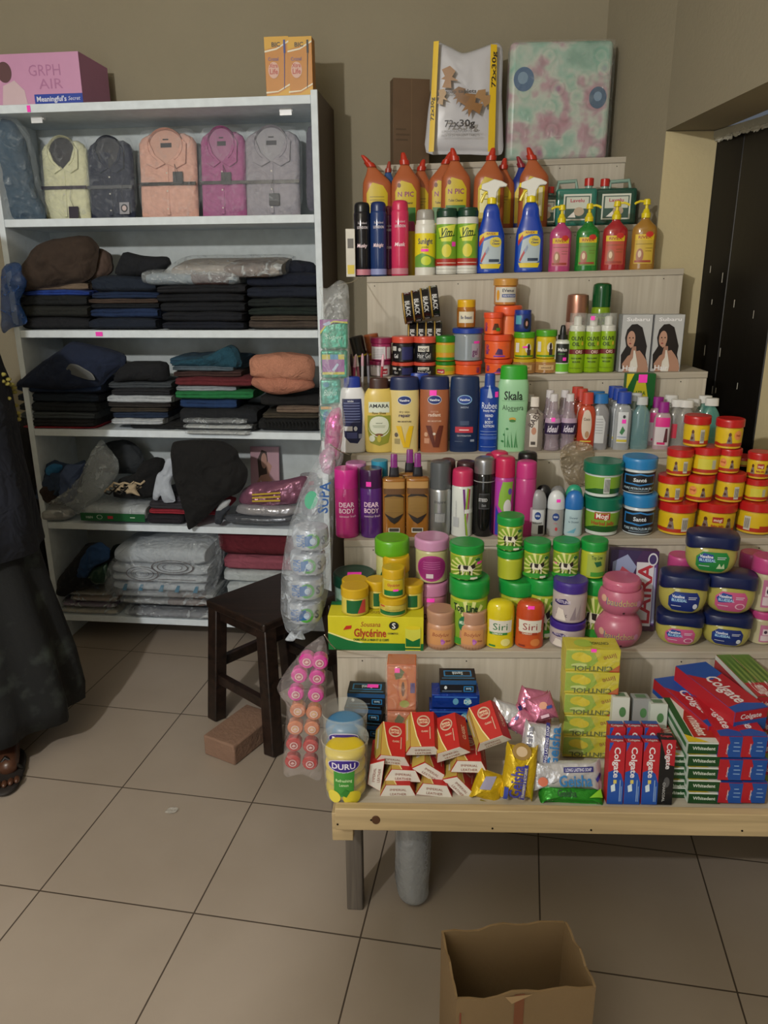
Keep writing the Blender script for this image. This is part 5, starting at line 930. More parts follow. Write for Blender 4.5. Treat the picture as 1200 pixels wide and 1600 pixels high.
card('soap_powder_box', 'purple detergent box with large red LAIRA lettering leaning at the back', 'box', s.p, (-.12, .0, DF.yaw - .1), (s.w, .035, s.h * 1.0), M('#3c1e4c', 'card'), dict(front=[('p', [(-1, 1), (-1, .75), (.0, .85), (.3, 1)], '#30204c'), ('p', [(-.9, .5), (-.9, .85), (-.3, .95), (.1, .8), (-.2, .6)], '#8c94b8'), ('p', [(-.8, .6), (-.5, .8), (-.1, .72), (-.4, .6)], '#b04858'), ('r', .25, .08, .95, .84, '#60407a'), ('p', [(.86, .1), (.97, .1), (.9, .8), (.84, .8)], '#9aa0c0'), ('r', .1, .06, .82, .86, '#c8c4cc'), ('t', 'LAIRA', .46, .46, .6, '#a82838', dict(rot=90, w=.76)), ('e', .75, .9, .2, .08, '#c8c8d0'), ('e', .75, .9, .15, .06, '#3c2c60'), ('r', -1, 0, 1, .06, '#4a2434')]))
# blue seal jars
bs = 'blue lidded petroleum jelly jars'
def bsj(sp, lb, lab):
    c = dict(blue='#14286c', pink='#b8507c', green='#1c7a38')[lab]
    H, r = sp.h, sp.w / 2
    t = thing('petroleum_jelly_jar', lb, 'jar', sp.p, sp.rot, bs)
    la = Lathe([(z * H, q * r) for z, q in cr([(0, .55, 1), (.03, .68), (.12, .84), (.28, .95), (.45, .98), (.6, .95), (.66, .9, 1)], 3)], .72, 2.4).setup(H); la.W = r
    p = P(); la.mesh(p, M('#a8a050', 'clear', .92), 40); p.obj('body', t)
    p = P(); Lathe([(z * H, q * r) for z, q in [(.6, .98), (.62, 1), (.88, 1), (.93, .96), (.97, .8), (1, .5), (1, .001)]], .74, 3.2).mesh(p, M('#101c48'), 40)
    p.v = [(x, y, z - .10 * H * (1 - (x / r) ** 2) * (1 if z < .7 * H and y < 0 else 0) * -1) for x, y, z in p.v]; p.obj('lid', t)
    p = P(); deco(p, la, [('p', [(-.65, .22), (-.45, .10), (.4, .08), (.62, .2), (.66, .45), (.5, .58), (-.4, .58), (-.66, .45)], c), ('p', [(-.6, .42), (-.35, .55), (0, .52), (.05, .34), (-.5, .3)], '#103c8c'), ('t', 'Vaseline', -.25, .47, .07, '#e0e4ec', dict(w=.5)), ('t', 'BLUESEAL', -.2, .38, .07, '#a8d0e8', dict(w=.62)), ('r', -.5, .22, -.1, .235, '#c8ccd8'), ('r', .15, .46, .5, .475, '#c8ccd8'), ('r', .15, .42, .45, .435, '#c8ccd8')]
         + {'blue': [('e', .45, .24, .1, .07, '#c8ccd8')], 'pink': [('o', .35, .24, .2, .08, .25, '#d8b0c0')], 'green': [('p', [(.15, .18), (.25, .32), (.33, .22), (.42, .32), (.48, .18)], '#b8d0a8')]}[lab])
    p.obj('label', t)
j1 = s1(1058, 952, 70, .055); bsj(j1, 'pink labelled jelly jar with navy lid, bottom row left', 'pink')
j2 = s1(1131, 952, 72, .05); bsj(j2, 'blue labelled jelly jar with navy lid, bottom row right', 'blue')
j3 = Spot(1064, 890, 73, on=j1); bsj(j3, 'blue labelled jelly jar with navy lid, middle row left', 'blue')
j4 = Spot(1137, 890, 74, on=j2); bsj(j4, 'pink labelled jelly jar with navy lid, middle row right', 'pink')
j5 = Spot(1108, 828, 77, on=j3); bsj(j5, 'green labelled jelly jar with navy lid, topmost of the pyramid', 'green')
# pink tubs at the right edge and the pink ones behind
r0 = s1(1186, 950, 40, .06)
pkd = [('r', -.2, .1, .8, .62, '#b0688c'), ('r', -.1, .14, .5, .3, '#c8b8c0'), ('r', 0, .32, .4, .5, '#d0c0c8'), ('e', .2, .41, .12, .05, '#3c2840')]
jar('pale jar with pink lid at the right edge, lower of the two', r0, M('#b04078'), M('#b0a888'), pkd, 'pink lidded jars at the right edge', lidh=.22)
jar('pale jar with pink lid at the right edge, upper of the two', Spot(1189, 868, 42, on=r0), M('#b04078'), M('#b0a888'), pkd, 'pink lidded jars at the right edge', lidh=.28)
for k, (u, vt, w) in enumerate(((1053, 866, 40), (1160, 862, 36), (1160, 944, 30))):
    s = Spot(u, vt, w, 1, .14)
    jar(['pink lidded jar behind the middle row left jelly jar', 'pink domed jar behind the topmost jelly jar, to its right', 'pink lidded jar low behind the right jelly jars'][k], s, M('#b0447c'), M('#b07088'), None, 'pink lidded jars behind the jelly jars', lidh=.2)

# ---- tray: soaps and toothpaste
def box_at(kind, lb, u, v, d, dim, rot, mat, faces, grp=None, cat='box', stick=None, part='carton'):
    """box whose front face centre is seen at u, v on the plane d"""
    w, dp, h = dim; c = DF.pt(u, v, d); q = Matrix.Rotation(rot[2], 3, 'Z') @ Matrix.Rotation(rot[1], 3, 'Y') @ Matrix.Rotation(rot[0], 3, 'X')
    loc = c - q @ Vector((0, -dp / 2, h / 2))
    zmin = min((loc + q @ Vector((sx * w / 2, sy * dp / 2, sz * h))).z for sx in (-1, 1) for sy in (-1, 1) for sz in (0, 1))
    lim = STEP[0][1] + DF.tilt * DF.lat(loc) + .0006
    if zmin < lim: loc.z += lim - zmin
    return card(kind, lb, cat, loc, rot, dim, mat, faces, grp, stick=stick, part=part)
blk = [('r', -1, .0, 1, 1, '#101318'), ('r', -.78, .3, .78, .8, '#2878b0'), ('r', -.7, .38, .7, .72, '#12161c'), ('t', 'Santé', 0, .55, .26, '#c0d0dc', dict(w=.6, rot=180)), ('r', -.9, .1, .9, .18, '#3c6c90')]
blf = [('r', -1, .7, 1, 1, '#1c4a78'), ('r', -.9, .2, .2, .28, '#506070'), ('r', .3, .2, .85, .6, '#2878b0'), ('r', .36, .26, .8, .54, '#12161c'), ('t', 'Santé', .58, .4, .16, '#a8c8dc', dict(w=.3, rot=180)), ('e', -.7, .5, .08, .12, '#c8d0d4')]
for k, (u, v, d, lb) in enumerate(((565, 1143, .21, 'black and blue Santé soap box at the bottom of the left stack'), (562, 1118, .22, 'black and blue Santé soap box in the middle of the left stack'), (567, 1094, .225, 'black and blue Santé soap box on top of the left stack with a pink sticker'))):
    box_at('soap_box', lb, u + 5, v, d, (.088, .055, .034), (0, 0, DF.yaw - .12 + .05 * k), M('#101318', 'card'), dict(front=blf, top=blk), 'black and blue soap boxes', stick=('top', .3, .6, .3, .14) if k == 2 else None)
for k, (u, v, d) in enumerate(((712, 1106, .205), (714, 1076, .21))):
    if k == 1: box_at('soap_box', 'black and blue Santé soap box on top of the blue wrapped soaps', 716, 1074, .21, (.082, .055, .036), (0, 0, DF.yaw + .03), M('#101318', 'card'), dict(front=blf, top=blk), 'black and blue soap boxes')
for k, (u, v) in enumerate(((708, 1119), (712, 1096))):
    box_at('wrapped_soap', ['blue wrapped soap bar at the bottom under the Santé box', 'blue wrapped soap bar directly under the Santé box'][k], u, v, .2, (.108, .055, .033), (0, 0, DF.yaw + .02), M('#143c9c', 'foil'), dict(front=[('e', .0, .5, .12, .25, '#5a98b8'), ('e', .5, .5, .16, .28, '#5a98b8'), ('t', 'DB', .5, .5, .3, '#c0d8d0'), ('r', -.9, .8, .9, .9, '#3468b8')], top=[('r', -.5, .2, .5, .7, '#2c58b0')]), 'blue wrapped soaps', 'soap', part='wrapper')
s = Spot(628, 1030, 50, 0, .20)
for k in range(2):
    hh2 = s.h * .5
    t = card('papaya_soap_pack', ['orange papaya soap pack in clear film, lower one', 'orange papaya soap pack in clear film with a pink sticker, upper one'][k], 'soap pack', s.p + Vector((0, 0, k * (hh2 + .001))), DF.yaw, (s.w * .88, .05, hh2 - .001), M('#b05c38', 'card'),
         dict(front=[('r', -.9, .05, .9, .95, '#b8683c'), ('e', .1, .5, .42, .36, '#a8502c'), ('e', .1, .5, .3, .28, '#c07840'), ('e', .1, .48, .12, .16, '#3c2418'), ('p', [(-.5, .8), (-.2, .95), (.2, .85), (0, .72), (-.4, .68)], '#2c5a2c'), ('e', .2, .16, .34, .08, '#8a9a3c'), ('r', .6, .4, .92, .62, '#2c3c80')]), 'orange papaya soap packs', stick=('front', -.3, .88, .18, .05) if k else None)
    p = P(); p.box(-s.w / 2, -.03, 0, s.w / 2, .03, hh2 - .0005, M('#d8b8a8', 'film', .2)); p.obj('clear_film', t, bev=.009, seg=3)
# soap tubs
for k, (u, vt, w, bk, c1, c2, lb) in enumerate(((541, 1108, 70, .115, '#3c74a0', '#6088a8', 'clear tub of blue Duru soaps behind the yellow tub'), (541, 1150, 72, .045, '#c8b01c', '#c8c050', 'clear tub of yellow Duru lemon soaps at the front left corner'))):
    s = Spot(u, vt, w, 0, bk); H, r = s.h, s.w / 2
    t = thing('soap_tub', lb, 'tub', s.p, s.rot, 'clear tubs of Duru soaps')
    p = P(); la = Lathe([(.0, r * .86), (.003, r * .9), (H * .5, r * .95), (H * .97, r * .99), (H * .975, r * 1.03), (H, r * 1.03)]).setup(H); la.W = r
    vs = []; la.mesh(p, M('#dde0d8', 'clear', .22)); p.f = [f for f in p.f if len(f) == 4]; p.obj('tub', t)
    for q in range(4 if k else 3):
        z0 = .004 + q * (H * .84 if k else H * .84) / (4 if k else 3); hh3 = H * .84 / (4 if k else 3)
        p = P(); Lathe([(z0 + hh3 * a_, r * b2) for a_, b2 in cr([(0, .5, 1), (.08, .7), (.25, .84), (.5, .87), (.75, .84), (.92, .7), (1, .5), (1, .001)], 2)]).mesh(p, M(c1), 32); tag(p.obj('soap_bar'), 'x', 'soap')
        so = bpy.context.scene.collection.objects[-1]; so.location = t.location; so.rotation_euler = t.rotation_euler
        tag(so, '%s round soap bar inside the %s Duru tub, %s' % (['blue', 'yellow'][k], ['rear', 'front'][k], ['lowest', 'second from the bottom', 'third from the bottom', 'topmost'][q]), 'soap', 'soap bars in the tubs')
    p = P(); deco(p, la, [('p', [(-.5, .16), (.35, .14), (.42, .6), (-.48, .6)], '#3c8a34' if k else '#2c5a90'), ('e', -.05, .70, .72, .115, '#c0bcd0'), ('e', -.05, .70, .68, .10, '#34207c'), ('t', 'DURU', -.05, .70, .1, '#d8d4e0', dict(w=1.05)), ('t', 'Refreshing', -.05, .45, .05, '#b8d8a0', dict(w=.7)), ('t', 'Lemon', -.05, .37, .05, '#b8d8a0', dict(w=.4))] + ([('e', -.5, .14, .3, .11, '#d8c848'), ('e', .3, .13, .4, .12, '#d0c030'), ('p', [(-.2, .2), (0, .3), (.2, .24), (.05, .15)], '#2c7a2c')] if k else [])); p.obj('label', t)
    if k: p = P(); p.box(-.004, -r * .6, H * .85, .018, -r * .3, H * .852, M(PINK, 'print')); p.obj('price_sticker', t)
# imperial leather boxes
ig = 'Imperial Leather soap boxes heaped in the tray'
def imp(u, v, d, roll, tilt, yaw, lb, L_=.088, w=.078, h=.03, dz=0):
    c = DF.pt(u, v, d); c.z += dz; t = thing('soap_box', 'red Imperial Leather soap box, ' + lb, 'soap box', c, (0, 0, 0), ig)
    q = Matrix.Rotation(DF.yaw + yaw, 4, 'Z') @ Matrix.Rotation(tilt, 4, 'X') @ Matrix.Rotation(roll, 4, 'Y'); t.rotation_euler = q.to_euler()
    a, b2 = w / 2, w * .33; pts = [(-a, -h / 2), (a, -h / 2), (a * .98, -h / 2 + .003), (b2, h / 2), (-b2, h / 2), (-a * .98, -h / 2 + .003)]
    p = P(); p.prism(pts, 0, L_, M('#a81c18', 'card')); p.obj('carton', t, smooth=20)
    p = P(); p.prism([(x * .97, z * .94) for x, z in pts], -.0006, 0.0, M('#d0ccc4', 'card')); p.flat = True
    pl = Plane((0, -.0006, -h / 2), (1, 0, 0), (0, 0, 1), a, h); deco(p, pl, [('t', 'IMPERIAL', 0, .62, .2, '#8a4a38', dict(w=.92, b=False)), ('t', 'LEATHER', 0, .27, .2, '#8a4a38', dict(w=.9, b=False))]); p.obj('end_flap', t)
    pl = Plane((0, 0, h / 2), (1, 0, 0), (0, 1, 0), b2, L_); p = P()
    deco(p, pl, [('p', [(-1, 0), (-.2, 0), (-.55, .3), (-.8, .7), (-1, 1)], '#b09040'), ('p', [(-.2, 0), (-.1, 0), (-.45, .3), (-.72, .7), (-.9, 1), (-.98, 1), (-.8, .7), (-.55, .3)], '#d8c890'), ('e', .1, .72, .55, .17, '#b8a088'), ('e', .1, .72, .45, .13, '#a02820'), ('t', 'IMPERIAL', .1, .76, .06, '#d8c8a8', dict(w=.75)), ('t', 'LEATHER', .1, .68, .06, '#d8c8a8', dict(w=.75)), ('t', 'CLASSIC', .2, .42, .05, '#d8b8a0', dict(w=.6)), ('r', .6, .2, .66, .55, '#c8a890')])
    s_l = (Vector((-b2, 0, h / 2)) - Vector((-a, 0, -h / 2))); pl2 = Plane((-(a + b2) / 2, 0, 0) , (s_l.x, 0, s_l.z), (0, 1, 0), s_l.length / 2, L_); deco(p, pl2, [('r', -.95, .03, .95, .97, '#b09848'), ('r', -.3, .3, .2, .9, '#c0b8a8')])
    s_r = (Vector((a, 0, -h / 2)) - Vector((b2, 0, h / 2))); pl3 = Plane(((a + b2) / 2, 0, 0), (s_r.x, 0, s_r.z), (0, 1, 0), s_r.length / 2, L_); deco(p, pl3, [('r', -.95, .03, .95, .97, '#a81c18'), ('t', 'CLASSIC', .1, .5, .6, '#d8b8a0', dict(rot=90, w=.4))])
    p.obj('printing', t)
for a in [(622, 1236, .035, 0, .0, .03, 'bottom row, leftmost white end facing forward'), (679, 1235, .035, .05, 0, -.05, 'bottom row, centre, under the tilted one'), (719, 1232, .04, .8, 0, -.1, 'bottom row, rightmost, steeply tilted down to the right'),
          (587, 1211, .05, -1.45, 0, 0, 'standing on its side beside the yellow tub'), (630, 1212, .05, .06, .03, .05, 'middle row, left'), (673, 1208, .052, .62, .05, 0, 'middle row, tilted down to the right in the centre'), (733, 1198, .052, 0, .05, .0, 'middle row, right, level white end'),
          (613, 1188, .058, .1, .32, .0, 'top row, left, gold side showing'), (661, 1173, .062, -.05, .38, .03, 'top row, second from left, upright crest'), (705, 1178, .058, -.45, .36, .1, 'top row, third, tilted up to the right'), (770, 1160, .066, -.42, .42, .25, 'top row, rightmost, turned toward the left')]: imp(*a)
# geisha and other wrapped soaps
def pillow(kind, lb, u, v, d, w, h, th, roll, tilt, mat, decs, grp=None, seed=1, cat='soap', yaw=0):
    c = DF.pt(u, v, d); t = thing(kind, lb, cat, c, (0, 0, 0), grp)
    q = Matrix.Rotation(DF.yaw + yaw, 4, 'Z') @ Matrix.Rotation(-tilt, 4, 'X') @ Matrix.Rotation(roll, 4, 'Y'); t.rotation_euler = q.to_euler()
    ol = [(-w / 2, -h / 2), (-w * .42, -h * .40), (w * .42, -h * .40), (w / 2, -h / 2), (w * .52, 0), (w / 2, h / 2), (w * .42, h * .42), (-w * .42, h * .42), (-w / 2, h / 2), (-w * .53, 0)]
    p = P(); puff(p, ol, th, mat, seed, .003, 30, rings=8, flatback=.8, curve=.35); p.obj('wrapper', t, smooth=180)
    class PS:
        W = w / 2; H = h; curved = True
        def map(s, x, z, off):
            q_ = min(1, max(abs(x) / (w / 2), abs(z - h / 2) / (h / 2))); return (x, -th / 2 * (1 - q_ ** 2.4) ** .35 - .0022 - off * 1.5, z - h / 2)
    p = P(); deco(p, PS(), decs); p.obj('printing', t)
yel, wht = M('#c8a81c', 'foil'), M('#b8b8bc', 'foil')
gt = [('r', -.55, .1, -.35, .9, '#2c2c80'), ('t', 'Geisha', 0, .5, .5, '#2c2c88', dict(rot=90, w=.7))]
pillow('wrapped_soap', 'yellow Geisha soap leaning upright in the middle of the tray', 812, 1205, .045, .066, .125, .04, .12, .35, yel, [('e', -.1, .86, .6, .13, '#8a6c30'), ('e', -.1, .86, .35, .08, '#b8a080'), ('r', .15, .08, .4, .66, '#2c2c80'), ('t', 'Geisha', -.25, .36, .75, '#34348c', dict(rot=90, w=.55)), ('t', 'STRAWBERRY & GLYCERINE', .27, .36, .16, '#c8c0a0', dict(rot=90, w=.5)), ('r', -.9, .05, -.65, .25, '#2c3c90')], 'Geisha wrapped soaps', 3)
pillow('wrapped_soap', 'yellow wrapped soap lying left of the yellow Geisha soap', 763, 1228, .045, .062, .075, .035, .35, .3, yel, [('p', [(-.6, .4), (.1, .5), (.2, .9), (-.5, .8)], '#8c88a0'), ('r', -.3, .1, .3, .15, '#8a7a1c')], 'Geisha wrapped soaps', 5)
pillow('wrapped_soap', 'white Geisha soap standing behind the lying white one', 846, 1164, .085, .078, .105, .035, .12, .5, wht, [('r', .1, .04, .3, .96, '#24246c'), ('t', 'Geisha', .6, .5, .6, '#2c70a8', dict(rot=90, w=.8)), ('t', 'LONG LASTING SOAP', .2, .5, .14, '#c0c0d0', dict(rot=90, w=.8)), ('t', 'Geisha', -.75, .5, .3, '#606070', dict(rot=90, w=.7))], 'Geisha wrapped soaps', 7)
pillow('wrapped_soap', 'white Geisha soap lying across the front, lettering upside down', 884, 1210, .05, .145, .068, .036, -.04, .4, wht, [('r', -.1, .62, .75, .78, '#24246c'), ('t', 'LONG LASTING SOAP', .32, .7, .1, '#c0c0d0', dict(w=.75)), ('t', 'Geisha', .22, .38, .34, '#2c70a8', dict(w=.95, rot=0)), ('e', -.7, .35, .14, .14, '#b85c3c'), ('p', [(.85, .3), (1, .5), (.95, .6), (.8, .4)], '#2c2c80')], 'Geisha wrapped soaps', 9)
pillow('wrapped_soap', 'bright green wrapped soap at the front under the white Geisha soap', 893, 1244, .03, .13, .036, .04, .02, .9, M('#2c8a28', 'foil'), [('t', 'Geisha', -.2, .5, .4, '#0c4420', dict(w=.6)), ('p', [(.5, .3), (.9, .9), (.95, .4)], '#80c030')], 'Geisha wrapped soaps', 4)
pillow('wrapped_soap', 'crumpled white wrapped soap behind the rightmost soap box', 790, 1118, .14, .07, .066, .035, .3, .5, wht, [('p', [(.5, .9), (.8, .7), (.9, .75), (.7, 1)], '#202060'), ('r', -.5, .3, .2, .34, '#c0c0c8')], None, 11)
for k, (u, v, r_) in enumerate(((817, 1128, .5), (846, 1107, -.3), (838, 1133, .1), (832, 1096, .2))):
    pillow('wrapped_soap', ['pink wrapped soap nearest the white crumpled one', 'pink wrapped soap with white and blue marks beside the CINTHOL stack', 'pink wrapped soap low in front of the pink heap', 'pink wrapped soap topmost at the back'][k], u, v, .13 + .012 * k, .06, .064, .032, r_, .5, M('#b86c88', 'foil'), [('e', .1, .6, .3, .12, '#c89078'), ('r', .3, .45, .7, .55, '#2c4890'), ('r', -.3, .2, .3, .3, '#d0b0c0')] if k == 1 else [('p', [(-.7, .4), (-.5, .45), (-.5, .6), (-.7, .55)], '#3c3c88')], 'pink wrapped soaps', 12 + k)
# CINTHOL stack
cb = DF.pt(896, 1190, .17); zt_ = DF.pt(896, 1014, .17).z; n_ = 5; z0 = STEP[0][1] + .014; ch = (zt_ - z0) / n_; cwid = 82 * proj(DF.pt(896, 1080, .17))[2] / F_PX
for k in range(n_):
    b0 = DF.base(896 + (1.2 * (2 - k)), .17 + .03, 0); b0.z = z0 + ch * k
    t = card('soap_pack', 'yellow CINTHOL lime soap pack printed upside down, %s of the stack' % ['lowest', 'second from the bottom', 'third from the bottom', 'fourth from the bottom', 'topmost'][k], 'soap pack', b0, DF.yaw - .02, (cwid, .06, ch - .001), M('#bdb01c', 'card'),
         dict(front=[('p', [(-1, .12), (-.1, .15), (.2, .5), (0, .95), (-1, .95)], '#8aa838'), ('e', -.5, .68, .3, .2, '#c8b820'), ('e', -.3, .6, .25, .18, '#d0bc20'), ('e', -.5, .3, .3, .08, '#b8c880'), ('t', 'CINTHOL', -.0, .15, .22, '#3c4a1c', dict(w=1.5, rot=180)), ('t', 'lime', .62, .68, .24, '#8a3c1c', dict(w=.5, rot=200, b=False)), ('p', [(.6, .02), (1, .02), (1, .35)], '#a84020')], top=[('e', -.3, .5, .35, .3, '#9ab040'), ('t', 'CINTHOL', .3, .5, .2, '#3c4a1c', dict(w=.7, rot=180))]), 'CINTHOL soap packs', stick=('front', .0, .97, .1, .08) if k == 4 else None)
    p = P(); p.box(-cwid / 2 - .002, -.032, 0, cwid / 2 + .002, .032, ch - .0005, M('#dcdc98', 'film', .13)); p.obj('clear_film', t, bev=.004)
# toothpaste
cg = 'Colgate toothpaste boxes standing upright'
cf = [('r', -1, 0, 1, 1, '#a81c28'), ('p', [(-1, 0), (1, 0), (1, .35), (.6, .5), (-.2, .56), (-1, .52)], '#1c4a9c'), ('p', [(-1, .85), (-.5, 1), (-1, 1)], '#1c4a9c'), ('t', 'Colgate', .05, .68, .75, '#d8d4d8', dict(rot=-90, w=.5)), ('p', [(-.6, .3), (-.1, .34), (.0, .22), (-.5, .2)], '#c8d8e0'), ('r', -.3, .34, .1, .4, '#c8b85c'), ('r', .5, .05, .6, .4, '#8aa8d0'), ('r', .7, .05, .78, .3, '#8aa8d0')]
def upb(u, vt, vb, w, d, lb, faces, mat, grp, dep=.03, tilt=-.12, top=None):
    s = Spot(u, vt, w, 0, d); card('toothpaste_box', lb, 'toothpaste box', s.p, (tilt, 0, DF.yaw), (s.w, dep, s.h), mat, dict(front=faces, top=top), grp)
ctop = [('r', -1, .5, 1, 1, '#2c5098'), ('t', 'Colgate', 0, .28, .3, '#d0c8cc', dict(w=1.5))]
for k, u in enumerate((956, 982, 1009)):
    upb(u + 1, 1161, 0, 24.5, .03, 'red and blue Colgate box upright in the front row, %s of three' % ['left', 'middle', 'right'][k], cf, M('#a81c28', 'card'), cg, top=ctop)
    upb(u + 1, 1138, 0, 24, .07, 'Colgate box upright in the second row, behind the %s front box' % ['left', 'middle', 'right'][k], cf, M('#a81c28', 'card'), cg, top=ctop)
upb(1034, 1157, 0, 23, .03, 'black and red Colgate charcoal box right of the upright red ones', [('r', -1, 0, 1, 1, '#101012'), ('p', [(-1, 1), (1, 1), (1, .6), (0, .62), (-.4, .8)], '#a01c28'), ('t', 'Colgate', .2, .75, .7, '#d0ccd0', dict(rot=-90, w=.4)), ('e', .1, .35, .4, .08, '#4a4a4c'), ('t', 'CHARCOAL', -.2, .2, .35, '#a0a0a0', dict(rot=-90, w=.3))], M('#101012', 'card'), cg, top=[('t', 'Colgate', 0, .5, .3, '#c04048', dict(w=1.5))])
def lie(u, v, d, w, h, L_, yaw, lb, endf, topf, mat, grp, sidef=None, pitch=0, leftf=None):
    box_at('toothpaste_box', lb, u, v, d, (w, L_, h), (pitch, 0, DF.yaw + yaw), mat, dict(front=endf, top=topf, left=leftf), grp, 'toothpaste box')
we = [('r', -1, .0, 1, .95, '#14401c'), ('t', 'Whitedent', 0, .5, .3, '#c8d0c4', dict(w=1.4)), ('r', -1, .9, 1, 1, '#c8ccc8')]
wt = [('r', -1, 0, 1, 1, '#c4c8c0'), ('r', -1, 0, -.55, 1, '#1c5428'), ('p', [(-.5, .1), (.9, .1), (.9, .62), (-.1, .7), (-.5, .5)], '#a02820'), ('t', 'Whitedent', .2, .36, .7, '#d8d4cc', dict(rot=-90, w=.44)), ('p', [(-1, 0), (.3, 0), (-1, .16)], '#c8b020'), ('t', 'Herbal', .3, .86, .4, '#3c6a30', dict(rot=-90, w=.2)), ('e', .4, .76, .2, .04, '#3c7a2c')]
wl_ = [('r', -1, 0, 1, 1, '#b8c4bc'), ('r', -.9, .3, .9, .7, '#2c6a3c')]
wgp = 'Whitedent toothpaste boxes stacked lying down'
for k in range(5):
    lie(1100, 1247 - k * 19.5, .02, .064, .0255, .17, .0, 'green and white Whitedent box in the right lying column, %s' % ['bottom one', 'second from the bottom', 'third from the bottom', 'fourth from the bottom', 'top one'][k], we, wt, M('#c0c4bc', 'card'), wgp, leftf=wl_)
for k in range(4):
    lie(1058, 1247 - k * 19.5, .04, .045, .0255, .17, 0, 'green and white Whitedent box in the left narrow column, %s' % ['bottom one', 'second from the bottom', 'third from the bottom', 'top one'][k], we, wt, M('#c0c4bc', 'card'), wgp, leftf=wl_)
for k, (u, vt, d_) in enumerate(((962, 1092, .15), (994, 1094, .155), (1020, 1102, .14))):
    upb(u, vt, 0, 26, d_, ['white red and green toothpaste box standing behind the upright Colgates', 'silver grey toothpaste box standing behind the upright Colgates', 'white and green toothpaste box standing at the back beside the lying columns'][k], [('r', -1, 0, 1, 1, ['#c0c4bc', '#8a8c8c', '#b8c0b8'][k]), ('p', [(-1, 0), (1, 0), (1, .5), (-.2, .6)], ['#98302c', '#50585c', '#2c6a38'][k]), ('e', .2, .8, .4, .07, '#4c7a4c')], M(['#c0c4bc', '#909494', '#b8c0b8'][k], 'card'), 'boxes standing at the back of the tray', top=[('r', -.6, .2, .6, .8, '#5a7a5c')])
ce = [('r', -1, 0, 1, 1, '#1c4a94'), ('p', [(-1, 0), (-.1, 0), (-.35, .35), (-.1, .7), (-.3, 1), (-1, 1)], '#a81c28'), ('t', 'Colgate', -.3, .4, .12, '#d0c8cc', dict(rot=90, w=.5)), ('r', .2, .3, .75, .34, '#8aa8d0'), ('r', .2, .5, .75, .54, '#8aa8d0'), ('r', .2, .7, .6, .74, '#8aa8d0')]
ct = [('r', -1, 0, 1, 1, '#a81c28'), ('p', [(-1, 1), (1, 1), (1, .72), (0, .62), (-1, .8)], '#1c4a9c'), ('t', 'Colgate', .1, .42, .8, '#d8d4d8', dict(rot=-90, w=.55)), ('p', [(-1, 0), (1, 0), (1, .08), (0, .14), (-1, .1)], '#1c4a9c')]
for j in range(2):
    for k in range(3):
        lie(1142 + j * 36, 1239 - k * 36, .018, .048, .0475, .19, 0, 'red and blue Colgate box lying end-on, %s row of the %s column' % (['bottom', 'middle', 'top'][k], ['left', 'right'][j]), ce, ct, M('#a81c28', 'card'), 'Colgate boxes lying end-on in two columns', leftf=[('r', -1, 0, 1, .5, '#1c4a9c')])
for k, (u, v, d_, w_, h_, yw_) in enumerate(((1112, 1128, .07, .056, .036, .28), (1160, 1110, .065, .078, .05, .30))):
    lie(u + 12, v + 16, d_, w_, h_, .2, yw_, ['long Colgate box lying askew on the Whitedent column', 'large Colgate box lying askew on the end-on Colgate columns'][k], [('r', -1, 0, 1, 1, '#1c4a94'), ('r', -1, .55, 1, 1, '#a81c28'), ('t', 'Colgate', 0, .75, .22, '#d8d4d8', dict(w=1.3)), ('t', 'Maximum', 0, .35, .12, '#a8c0e0', dict(w=.9)), ('t', 'Cavity Protection', 0, .18, .1, '#a8c0e0', dict(w=1.2))], ct, M('#1c4a94', 'card'), 'Colgate boxes lying askew on top', leftf=[('r', -1, 0, 1, 1, '#a81c28'), ('r', -1, 0, 1, .3, '#1c4a9c')])
gtp = [('r', -1, 0, 1, 1, '#5a7a34')] + [('p', [(-.8 + .3 * i, .1), (-.6 + .3 * i, .5), (-.75 + .3 * i, .95), (-.9 + .3 * i, .5)], ['#48682a', '#7a9048'][i % 2]) for i in range(6)] + [('r', -1, 0, 1, .3, '#a82430'), ('t', 'Colgate', 0, .2, .3, '#d0c8c8', dict(w=1.2))]
for j in range(2):
    for k in range(5):
        lie(1197 + 26 * j, 1240 - k * 34, .13 if k > 2 else .10, .042, .046, .19, .1, 'red and green Colgate herbal box at the right edge, %s layer, %s column' % (['lowest', 'second', 'third', 'fourth', 'top'][k], ['left', 'right'][j]), [('r', -1, 0, 1, 1, '#a82430'), ('r', -1, .0, 1, .35, '#7a8a3c'), ('t', 'Colgate', 0, .65, .25, '#d8d0d0', dict(w=1.4))], gtp, M('#a82430', 'card'), 'Colgate herbal boxes at the right edge', leftf=[('r', -1, 0, 1, 1, '#a02430'), ('r', -1, .75, 1, 1, '#c8ccc8')])
# ================================================================ hanging packs at the left of the stand
HF = Frame(0, 0, 0)
def hang(name, lb, u0, u1, v0, v1, y, dep, mat, faces, grp, cat='pack'):
    a = HF.pt(u0, v1, y); b_ = HF.pt(u1, v0, y); c = Vector(((a.x + b_.x) / 2, y + dep / 2, a.z))
    return card(name, lb, cat, c, 0, (b_.x - a.x, dep, b_.z - a.z), mat, dict(front=faces), grp, part='pack', bev=.006)
tealf = [('p', [(-1, .55), (-.6, .8), (0, .95), (1, .9), (1, 1), (-1, 1)], '#8a4a8c'), ('p', [(-1, .5), (-.6, .76), (0, .91), (1, .86), (1, .92), (0, .96), (-.6, .83), (-1, .6)], '#b8b43c'), ('t', 'Super', .0, .42, .15, '#a8d0c0', dict(w=1.3, b=False, shear=.3)), ('p', [(-.8, .85), (-.3, .95), (-.2, .85), (-.6, .78)], '#9ab0d0')]
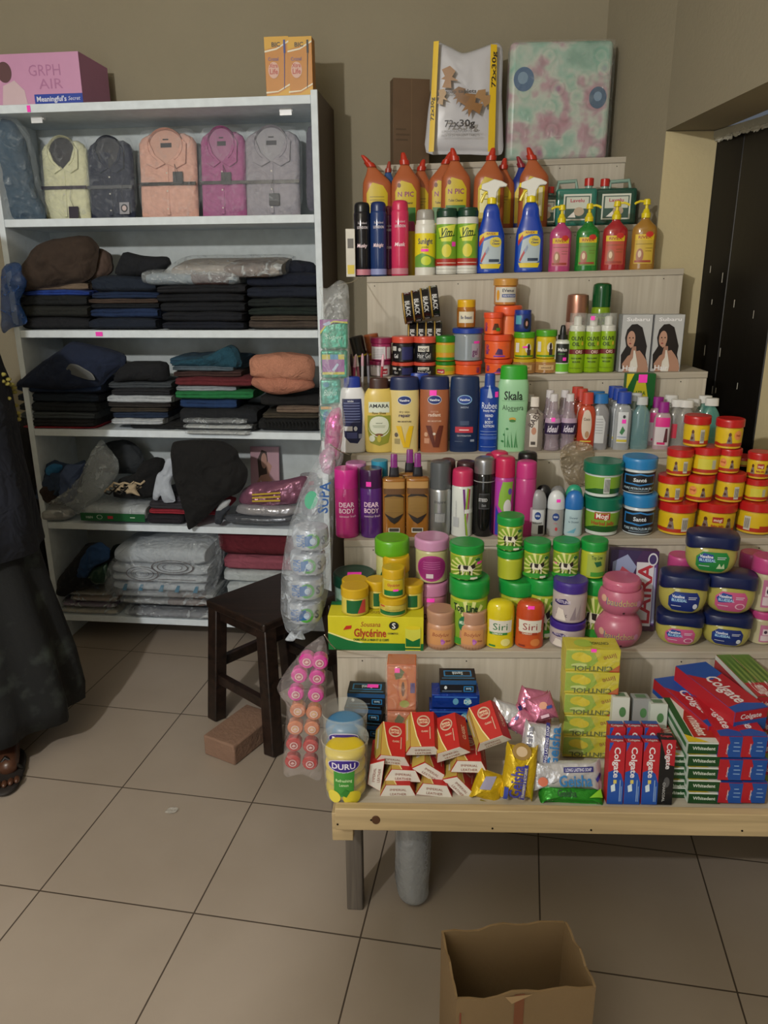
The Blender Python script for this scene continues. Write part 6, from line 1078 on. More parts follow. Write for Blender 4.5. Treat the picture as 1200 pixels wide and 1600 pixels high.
teal2 = [('r', -.9, .15, .75, .85, '#8a4c94'), ('r', -.9, .68, .75, .85, '#b8b034'), ('r', -.3, .68, .3, .85, '#2c80b0'), ('r', -.9, .15, .75, .24, '#c0b838'), ('p', [(-.2, .3), (.2, .55), (.35, .5), (.0, .26)], '#a8bcd8')]
teal3 = [('t', 'Babyla', 0, .5, .25, '#b0d8d0', dict(w=1.3, b=False, shear=.3)), ('e', -.4, .8, .3, .1, '#2c80a0')]
hang('sanitary_pad_pack', 'teal pad pack with purple and yellow arch, top of the hanging column', 501, 543, 499, 546, 2.10, .045, M('#2c9478', 'foil'), tealf, 'hanging teal pad packs')
hang('sanitary_pad_pack', 'teal pad pack with a purple and yellow square panel, second in the column', 502, 543, 547, 592, 2.10, .045, M('#2c8c72', 'foil'), teal2, 'hanging teal pad packs')
hang('sanitary_pad_pack', 'teal pad pack lettered Babyla, third in the hanging column', 501, 532, 593, 633, 2.10, .045, M('#4aa090', 'foil'), teal3, 'hanging teal pad packs')
hang('sanitary_pad_pack', 'teal pad pack at the bottom, half hidden behind the pink pack', 501, 520, 634, 690, 2.10, .045, M('#2c8c84', 'foil'), [('e', 0, .7, .5, .15, '#2c6a9c'), ('r', -.8, .9, .8, .98, '#b88c4c')], 'hanging teal pad packs')
FILM = M('#dfe4e6', 'film', .17); FILM2 = M('#e6dcdc', 'film', .10)
softpx('film_bag', 'clear plastic bag holding the hanging teal pad packs, torn open at top', 'bag', HF, 2.095, [(498, 690), (499, 600), (500, 500), (504, 462), (498, 446), (512, 452), (530, 436), (545, 444), (546, 500), (546, 600), (534, 640), (522, 694)], .06, FILM, 3, amp=.005)
softpx('pink_pad_pack', 'hot pink film wrapped pack hanging above the toilet roll bag', 'pack', HF, 1.98, [(506, 700), (508, 660), (517, 640), (532, 634), (537, 660), (534, 690), (528, 720), (512, 716)], .05, M('#c03c90', 'foil'), 6, amp=.006)
softpx('pink_pad_pack', 'second hot pink pack hanging just under the first one', 'pack', HF, 1.96, [(498, 712), (506, 700), (522, 708), (524, 730), (516, 742), (502, 738)], .04, M('#b8348c', 'foil'), 8, amp=.006)
softpx('film_bag', 'thin clear plastic bag around the hot pink packs', 'bag', HF, 1.95, [(492, 745), (500, 700), (508, 650), (516, 630), (534, 628), (540, 660), (536, 720), (520, 752)], .07, FILM, 9, amp=.006)
# toilet roll bag
ROLLY = 1.72
for k, (u, v) in enumerate(((486, 835), (482, 873), (479, 911), (477, 948))):
    c = HF.pt(u, v + 18, ROLLY); sc = 1 / F_PX * 1.72; t = thing('toilet_roll', 'toilet roll with a blue and green ring logo, %s in the bag' % ['topmost', 'second from the top', 'third from the top', 'lowest'][k], 'toilet roll', c, R.uniform(-.2, .2), 'toilet rolls in the hanging bag')
    la = Lathe([(z, r_) for z, r_ in cr([(0, .012, 1), (.001, .036), (.006, .042), (.025, .0435), (.046, .042), (.0515, .036), (.052, .012, 1)], 2)]).setup(.052); la.W = .0435
    p = P(); la.mesh(p, M('#b4bcc8', 'foil'), 32); p.obj('roll', t)
    p = P(); deco(p, la, [('o', .1, .5, .42, .36, .35, '#4c9a3c'), ('p', [(-.32, .25), (.1, .3), (.1, .8), (-.32, .72)], '#1c5a98'), ('e', .12, .5, .16, .15, '#a8bcd0'), ('t', 'SUPA', -.6, .5, .5, '#2c60a0', dict(rot=90, w=.6)), ('t', 'S', .75, .5, .4, '#404858')]); p.obj('label', t)
tb_ = softpx('film_bag', 'hanging clear bag of toilet rolls lettered SUPA with a knotted bottom', 'bag', HF, ROLLY - .002, [(462, 996), (446, 985), (438, 955), (440, 890), (452, 820), (468, 770), (490, 725), (512, 690), (524, 700), (523, 740), (521, 800), (519, 900), (505, 960), (488, 985)], .115, M('#ccd6e2', 'film', .22), 2, amp=.004, flatback=1, curve=.5)
p = P(); o_, ol = pxoutline(HF, ROLLY, [(444, 1001), (455, 985), (462, 992), (470, 984), (478, 1000), (466, 994), (458, 1002)]); puff(p, ol, .02, M('#ccd6e2', 'film', .5), 4, .003)
kn = p.obj('knot', tb_, smooth=180); kn.location = o_ - tb_.location
mo = tb_.location; c_ = HF.pt(500, 780, ROLLY - .062)
p = P(); deco(p, Plane((c_.x - mo.x, c_.y - mo.y + .012, c_.z - mo.z - .05), (1, .0, .0), (.12, 0, 1), .03, .1), [('t', 'SUPA', .05, .5, .8, '#1c4c8c', dict(rot=90, w=.75)), ('e', -.9, .45, .5, .22, '#4aa080')]); p.obj('printing', tb_)
# bag of little round pots
pc = [(480, 1030, 0), (500, 1032, 0), (468, 1053, 0), (496, 1056, 0), (463, 1081, 0), (494, 1083, 0), (466, 1107, 1), (491, 1111, 1), (462, 1134, 1), (488, 1135, 1), (460, 1160, 2), (486, 1163, 2), (458, 1187, 2), (485, 1189, 2)]
rown = ['top', 'second', 'third', 'fourth', 'fifth', 'sixth', 'lowest']
for k, (u, v, c) in enumerate(pc):
    q = HF.pt(u, v, 1.45); t = thing('lip_balm_pot', 'small round %s pot in the hanging bag, %s row, %s one' % (['magenta', 'pale orange', 'red'][c], rown[k // 2], ['left', 'right'][k % 2]), 'pot', q, (PI / 2, 0, 0), 'little round pots in the hanging bag')
    p = P(); Lathe([(-.012, .012), (-.011, .0165), (.008, .0175), (.011, .015), (.012, .001)]).mesh(p, M(['#b82c88', '#b06a48', '#a02c2c'][c], 'gloss'), 24); p.obj('pot', t)
    p = P(); deco(p, Plane((0, 0, .0125), (1, 0, 0), (0, 1, 0), .016, .032), [('e', 0, 0, .55, .275, '#c8b0b0'), ('e', 0, 0, .42, .21, ['#a05068', '#b89060', '#8c3434'][c]), ('p', [(-.3, -.05), (0, .12), (.3, -.02), (0, -.1)], '#c8a8a8')]); p.obj('label', t)
softpx('film_bag', 'long clear bag of small round pots hanging at the front left corner', 'bag', HF, 1.452, [(440, 1215), (446, 1140), (448, 1085), (430, 1075), (452, 1040), (478, 1012), (506, 990), (512, 1020), (509, 1100), (508, 1180), (502, 1222), (470, 1208)], .065, FILM2, 5, amp=.004, flatback=1)
# ================================================================ things on and in the bookcase
def bpt(u, v, d=.0): return BF.pt(u, v, d)
# box of pens
for k, (u0, u1) in enumerate(((419, 453), (454, 489))):
    a = bpt(u0, 137, .04); b_ = bpt(u1, 60, .04); c = (a + b_) / 2; c.z = SH['T'] + .001; 
    card('pen_box', ['orange pen carton on top of the bookcase, left one with blue pen', 'orange pen carton on top of the bookcase, right one with black pen'][k], 'box', c, BF.yaw, ((b_ - a).length * .42 if False else abs(BF.lat(b_) - BF.lat(a)), .05, b_.z - c.z), M('#b87818', 'card'),
         dict(front=[('p', [(-1, .78), (1, .9), (1, 1), (-1, 1)], '#c8981c'), ('p', [(-1, 0), (1, .0), (1, .16), (0, .04), (-1, .02)], '#c8981c'), ('p', [(-1, .74), (0, .78), (1, .9), (1, .93), (0, .81), (-1, .77)], '#d8d0b8'), ('p', [(-1, .05), (0, .07), (1, .18), (1, .21), (0, .09), (-1, .08)], '#d8d0b8'), ('t', 'BIC', -.05, .87, .075, '#1c1a18', dict(w=.75)), ('t', 'Cristal', -.3, .63, .06, '#4c4c90', dict(w=.9, b=False)), ('e', -.3, .44, .45, .14, '#c8a090'), ('t', 'Xtra', -.3, .52, .07, '#a83828', dict(w=.7)), ('t', 'Life', -.3, .42, .09, '#a83828', dict(w=.7)), ('p', [(.52, .12), (.56, .12), (.72, .9), (.64, .9)], ['#1c3484', '#14161c'][k]), ('r', .58, .72, .74, .94, ['#1c3484', '#14161c'][k])]), 'pen boxes on the bookcase')
# pink underwear carton
a = bpt(-60, 160, .02); b_ = bpt(118, 78, .02); c = (a + b_) / 2; c.z = SH['T'] - .006 + .007
wd = BF.lat(b_) - BF.lat(a); hb_ = b_.z - c.z
c = BF.at(BF.lat(b_) - wd / 2, .035 + .105, c.z)
card('underwear_carton', 'large pink printed carton on the left of the bookcase top', 'carton', c, BF.yaw, (wd, .21, hb_), M('#b884ac', 'card'), dict(front=[('r', -1, 0, 1, 1, '#c08cb0'), ('r', .2, .02, 1, .22, '#1c3c9c'), ('t', "Meaningful's", .48, .13, .1, '#d0d4e4', dict(w=.5)), ('t', 'Secret', .86, .13, .08, '#d0d4e4', dict(w=.2, b=False, shear=.2)), ('t', 'GRPH', .42, .68, .22, '#a87098', dict(w=.55, b=False)), ('t', 'AIR', .5, .42, .2, '#a87098', dict(w=.4, b=False)), ('p', [(-.35, 0), (-.3, .4), (-.1, .5), (.05, .3), (.08, 0)], '#c8b0b8'), ('e', -.25, .66, .12, .2, '#5a3c40')], right=[('r', -1, 0, 1, 1, '#a87098')]), bev=.002)
p_ = BF.at(.0 + .168, -.0006, SH['T'] - .024); p = P(); p.box(-.006, -.0006, 0, .006, 0, .02, M(PINK, 'print')); o = p.obj('price_sticker'); o.location = p_; o.rotation_euler.z = BF.yaw; tag(o, 'small pink price sticker on the edge of the bookcase top board', 'sticker')
p_ = BF.at(.325, -.0006, SH['B'] - .02); p = P(); p.box(-.013, -.0006, 0, .013, 0, .015, M(PINK, 'print')); o = p.obj('price_sticker'); o.location = p_; o.rotation_euler.z = BF.yaw; tag(o, 'small pink price sticker under the piles of trousers', 'sticker')
# shirts
def shirt(u0, u1, vt, vb, col, inner, band, lb, tagc=None, tagpos=(.2, .12), lean=-.12, d=.13, emblem=None, strap='#1c1a24', openc=False):
    a = bpt((u0 + u1) / 2, vb, d); w = (u1 - u0) * 1.03 * proj(a)[2] / F_PX; top = bpt((u0 + u1) / 2, vt, d + .03)
    c = BF.at(BF.lat(a), d, SH['A'] + .003); h = top.z - c.z
    t = thing('packed_shirt', lb, 'shirt', c, (lean, 0, BF.yaw), 'folded dress shirts in clear sleeves')
    m_ = M(col, 'cloth'); p = P()
    ol = [(-w * .5, 0), (w * .5, 0), (w * .5, h * .4), (w * .5, h * .84), (w * .44, h * .9), (w * .3, h * .95), (-w * .3, h * .95), (-w * .44, h * .9), (-w * .5, h * .84), (-w * .5, h * .4)]
    puff(p, ol, .036, m_, int(u0), .0022, 18, rings=10, curve=.16, crisp=True); p.obj('body', t, smooth=180)
    # collar: stand ring + two leaves
    p = P(); n = 22; vs = []; cz = h * .80; rx, rz = w * .30, h * .19
    for i in range(n + 1):
        a_ = math.radians(-60 + 300 * i / n) ; x, z = rx * math.cos(a_), cz + rz * math.sin(a_) * 1.0
        for dy, k in ((-.030, 1.0), (-.012, 1.05), (.006, 1.0), (-.010, .90)): vs.append((x * k, dy, cz + (z - cz) * k))
    fs = [(i * 4 + j, i * 4 + (j + 1) % 4, (i + 1) * 4 + (j + 1) % 4, (i + 1) * 4 + j) for i in range(n) for j in range(4)] + [(0, 1, 2, 3), (n * 4 + 3, n * 4 + 2, n * 4 + 1, n * 4)]
    p.add(vs, fs, m_)
    for s_ in (-1, 1):
        pts = [(s_ * rx * .98, cz + rz * .35), (s_ * rx * 1.2, cz + rz * .1), (s_ * w * .34, h * .60), (s_ * w * .18, h * .545), (s_ * .003, h * .60), (s_ * rx * .62, cz - rz * .55)]
        p.prism(pts if s_ < 0 else pts[::-1], -.026, -.019, m_)
    p.obj('collar', t, bev=.0012)
    p = P(); deco(p, Plane((0, -.0185, 0), (1, 0, 0), (0, 0, 1), w / 2, h), [('e', 0, .80, .56, .17, inner), ('p', [(-.5, .75), (.5, .75), (0, .6)], inner), ('r', -.18, .78, .2, .83, strap), ('r', -.1, .86, .1, .875, strap)]); p.obj('neck_label', t)
    p = P(); p.box(-.006, -.0200, .01, .006, -.0165, h * .58, m_); p.obj('placket', t, bev=.001)
    for q in (.1, .3, .5):
        p = P(); Lathe([(0, .0028), (.0012, .0026)]).mesh(p, M('#c8c4b8'), 10); b2 = p.obj('button', t); b2.location = (0, -.0202, h * q); b2.rotation_euler.x = PI / 2
    p = P(); p.box(-w * .505, -.0235, h * .36, w * .505, -.0225, h * .36 + .011, M(band, 'gloss')); p.obj('paper_band', t)
    if tagc:
        p = P(); x, z = tagpos[0] * w, tagpos[1] * h
        p.box(x - .018, -.027, z - .02, x + .018, -.0262, z + .02, M(tagc, 'card')); tg = p.obj('hang_tag', t, bev=.0004)
        p = P(); p.tube([(x, -.0265, z + .02), (x - .01, -.028, z + .045), (x - .004, -.027, h * .4)], .0007, M('#14141a'), 5); p.obj('string', tg)
        if emblem: p = P(); deco(p, Plane((0, -.027, 0), (1, 0, 0), (0, 0, 1), .018, .04), [('e', x / .018, z / .04, .7, .35, '#30343c'), ('e', x / .018, z / .04, .45, .22, emblem)]); p.obj('emblem', tg)
    p = P(); ol2 = [(-w * .54, -.002), (w * .54, -.002), (w * .545, h * .8), (w * .45, h * 1.0), (0, h * 1.01), (-w * .45, h * 1.0), (-w * .545, h * .8)]
    puff(p, ol2, .066, M('#d4dce4', 'film', .09), int(u1), .004, 16, rings=9, curve=.2); p.obj('clear_sleeve', t, smooth=180)
shirt(72, 143, 212, 343, '#c9c9a8', '#16141c', '#2c2434', 'cream dress shirt with dark collar lining, leftmost of the packed shirts', '#241c30', (.2, .08))
shirt(143, 213, 212, 341, '#20263a', '#161a28', '#50545c', 'dark navy dress shirt with a grey band and round white tag', '#8c8c94', (.32, .12), emblem='#b8a8a8')
shirt(222, 311, 200, 338, '#cfa192', '#c09484', '#1c1820', 'peach dress shirt with a black band and tilted black tag', '#15171f', (.2, .44))
shirt(317, 386, 197, 337, '#a05a88', '#955680', '#201828', 'rose purple dress shirt with a black diamond tag', '#14141a', (.1, .42))
shirt(386, 469, 196, 335, '#95919a', '#8a8890', '#1e1c2a', 'taupe grey dress shirt with a hanging black tag', '#14161e', (.05, .18))
softpx('packed_shirt', 'grey shirt in a sleeve squeezed at the right end of the shirt shelf', 'shirt', BF, .14, [(479, 330), (478, 200), (496, 192), (497, 328)], .03, M('#5c5c68', 'cloth'), 3)
softpx('fabric_bundle', 'dark teal fabric in a clear bag at the left end of the shirt shelf', 'fabric', BF, .08, [(-30, 345), (-30, 190), (18, 186), (38, 215), (46, 250), (52, 290), (70, 325), (72, 345)], .10, M('#1c3c54', 'cloth'), 9, amp=.008, freq=9)
softpx('film_bag', 'clear bag around the dark teal fabric at the left of the shirt shelf', 'bag', BF, .07, [(-30, 346), (-30, 182), (20, 180), (46, 205), (58, 250), (66, 300), (76, 346)], .12, M('#c8d4dc', 'film', .12), 4, amp=.006, freq=10)
# piles of folded clothes: (name, u0, u1, v_bottom, v_top, colour, label, extra)
def cl(name, u0, u1, vb, vt, col, lb, shelf=None, d=.02, dep=.22, folds=2, kind='cloth', grp=None, amp=.004, cat=None, rotz=0, fz=None, gap=0, sag=0, e=5, mat=None):
    a = bpt((u0 + u1) / 2, vb, d); z0 = fz if fz is not None else (SH[shelf] + .001 if shelf and vb is None else a.z); z1 = bpt((u0 + u1) / 2, vt, d).z
    w = (u1 - u0) * proj(a)[2] / F_PX; p = P(); slab(p, w, dep, z1 - z0 + .004, mat or M(col, kind), folds, int(u0 * 3 + vt), amp, sag=sag, e=e)
    o = p.obj(name, smooth=60); o.location = BF.at(BF.lat(a), d, z0); o.rotation_euler = (0, 0, BF.yaw + rotz); tag(o, lb, cat or name.split('_')[-1], grp); return o
def pile(u0, u1, vb, shelf, items, grp, pre, d=.02, dep=.22):
    """items bottom to top: (top v, colour, name, label text, du0, du1)"""
    v = vb; first = True
    for it in items:
        vt, col, nm, lb = it[:4]; a0 = u0 + (it[4] if len(it) > 4 else 0); a1 = u1 + (it[5] if len(it) > 5 else 0); R.random()
        a = bpt((a0 + a1) / 2, v, d)
        z0 = SH[shelf] + .001 if first else max(pile.top - .003, SH[shelf] + .001)
        z1 = max(bpt((a0 + a1) / 2, vt, d).z, z0 + .006)
        j0, j1 = R.uniform(-4, 3), R.uniform(-3, 4); cl(nm, a0 + j0, min(a1 + j1, 499), v, vt, col, lb, d=d + R.uniform(-.012, .008), dep=dep, folds=1 if z1 - z0 < .016 else 2, grp=grp, fz=z0, rotz=R.uniform(-.05, .05), amp=.0055, sag=R.uniform(0, .006))
        pile.top = z1; v = vt; first = False
g = 'folded trousers on the second shelf'
pile(24, 138, 513, 'B', [(495, '#14161c', 'folded_trousers', 'black folded trousers, lowest of the leftmost pile of trousers'), (478, '#1a1c1a', 'folded_trousers', 'dark olive folded trousers second from the bottom of the leftmost pile'), (462, '#0e1216', 'folded_trousers', 'black folded trousers in the leftmost pile, under the bright blue pair'), (454, '#1c3c8c', 'folded_trousers', 'bright blue folded trousers in the leftmost pile', 10, 0), (440, '#6c5c4c', 'folded_trousers', 'beige folded trousers under the brown ones in the leftmost pile', 6, 2)], g, '')
softpx('folded_trousers', 'large brown folded trousers slumped over the top of the leftmost pile', 'trousers', BF, .03, [(2, 452), (22, 428), (62, 380), (80, 372), (140, 368), (155, 385), (150, 420), (140, 440), (90, 448), (40, 456)], .10, M('#33271f', 'cloth'), 4, g, amp=.007, freq=10, flatback=1.5)
softpx('folded_trousers', 'striped brown trousers edge beside the large brown ones', 'trousers', BF, .08, [(140, 440), (142, 388), (160, 388), (172, 396), (176, 424), (160, 436)], .06, M('#4c3c34', 'cloth'), 5, g, amp=.006, flatback=1.5)
pile(139, 244, 513, 'B', [(497, '#0e1828', 'folded_trousers', 'navy folded jeans, lowest of the second pile of trousers'), (482, '#12284c', 'folded_trousers', 'blue folded jeans second from the bottom in the second pile'), (474, '#10161e', 'folded_trousers', 'thin dark folded trousers in the middle of the second pile'), (467, '#4a3c34', 'folded_trousers', 'brown folded trousers in the middle of the second pile'), (456, '#142848', 'folded_trousers', 'blue folded jeans above the brown pair in the second pile'), (432, '#101c2c', 'folded_trousers', 'dark blue folded jeans near the top of the second pile')], g, '')
softpx('folded_trousers', 'black folded trousers with a white label on top of the second pile', 'trousers', BF, .05, [(178, 430), (192, 392), (225, 400), (262, 400), (268, 414), (250, 428), (210, 434)], .08, M('#0c1018', 'cloth'), 6, g, amp=.006, flatback=1.5)
pile(246, 380, 518, 'B', [(502, '#0c1220', 'folded_trousers', 'black navy folded trousers, lowest of the third pile, hanging over the edge', 6, 0), (488, '#0a0e18', 'folded_trousers', 'black folded trousers second from the bottom in the third pile'), (472, '#0c1018', 'folded_trousers', 'black folded trousers in the middle of the third pile'), (458, '#0a0e16', 'folded_trousers', 'black folded trousers upper middle of the third pile'), (444, '#14161c', 'folded_trousers', 'charcoal folded trousers on top of the third pile')], g, '', d=.0)
pile(386, 498, 509, 'B', [(501, '#443a34', 'folded_trousers', 'brown folded trousers, lowest of the rightmost pile'), (493, '#4c4238', 'folded_trousers', 'light brown folded trousers second from the bottom of the rightmost pile'), (480, '#14201c', 'folded_trousers', 'dark green folded trousers in the rightmost pile'), (466, '#101818', 'folded_trousers', 'blackish green folded trousers upper middle of the rightmost pile'), (448, '#0e1626', 'folded_trousers', 'navy folded trousers near the top of the rightmost pile'), (428, '#0c1426', 'folded_trousers', 'navy folded trousers with a grey tag on top of the rightmost pile', 0, 2)], g, '')
softpx('folded_trousers', 'dark navy trousers bunched behind the top of the rightmost pile', 'trousers', BF, .10, [(424, 432), (430, 412), (460, 406), (492, 410), (500, 432)], .08, M('#0e1424', 'cloth'), 7, g, amp=.005)
def packet(u0, u1, vb, vt, col, strip, lb, d=.0, dep=.20, yaw=0, grp='flat clothing packets'):
    a = bpt((u0 + u1) / 2, vb, d); z1 = bpt((u0 + u1) / 2, vt, d).z; w = (u1 - u0) * proj(a)[2] / F_PX
    t = thing('clothing_packet', lb, 'packet', BF.at(BF.lat(a), d, a.z), (0, 0, BF.yaw + yaw), grp)
    hgt = max(z1 - a.z, .012)
    p = P(); slab(p, w * .94, dep * .92, hgt * .8, M(col, 'cloth'), 1, int(u0), .002, y0=.008); p.obj('garment', t, smooth=60)
    if strip:
        p = P(); slab(p, w * .4, dep * .7, hgt * .86, M(strip, 'cloth'), 1, int(u1), .001, x0=w * .2, y0=.004); p.obj('brown_panel', t, smooth=60)
    p = P(); slab(p, w, dep, hgt, M('#d0d8de', 'film', .25), 1, int(u0 + 3), .003); p.obj('clear_wrapper', t, smooth=60); return t
t = packet(218, 375, 446, 420, '#6c7c88', '#4a3434', 'flat clear packet of blue grey and brown clothes on the third pile', d=-.02); 
t = packet(256, 444, 437, 412, '#8c8074', '#5c4230', 'large flat clear packet of beige clothes on top of the third pile', d=-.015, yaw=-.06); t.rotation_euler.x = .22
o = softpx('film_bag', 'crumpled clear and blue plastic bag at the left end of the trousers shelf', 'bag', BF, -.01, [(2, 415), (30, 408), (44, 440), (30, 470), (44, 505), (20, 512), (4, 524), (2, 470)], .05, M('#2c5ca8', 'film', .6), 6, amp=.008)
# third shelf
g = 'folded clothes on the third shelf'
pile(33, 148, 677, 'C', [(668, '#8c1c2c', 'folded_garment', 'thin red folded garment, lowest of the leftmost jeans pile'), (656, '#1a1a1e', 'folded_garment', 'black and white checked folded garment near the bottom of the jeans pile'), (644, '#3a4044', 'folded_garment', 'grey folded garment just above the checked one', -6, 0), (630, '#10161c', 'folded_jeans', 'black folded jeans in the leftmost pile, above the grey garment', -6, 4), (615, '#101c2a', 'folded_jeans', 'dark folded jeans in the middle of the leftmost pile', -10, 6), (596, '#10223e', 'folded_jeans', 'blue folded jeans near the top of the leftmost pile', -12, 8)], g, '', d=.01, dep=.24)
softpx('folded_jeans', 'big navy folded jeans with a grey label on top of the leftmost pile', 'jeans', BF, .02, [(18, 604), (50, 578), (85, 552), (112, 532), (140, 538), (196, 552), (196, 570), (170, 590), (158, 604), (90, 610)], .12, M('#101c34', 'cloth'), 8, g, amp=.006, freq=9, flatback=1.4)
t = bpt(128, 580, -.02); p = P(); ol = [(-.05, .01), (-.03, .03), (.0, .026), (.05, -.005), (.06, -.03), (.03, -.028), (-.03, -.01)]; puff(p, ol, .004, M('#4a4c4c', 'card'), 2, .001); o = p.obj('size_label', smooth=180); o.location = BF.at(BF.lat(t), -.042, t.z); o.rotation_euler.z = BF.yaw; tag(o, 'grey cardboard size label lying on the big navy jeans', 'label')
chk = bpt(90, 662, -.005)
pile(170, 264, 673, 'C', [(664, '#14161a', 'folded_garment', 'black folded garment, lowest of the second pile', 30, 8), (655, '#a8aeb4', 'folded_garment', 'white folded garment with trailing edge near the bottom of the second pile', -2, -8), (645, '#14243c', 'folded_garment', 'navy folded garment in the second pile above the white one', 8, -4), (638, '#3a342c', 'folded_garment', 'olive brown folded garment in the second pile'), (630, '#2c2826', 'folded_garment', 'dark brown folded garment in the second pile', -4, 2), (618, '#a0a6ac', 'folded_garment', 'white folded garment in the middle of the second pile', -6, 4), (608, '#1c1e24', 'folded_garment', 'black garment with white diagonal stripes in the second pile', 0, 0), (598, '#3c4248', 'folded_garment', 'grey folded garment under the black one in the second pile')], g, '', d=.01)
p = P(); za = bpt(217, 618, 0).z; zb = bpt(217, 609, 0).z
for k in range(5):
    x = -.03 + k * .028; p.add([(x, 0, 0), (x + .013, 0, 0), (x + .017, -.001, zb - za), (x + .004, -.001, zb - za)], [(0, 1, 2, 3)], M('#a8aeb4', 'cloth'))
softpx('folded_garment', 'black folded garment on top of the second pile of the third shelf', 'garment', BF, .04, [(176, 598), (186, 572), (202, 564), (262, 564), (264, 596), (215, 594)], .10, M('#0c0f15', 'cloth'), 9, g, amp=.005, flatback=1.5)
pile(270, 390, 676, 'C', [(664, '#0e1012', 'folded_garment', 'black folded garment, lowest of the middle pile of the third shelf', 0, 10), (640, '#12161c', 'folded_garment', 'dark folded garment behind the white packets', 8, 14), (624, '#16325c', 'folded_garment', 'navy blue folded garment under the green one', 12, -18), (612, '#1c6c3c', 'folded_garment', 'bright green folded garment in the middle pile', 0, 4), (604, '#8c949c', 'folded_garment', 'pale grey folded garment above the green one', 4, -20), (590, '#5a1c24', 'folded_garment', 'dark red folded garment in the middle pile', 0, 6), (580, '#3c2624', 'folded_garment', 'maroon brown folded garment in the middle pile', 0, -12), (572, '#50606c', 'folded_garment', 'grey striped folded garment in the middle pile', -4, -22), (558, '#1c3c50', 'folded_garment', 'teal folded sweater near the top of the middle pile', -6, -16)], g, '', d=.01)
softpx('folded_garment', 'ribbed teal sweater with a raised end on top of the middle pile', 'garment', BF, .04, [(264, 572), (282, 562), (320, 556), (345, 546), (360, 537), (372, 545), (380, 575), (330, 574)], .10, M('#1a4456', 'towel'), 10, g, amp=.006, freq=14, flatback=1.5)
t = packet(284, 386, 664, 654, '#181a20', None, 'black garment in a clear wrapper above the white packets', d=-.015, grp='wrapped packets on the third shelf')
t = packet(284, 394, 672, 664, '#a4a8a8', None, 'white garment in a clear wrapper, upper of two at the shelf edge', d=-.02, grp='wrapped packets on the third shelf')
t = packet(286, 392, 681, 673, '#a8acac', None, 'white garment in a clear wrapper, lower of two hanging over the shelf edge', d=-.025, grp='wrapped packets on the third shelf')
pile(410, 500, 671, 'C', [(655, '#0c0e10', 'folded_garment', 'black fringed folded scarf, lowest of the right pile', -8, 0), (646, '#3c362c', 'folded_garment', 'olive patterned folded scarf with fringe in the right pile', 0, 0), (636, '#6c5c50', 'folded_garment', 'brown and cream chevron folded scarf in the right pile', 24, 0), (618, '#121214', 'folded_garment', 'black folded garment under the peach towels', 0, 0)], g, '', d=.01)
sc_ = bpt(468, 641, -.006)
p = P(); za = sc_.z
for k in range(11):
    x = -.075 + k * .0135; p.add([(x, 0, -.012), (x + .004, 0, -.012), (x + .009, 0, 0), (x + .004, 0, .012), (x, 0, .012), (x + .005, 0, 0)], [(0, 1, 2, 5), (5, 2, 3, 4)], M('#14100e', 'cloth'))
for k in range(16):
    u_ = 412 + k * 5.6; q = bpt(u_, 658, -.008); p2 = P(); p2.tube([(0, 0, 0), (.002, -.003, -.008), (-.001, -.004, -.02)], [.003, .0025, .001], M('#0c0e10', 'cloth'), 6)
    if k == 0: FR = thing('scarf_fringe', 'row of short black fringe tassels at the edge of the right pile', 'fringe', q)
    o = p2.obj('tassel', FR); o.location = q - FR.location
softpx('towel', 'peach towel, lower one of the two, folded on the right pile', 'towel', BF, .01, [(392, 600), (394, 588), (440, 582), (488, 592), (494, 606), (450, 616), (420, 614)], .12, M('#a8705c', 'towel'), 3, 'peach towels', amp=.006, flatback=1.2, curve=.4)
softpx('towel', 'peach towel rolled thick on top of the lower peach towel', 'towel', BF, .02, [(391, 586), (390, 562), (400, 554), (440, 550), (484, 554), (493, 566), (492, 596), (440, 594), (404, 590)], .14, M('#b07a64', 'towel'), 5, 'peach towels', amp=.006, flatback=1.2, curve=.35)
# fourth shelf
softpx('patterned_cloth', 'bundle of blue black and brown patterned cloth at the left of the fourth shelf', 'cloth', BF, .05, [(60, 778), (60, 760), (72, 745), (72, 730), (86, 718), (100, 722), (112, 724), (132, 716), (136, 728), (126, 752), (120, 776), (96, 790), (74, 788)], .10, M('#2c3c54', 'cloth'), 11, amp=.012, freq=16)
softpx('patterned_cloth', 'brown cap shaped cloth in front of the patterned bundle', 'cloth', BF, .02, [(60, 768), (74, 750), (90, 748), (94, 770), (90, 788), (68, 784)], .06, M('#302420', 'cloth'), 12, amp=.01, freq=18)
softpx('patterned_cloth', 'pale denim blue cloth with white trim in the left bundle', 'cloth', BF, .015, [(92, 770), (94, 740), (104, 724), (128, 726), (134, 722), (124, 750), (116, 782), (98, 786)], .05, M('#48587c', 'cloth'), 13, amp=.009, freq=18)
softpx('patterned_cloth', 'small bright blue striped cloth at the top of the left bundle', 'cloth', BF, .02, [(72, 742), (74, 730), (84, 724), (98, 726), (94, 740), (82, 746)], .05, M('#2c6c9c', 'cloth'), 14, amp=.008, freq=20)
softpx('dark_parcel', 'dark grey soft parcel in thin plastic at the back of the fourth shelf', 'parcel', BF, .17, [(150, 740), (150, 700), (170, 690), (200, 686), (224, 706), (226, 740)], .09, M('#2a2e32', 'cloth'), 15, amp=.006)
softpx('film_bag', 'crumpled clear plastic bag heaped across the left of the fourth shelf', 'bag', BF, .04, [(66, 806), (66, 788), (100, 780), (112, 750), (142, 736), (150, 700), (160, 684), (170, 700), (188, 724), (180, 756), (150, 782), (128, 806)], .12, M('#c0c8cc', 'film', .3), 16, amp=.012, freq=14)
softpx('white_packet', 'round white packet in clear plastic at the left end of the fourth shelf', 'packet', BF, .03, [(64, 812), (64, 794), (84, 788), (110, 792), (118, 806), (104, 813)], .08, M('#a4a8aa', 'foil'), 17, amp=.004)
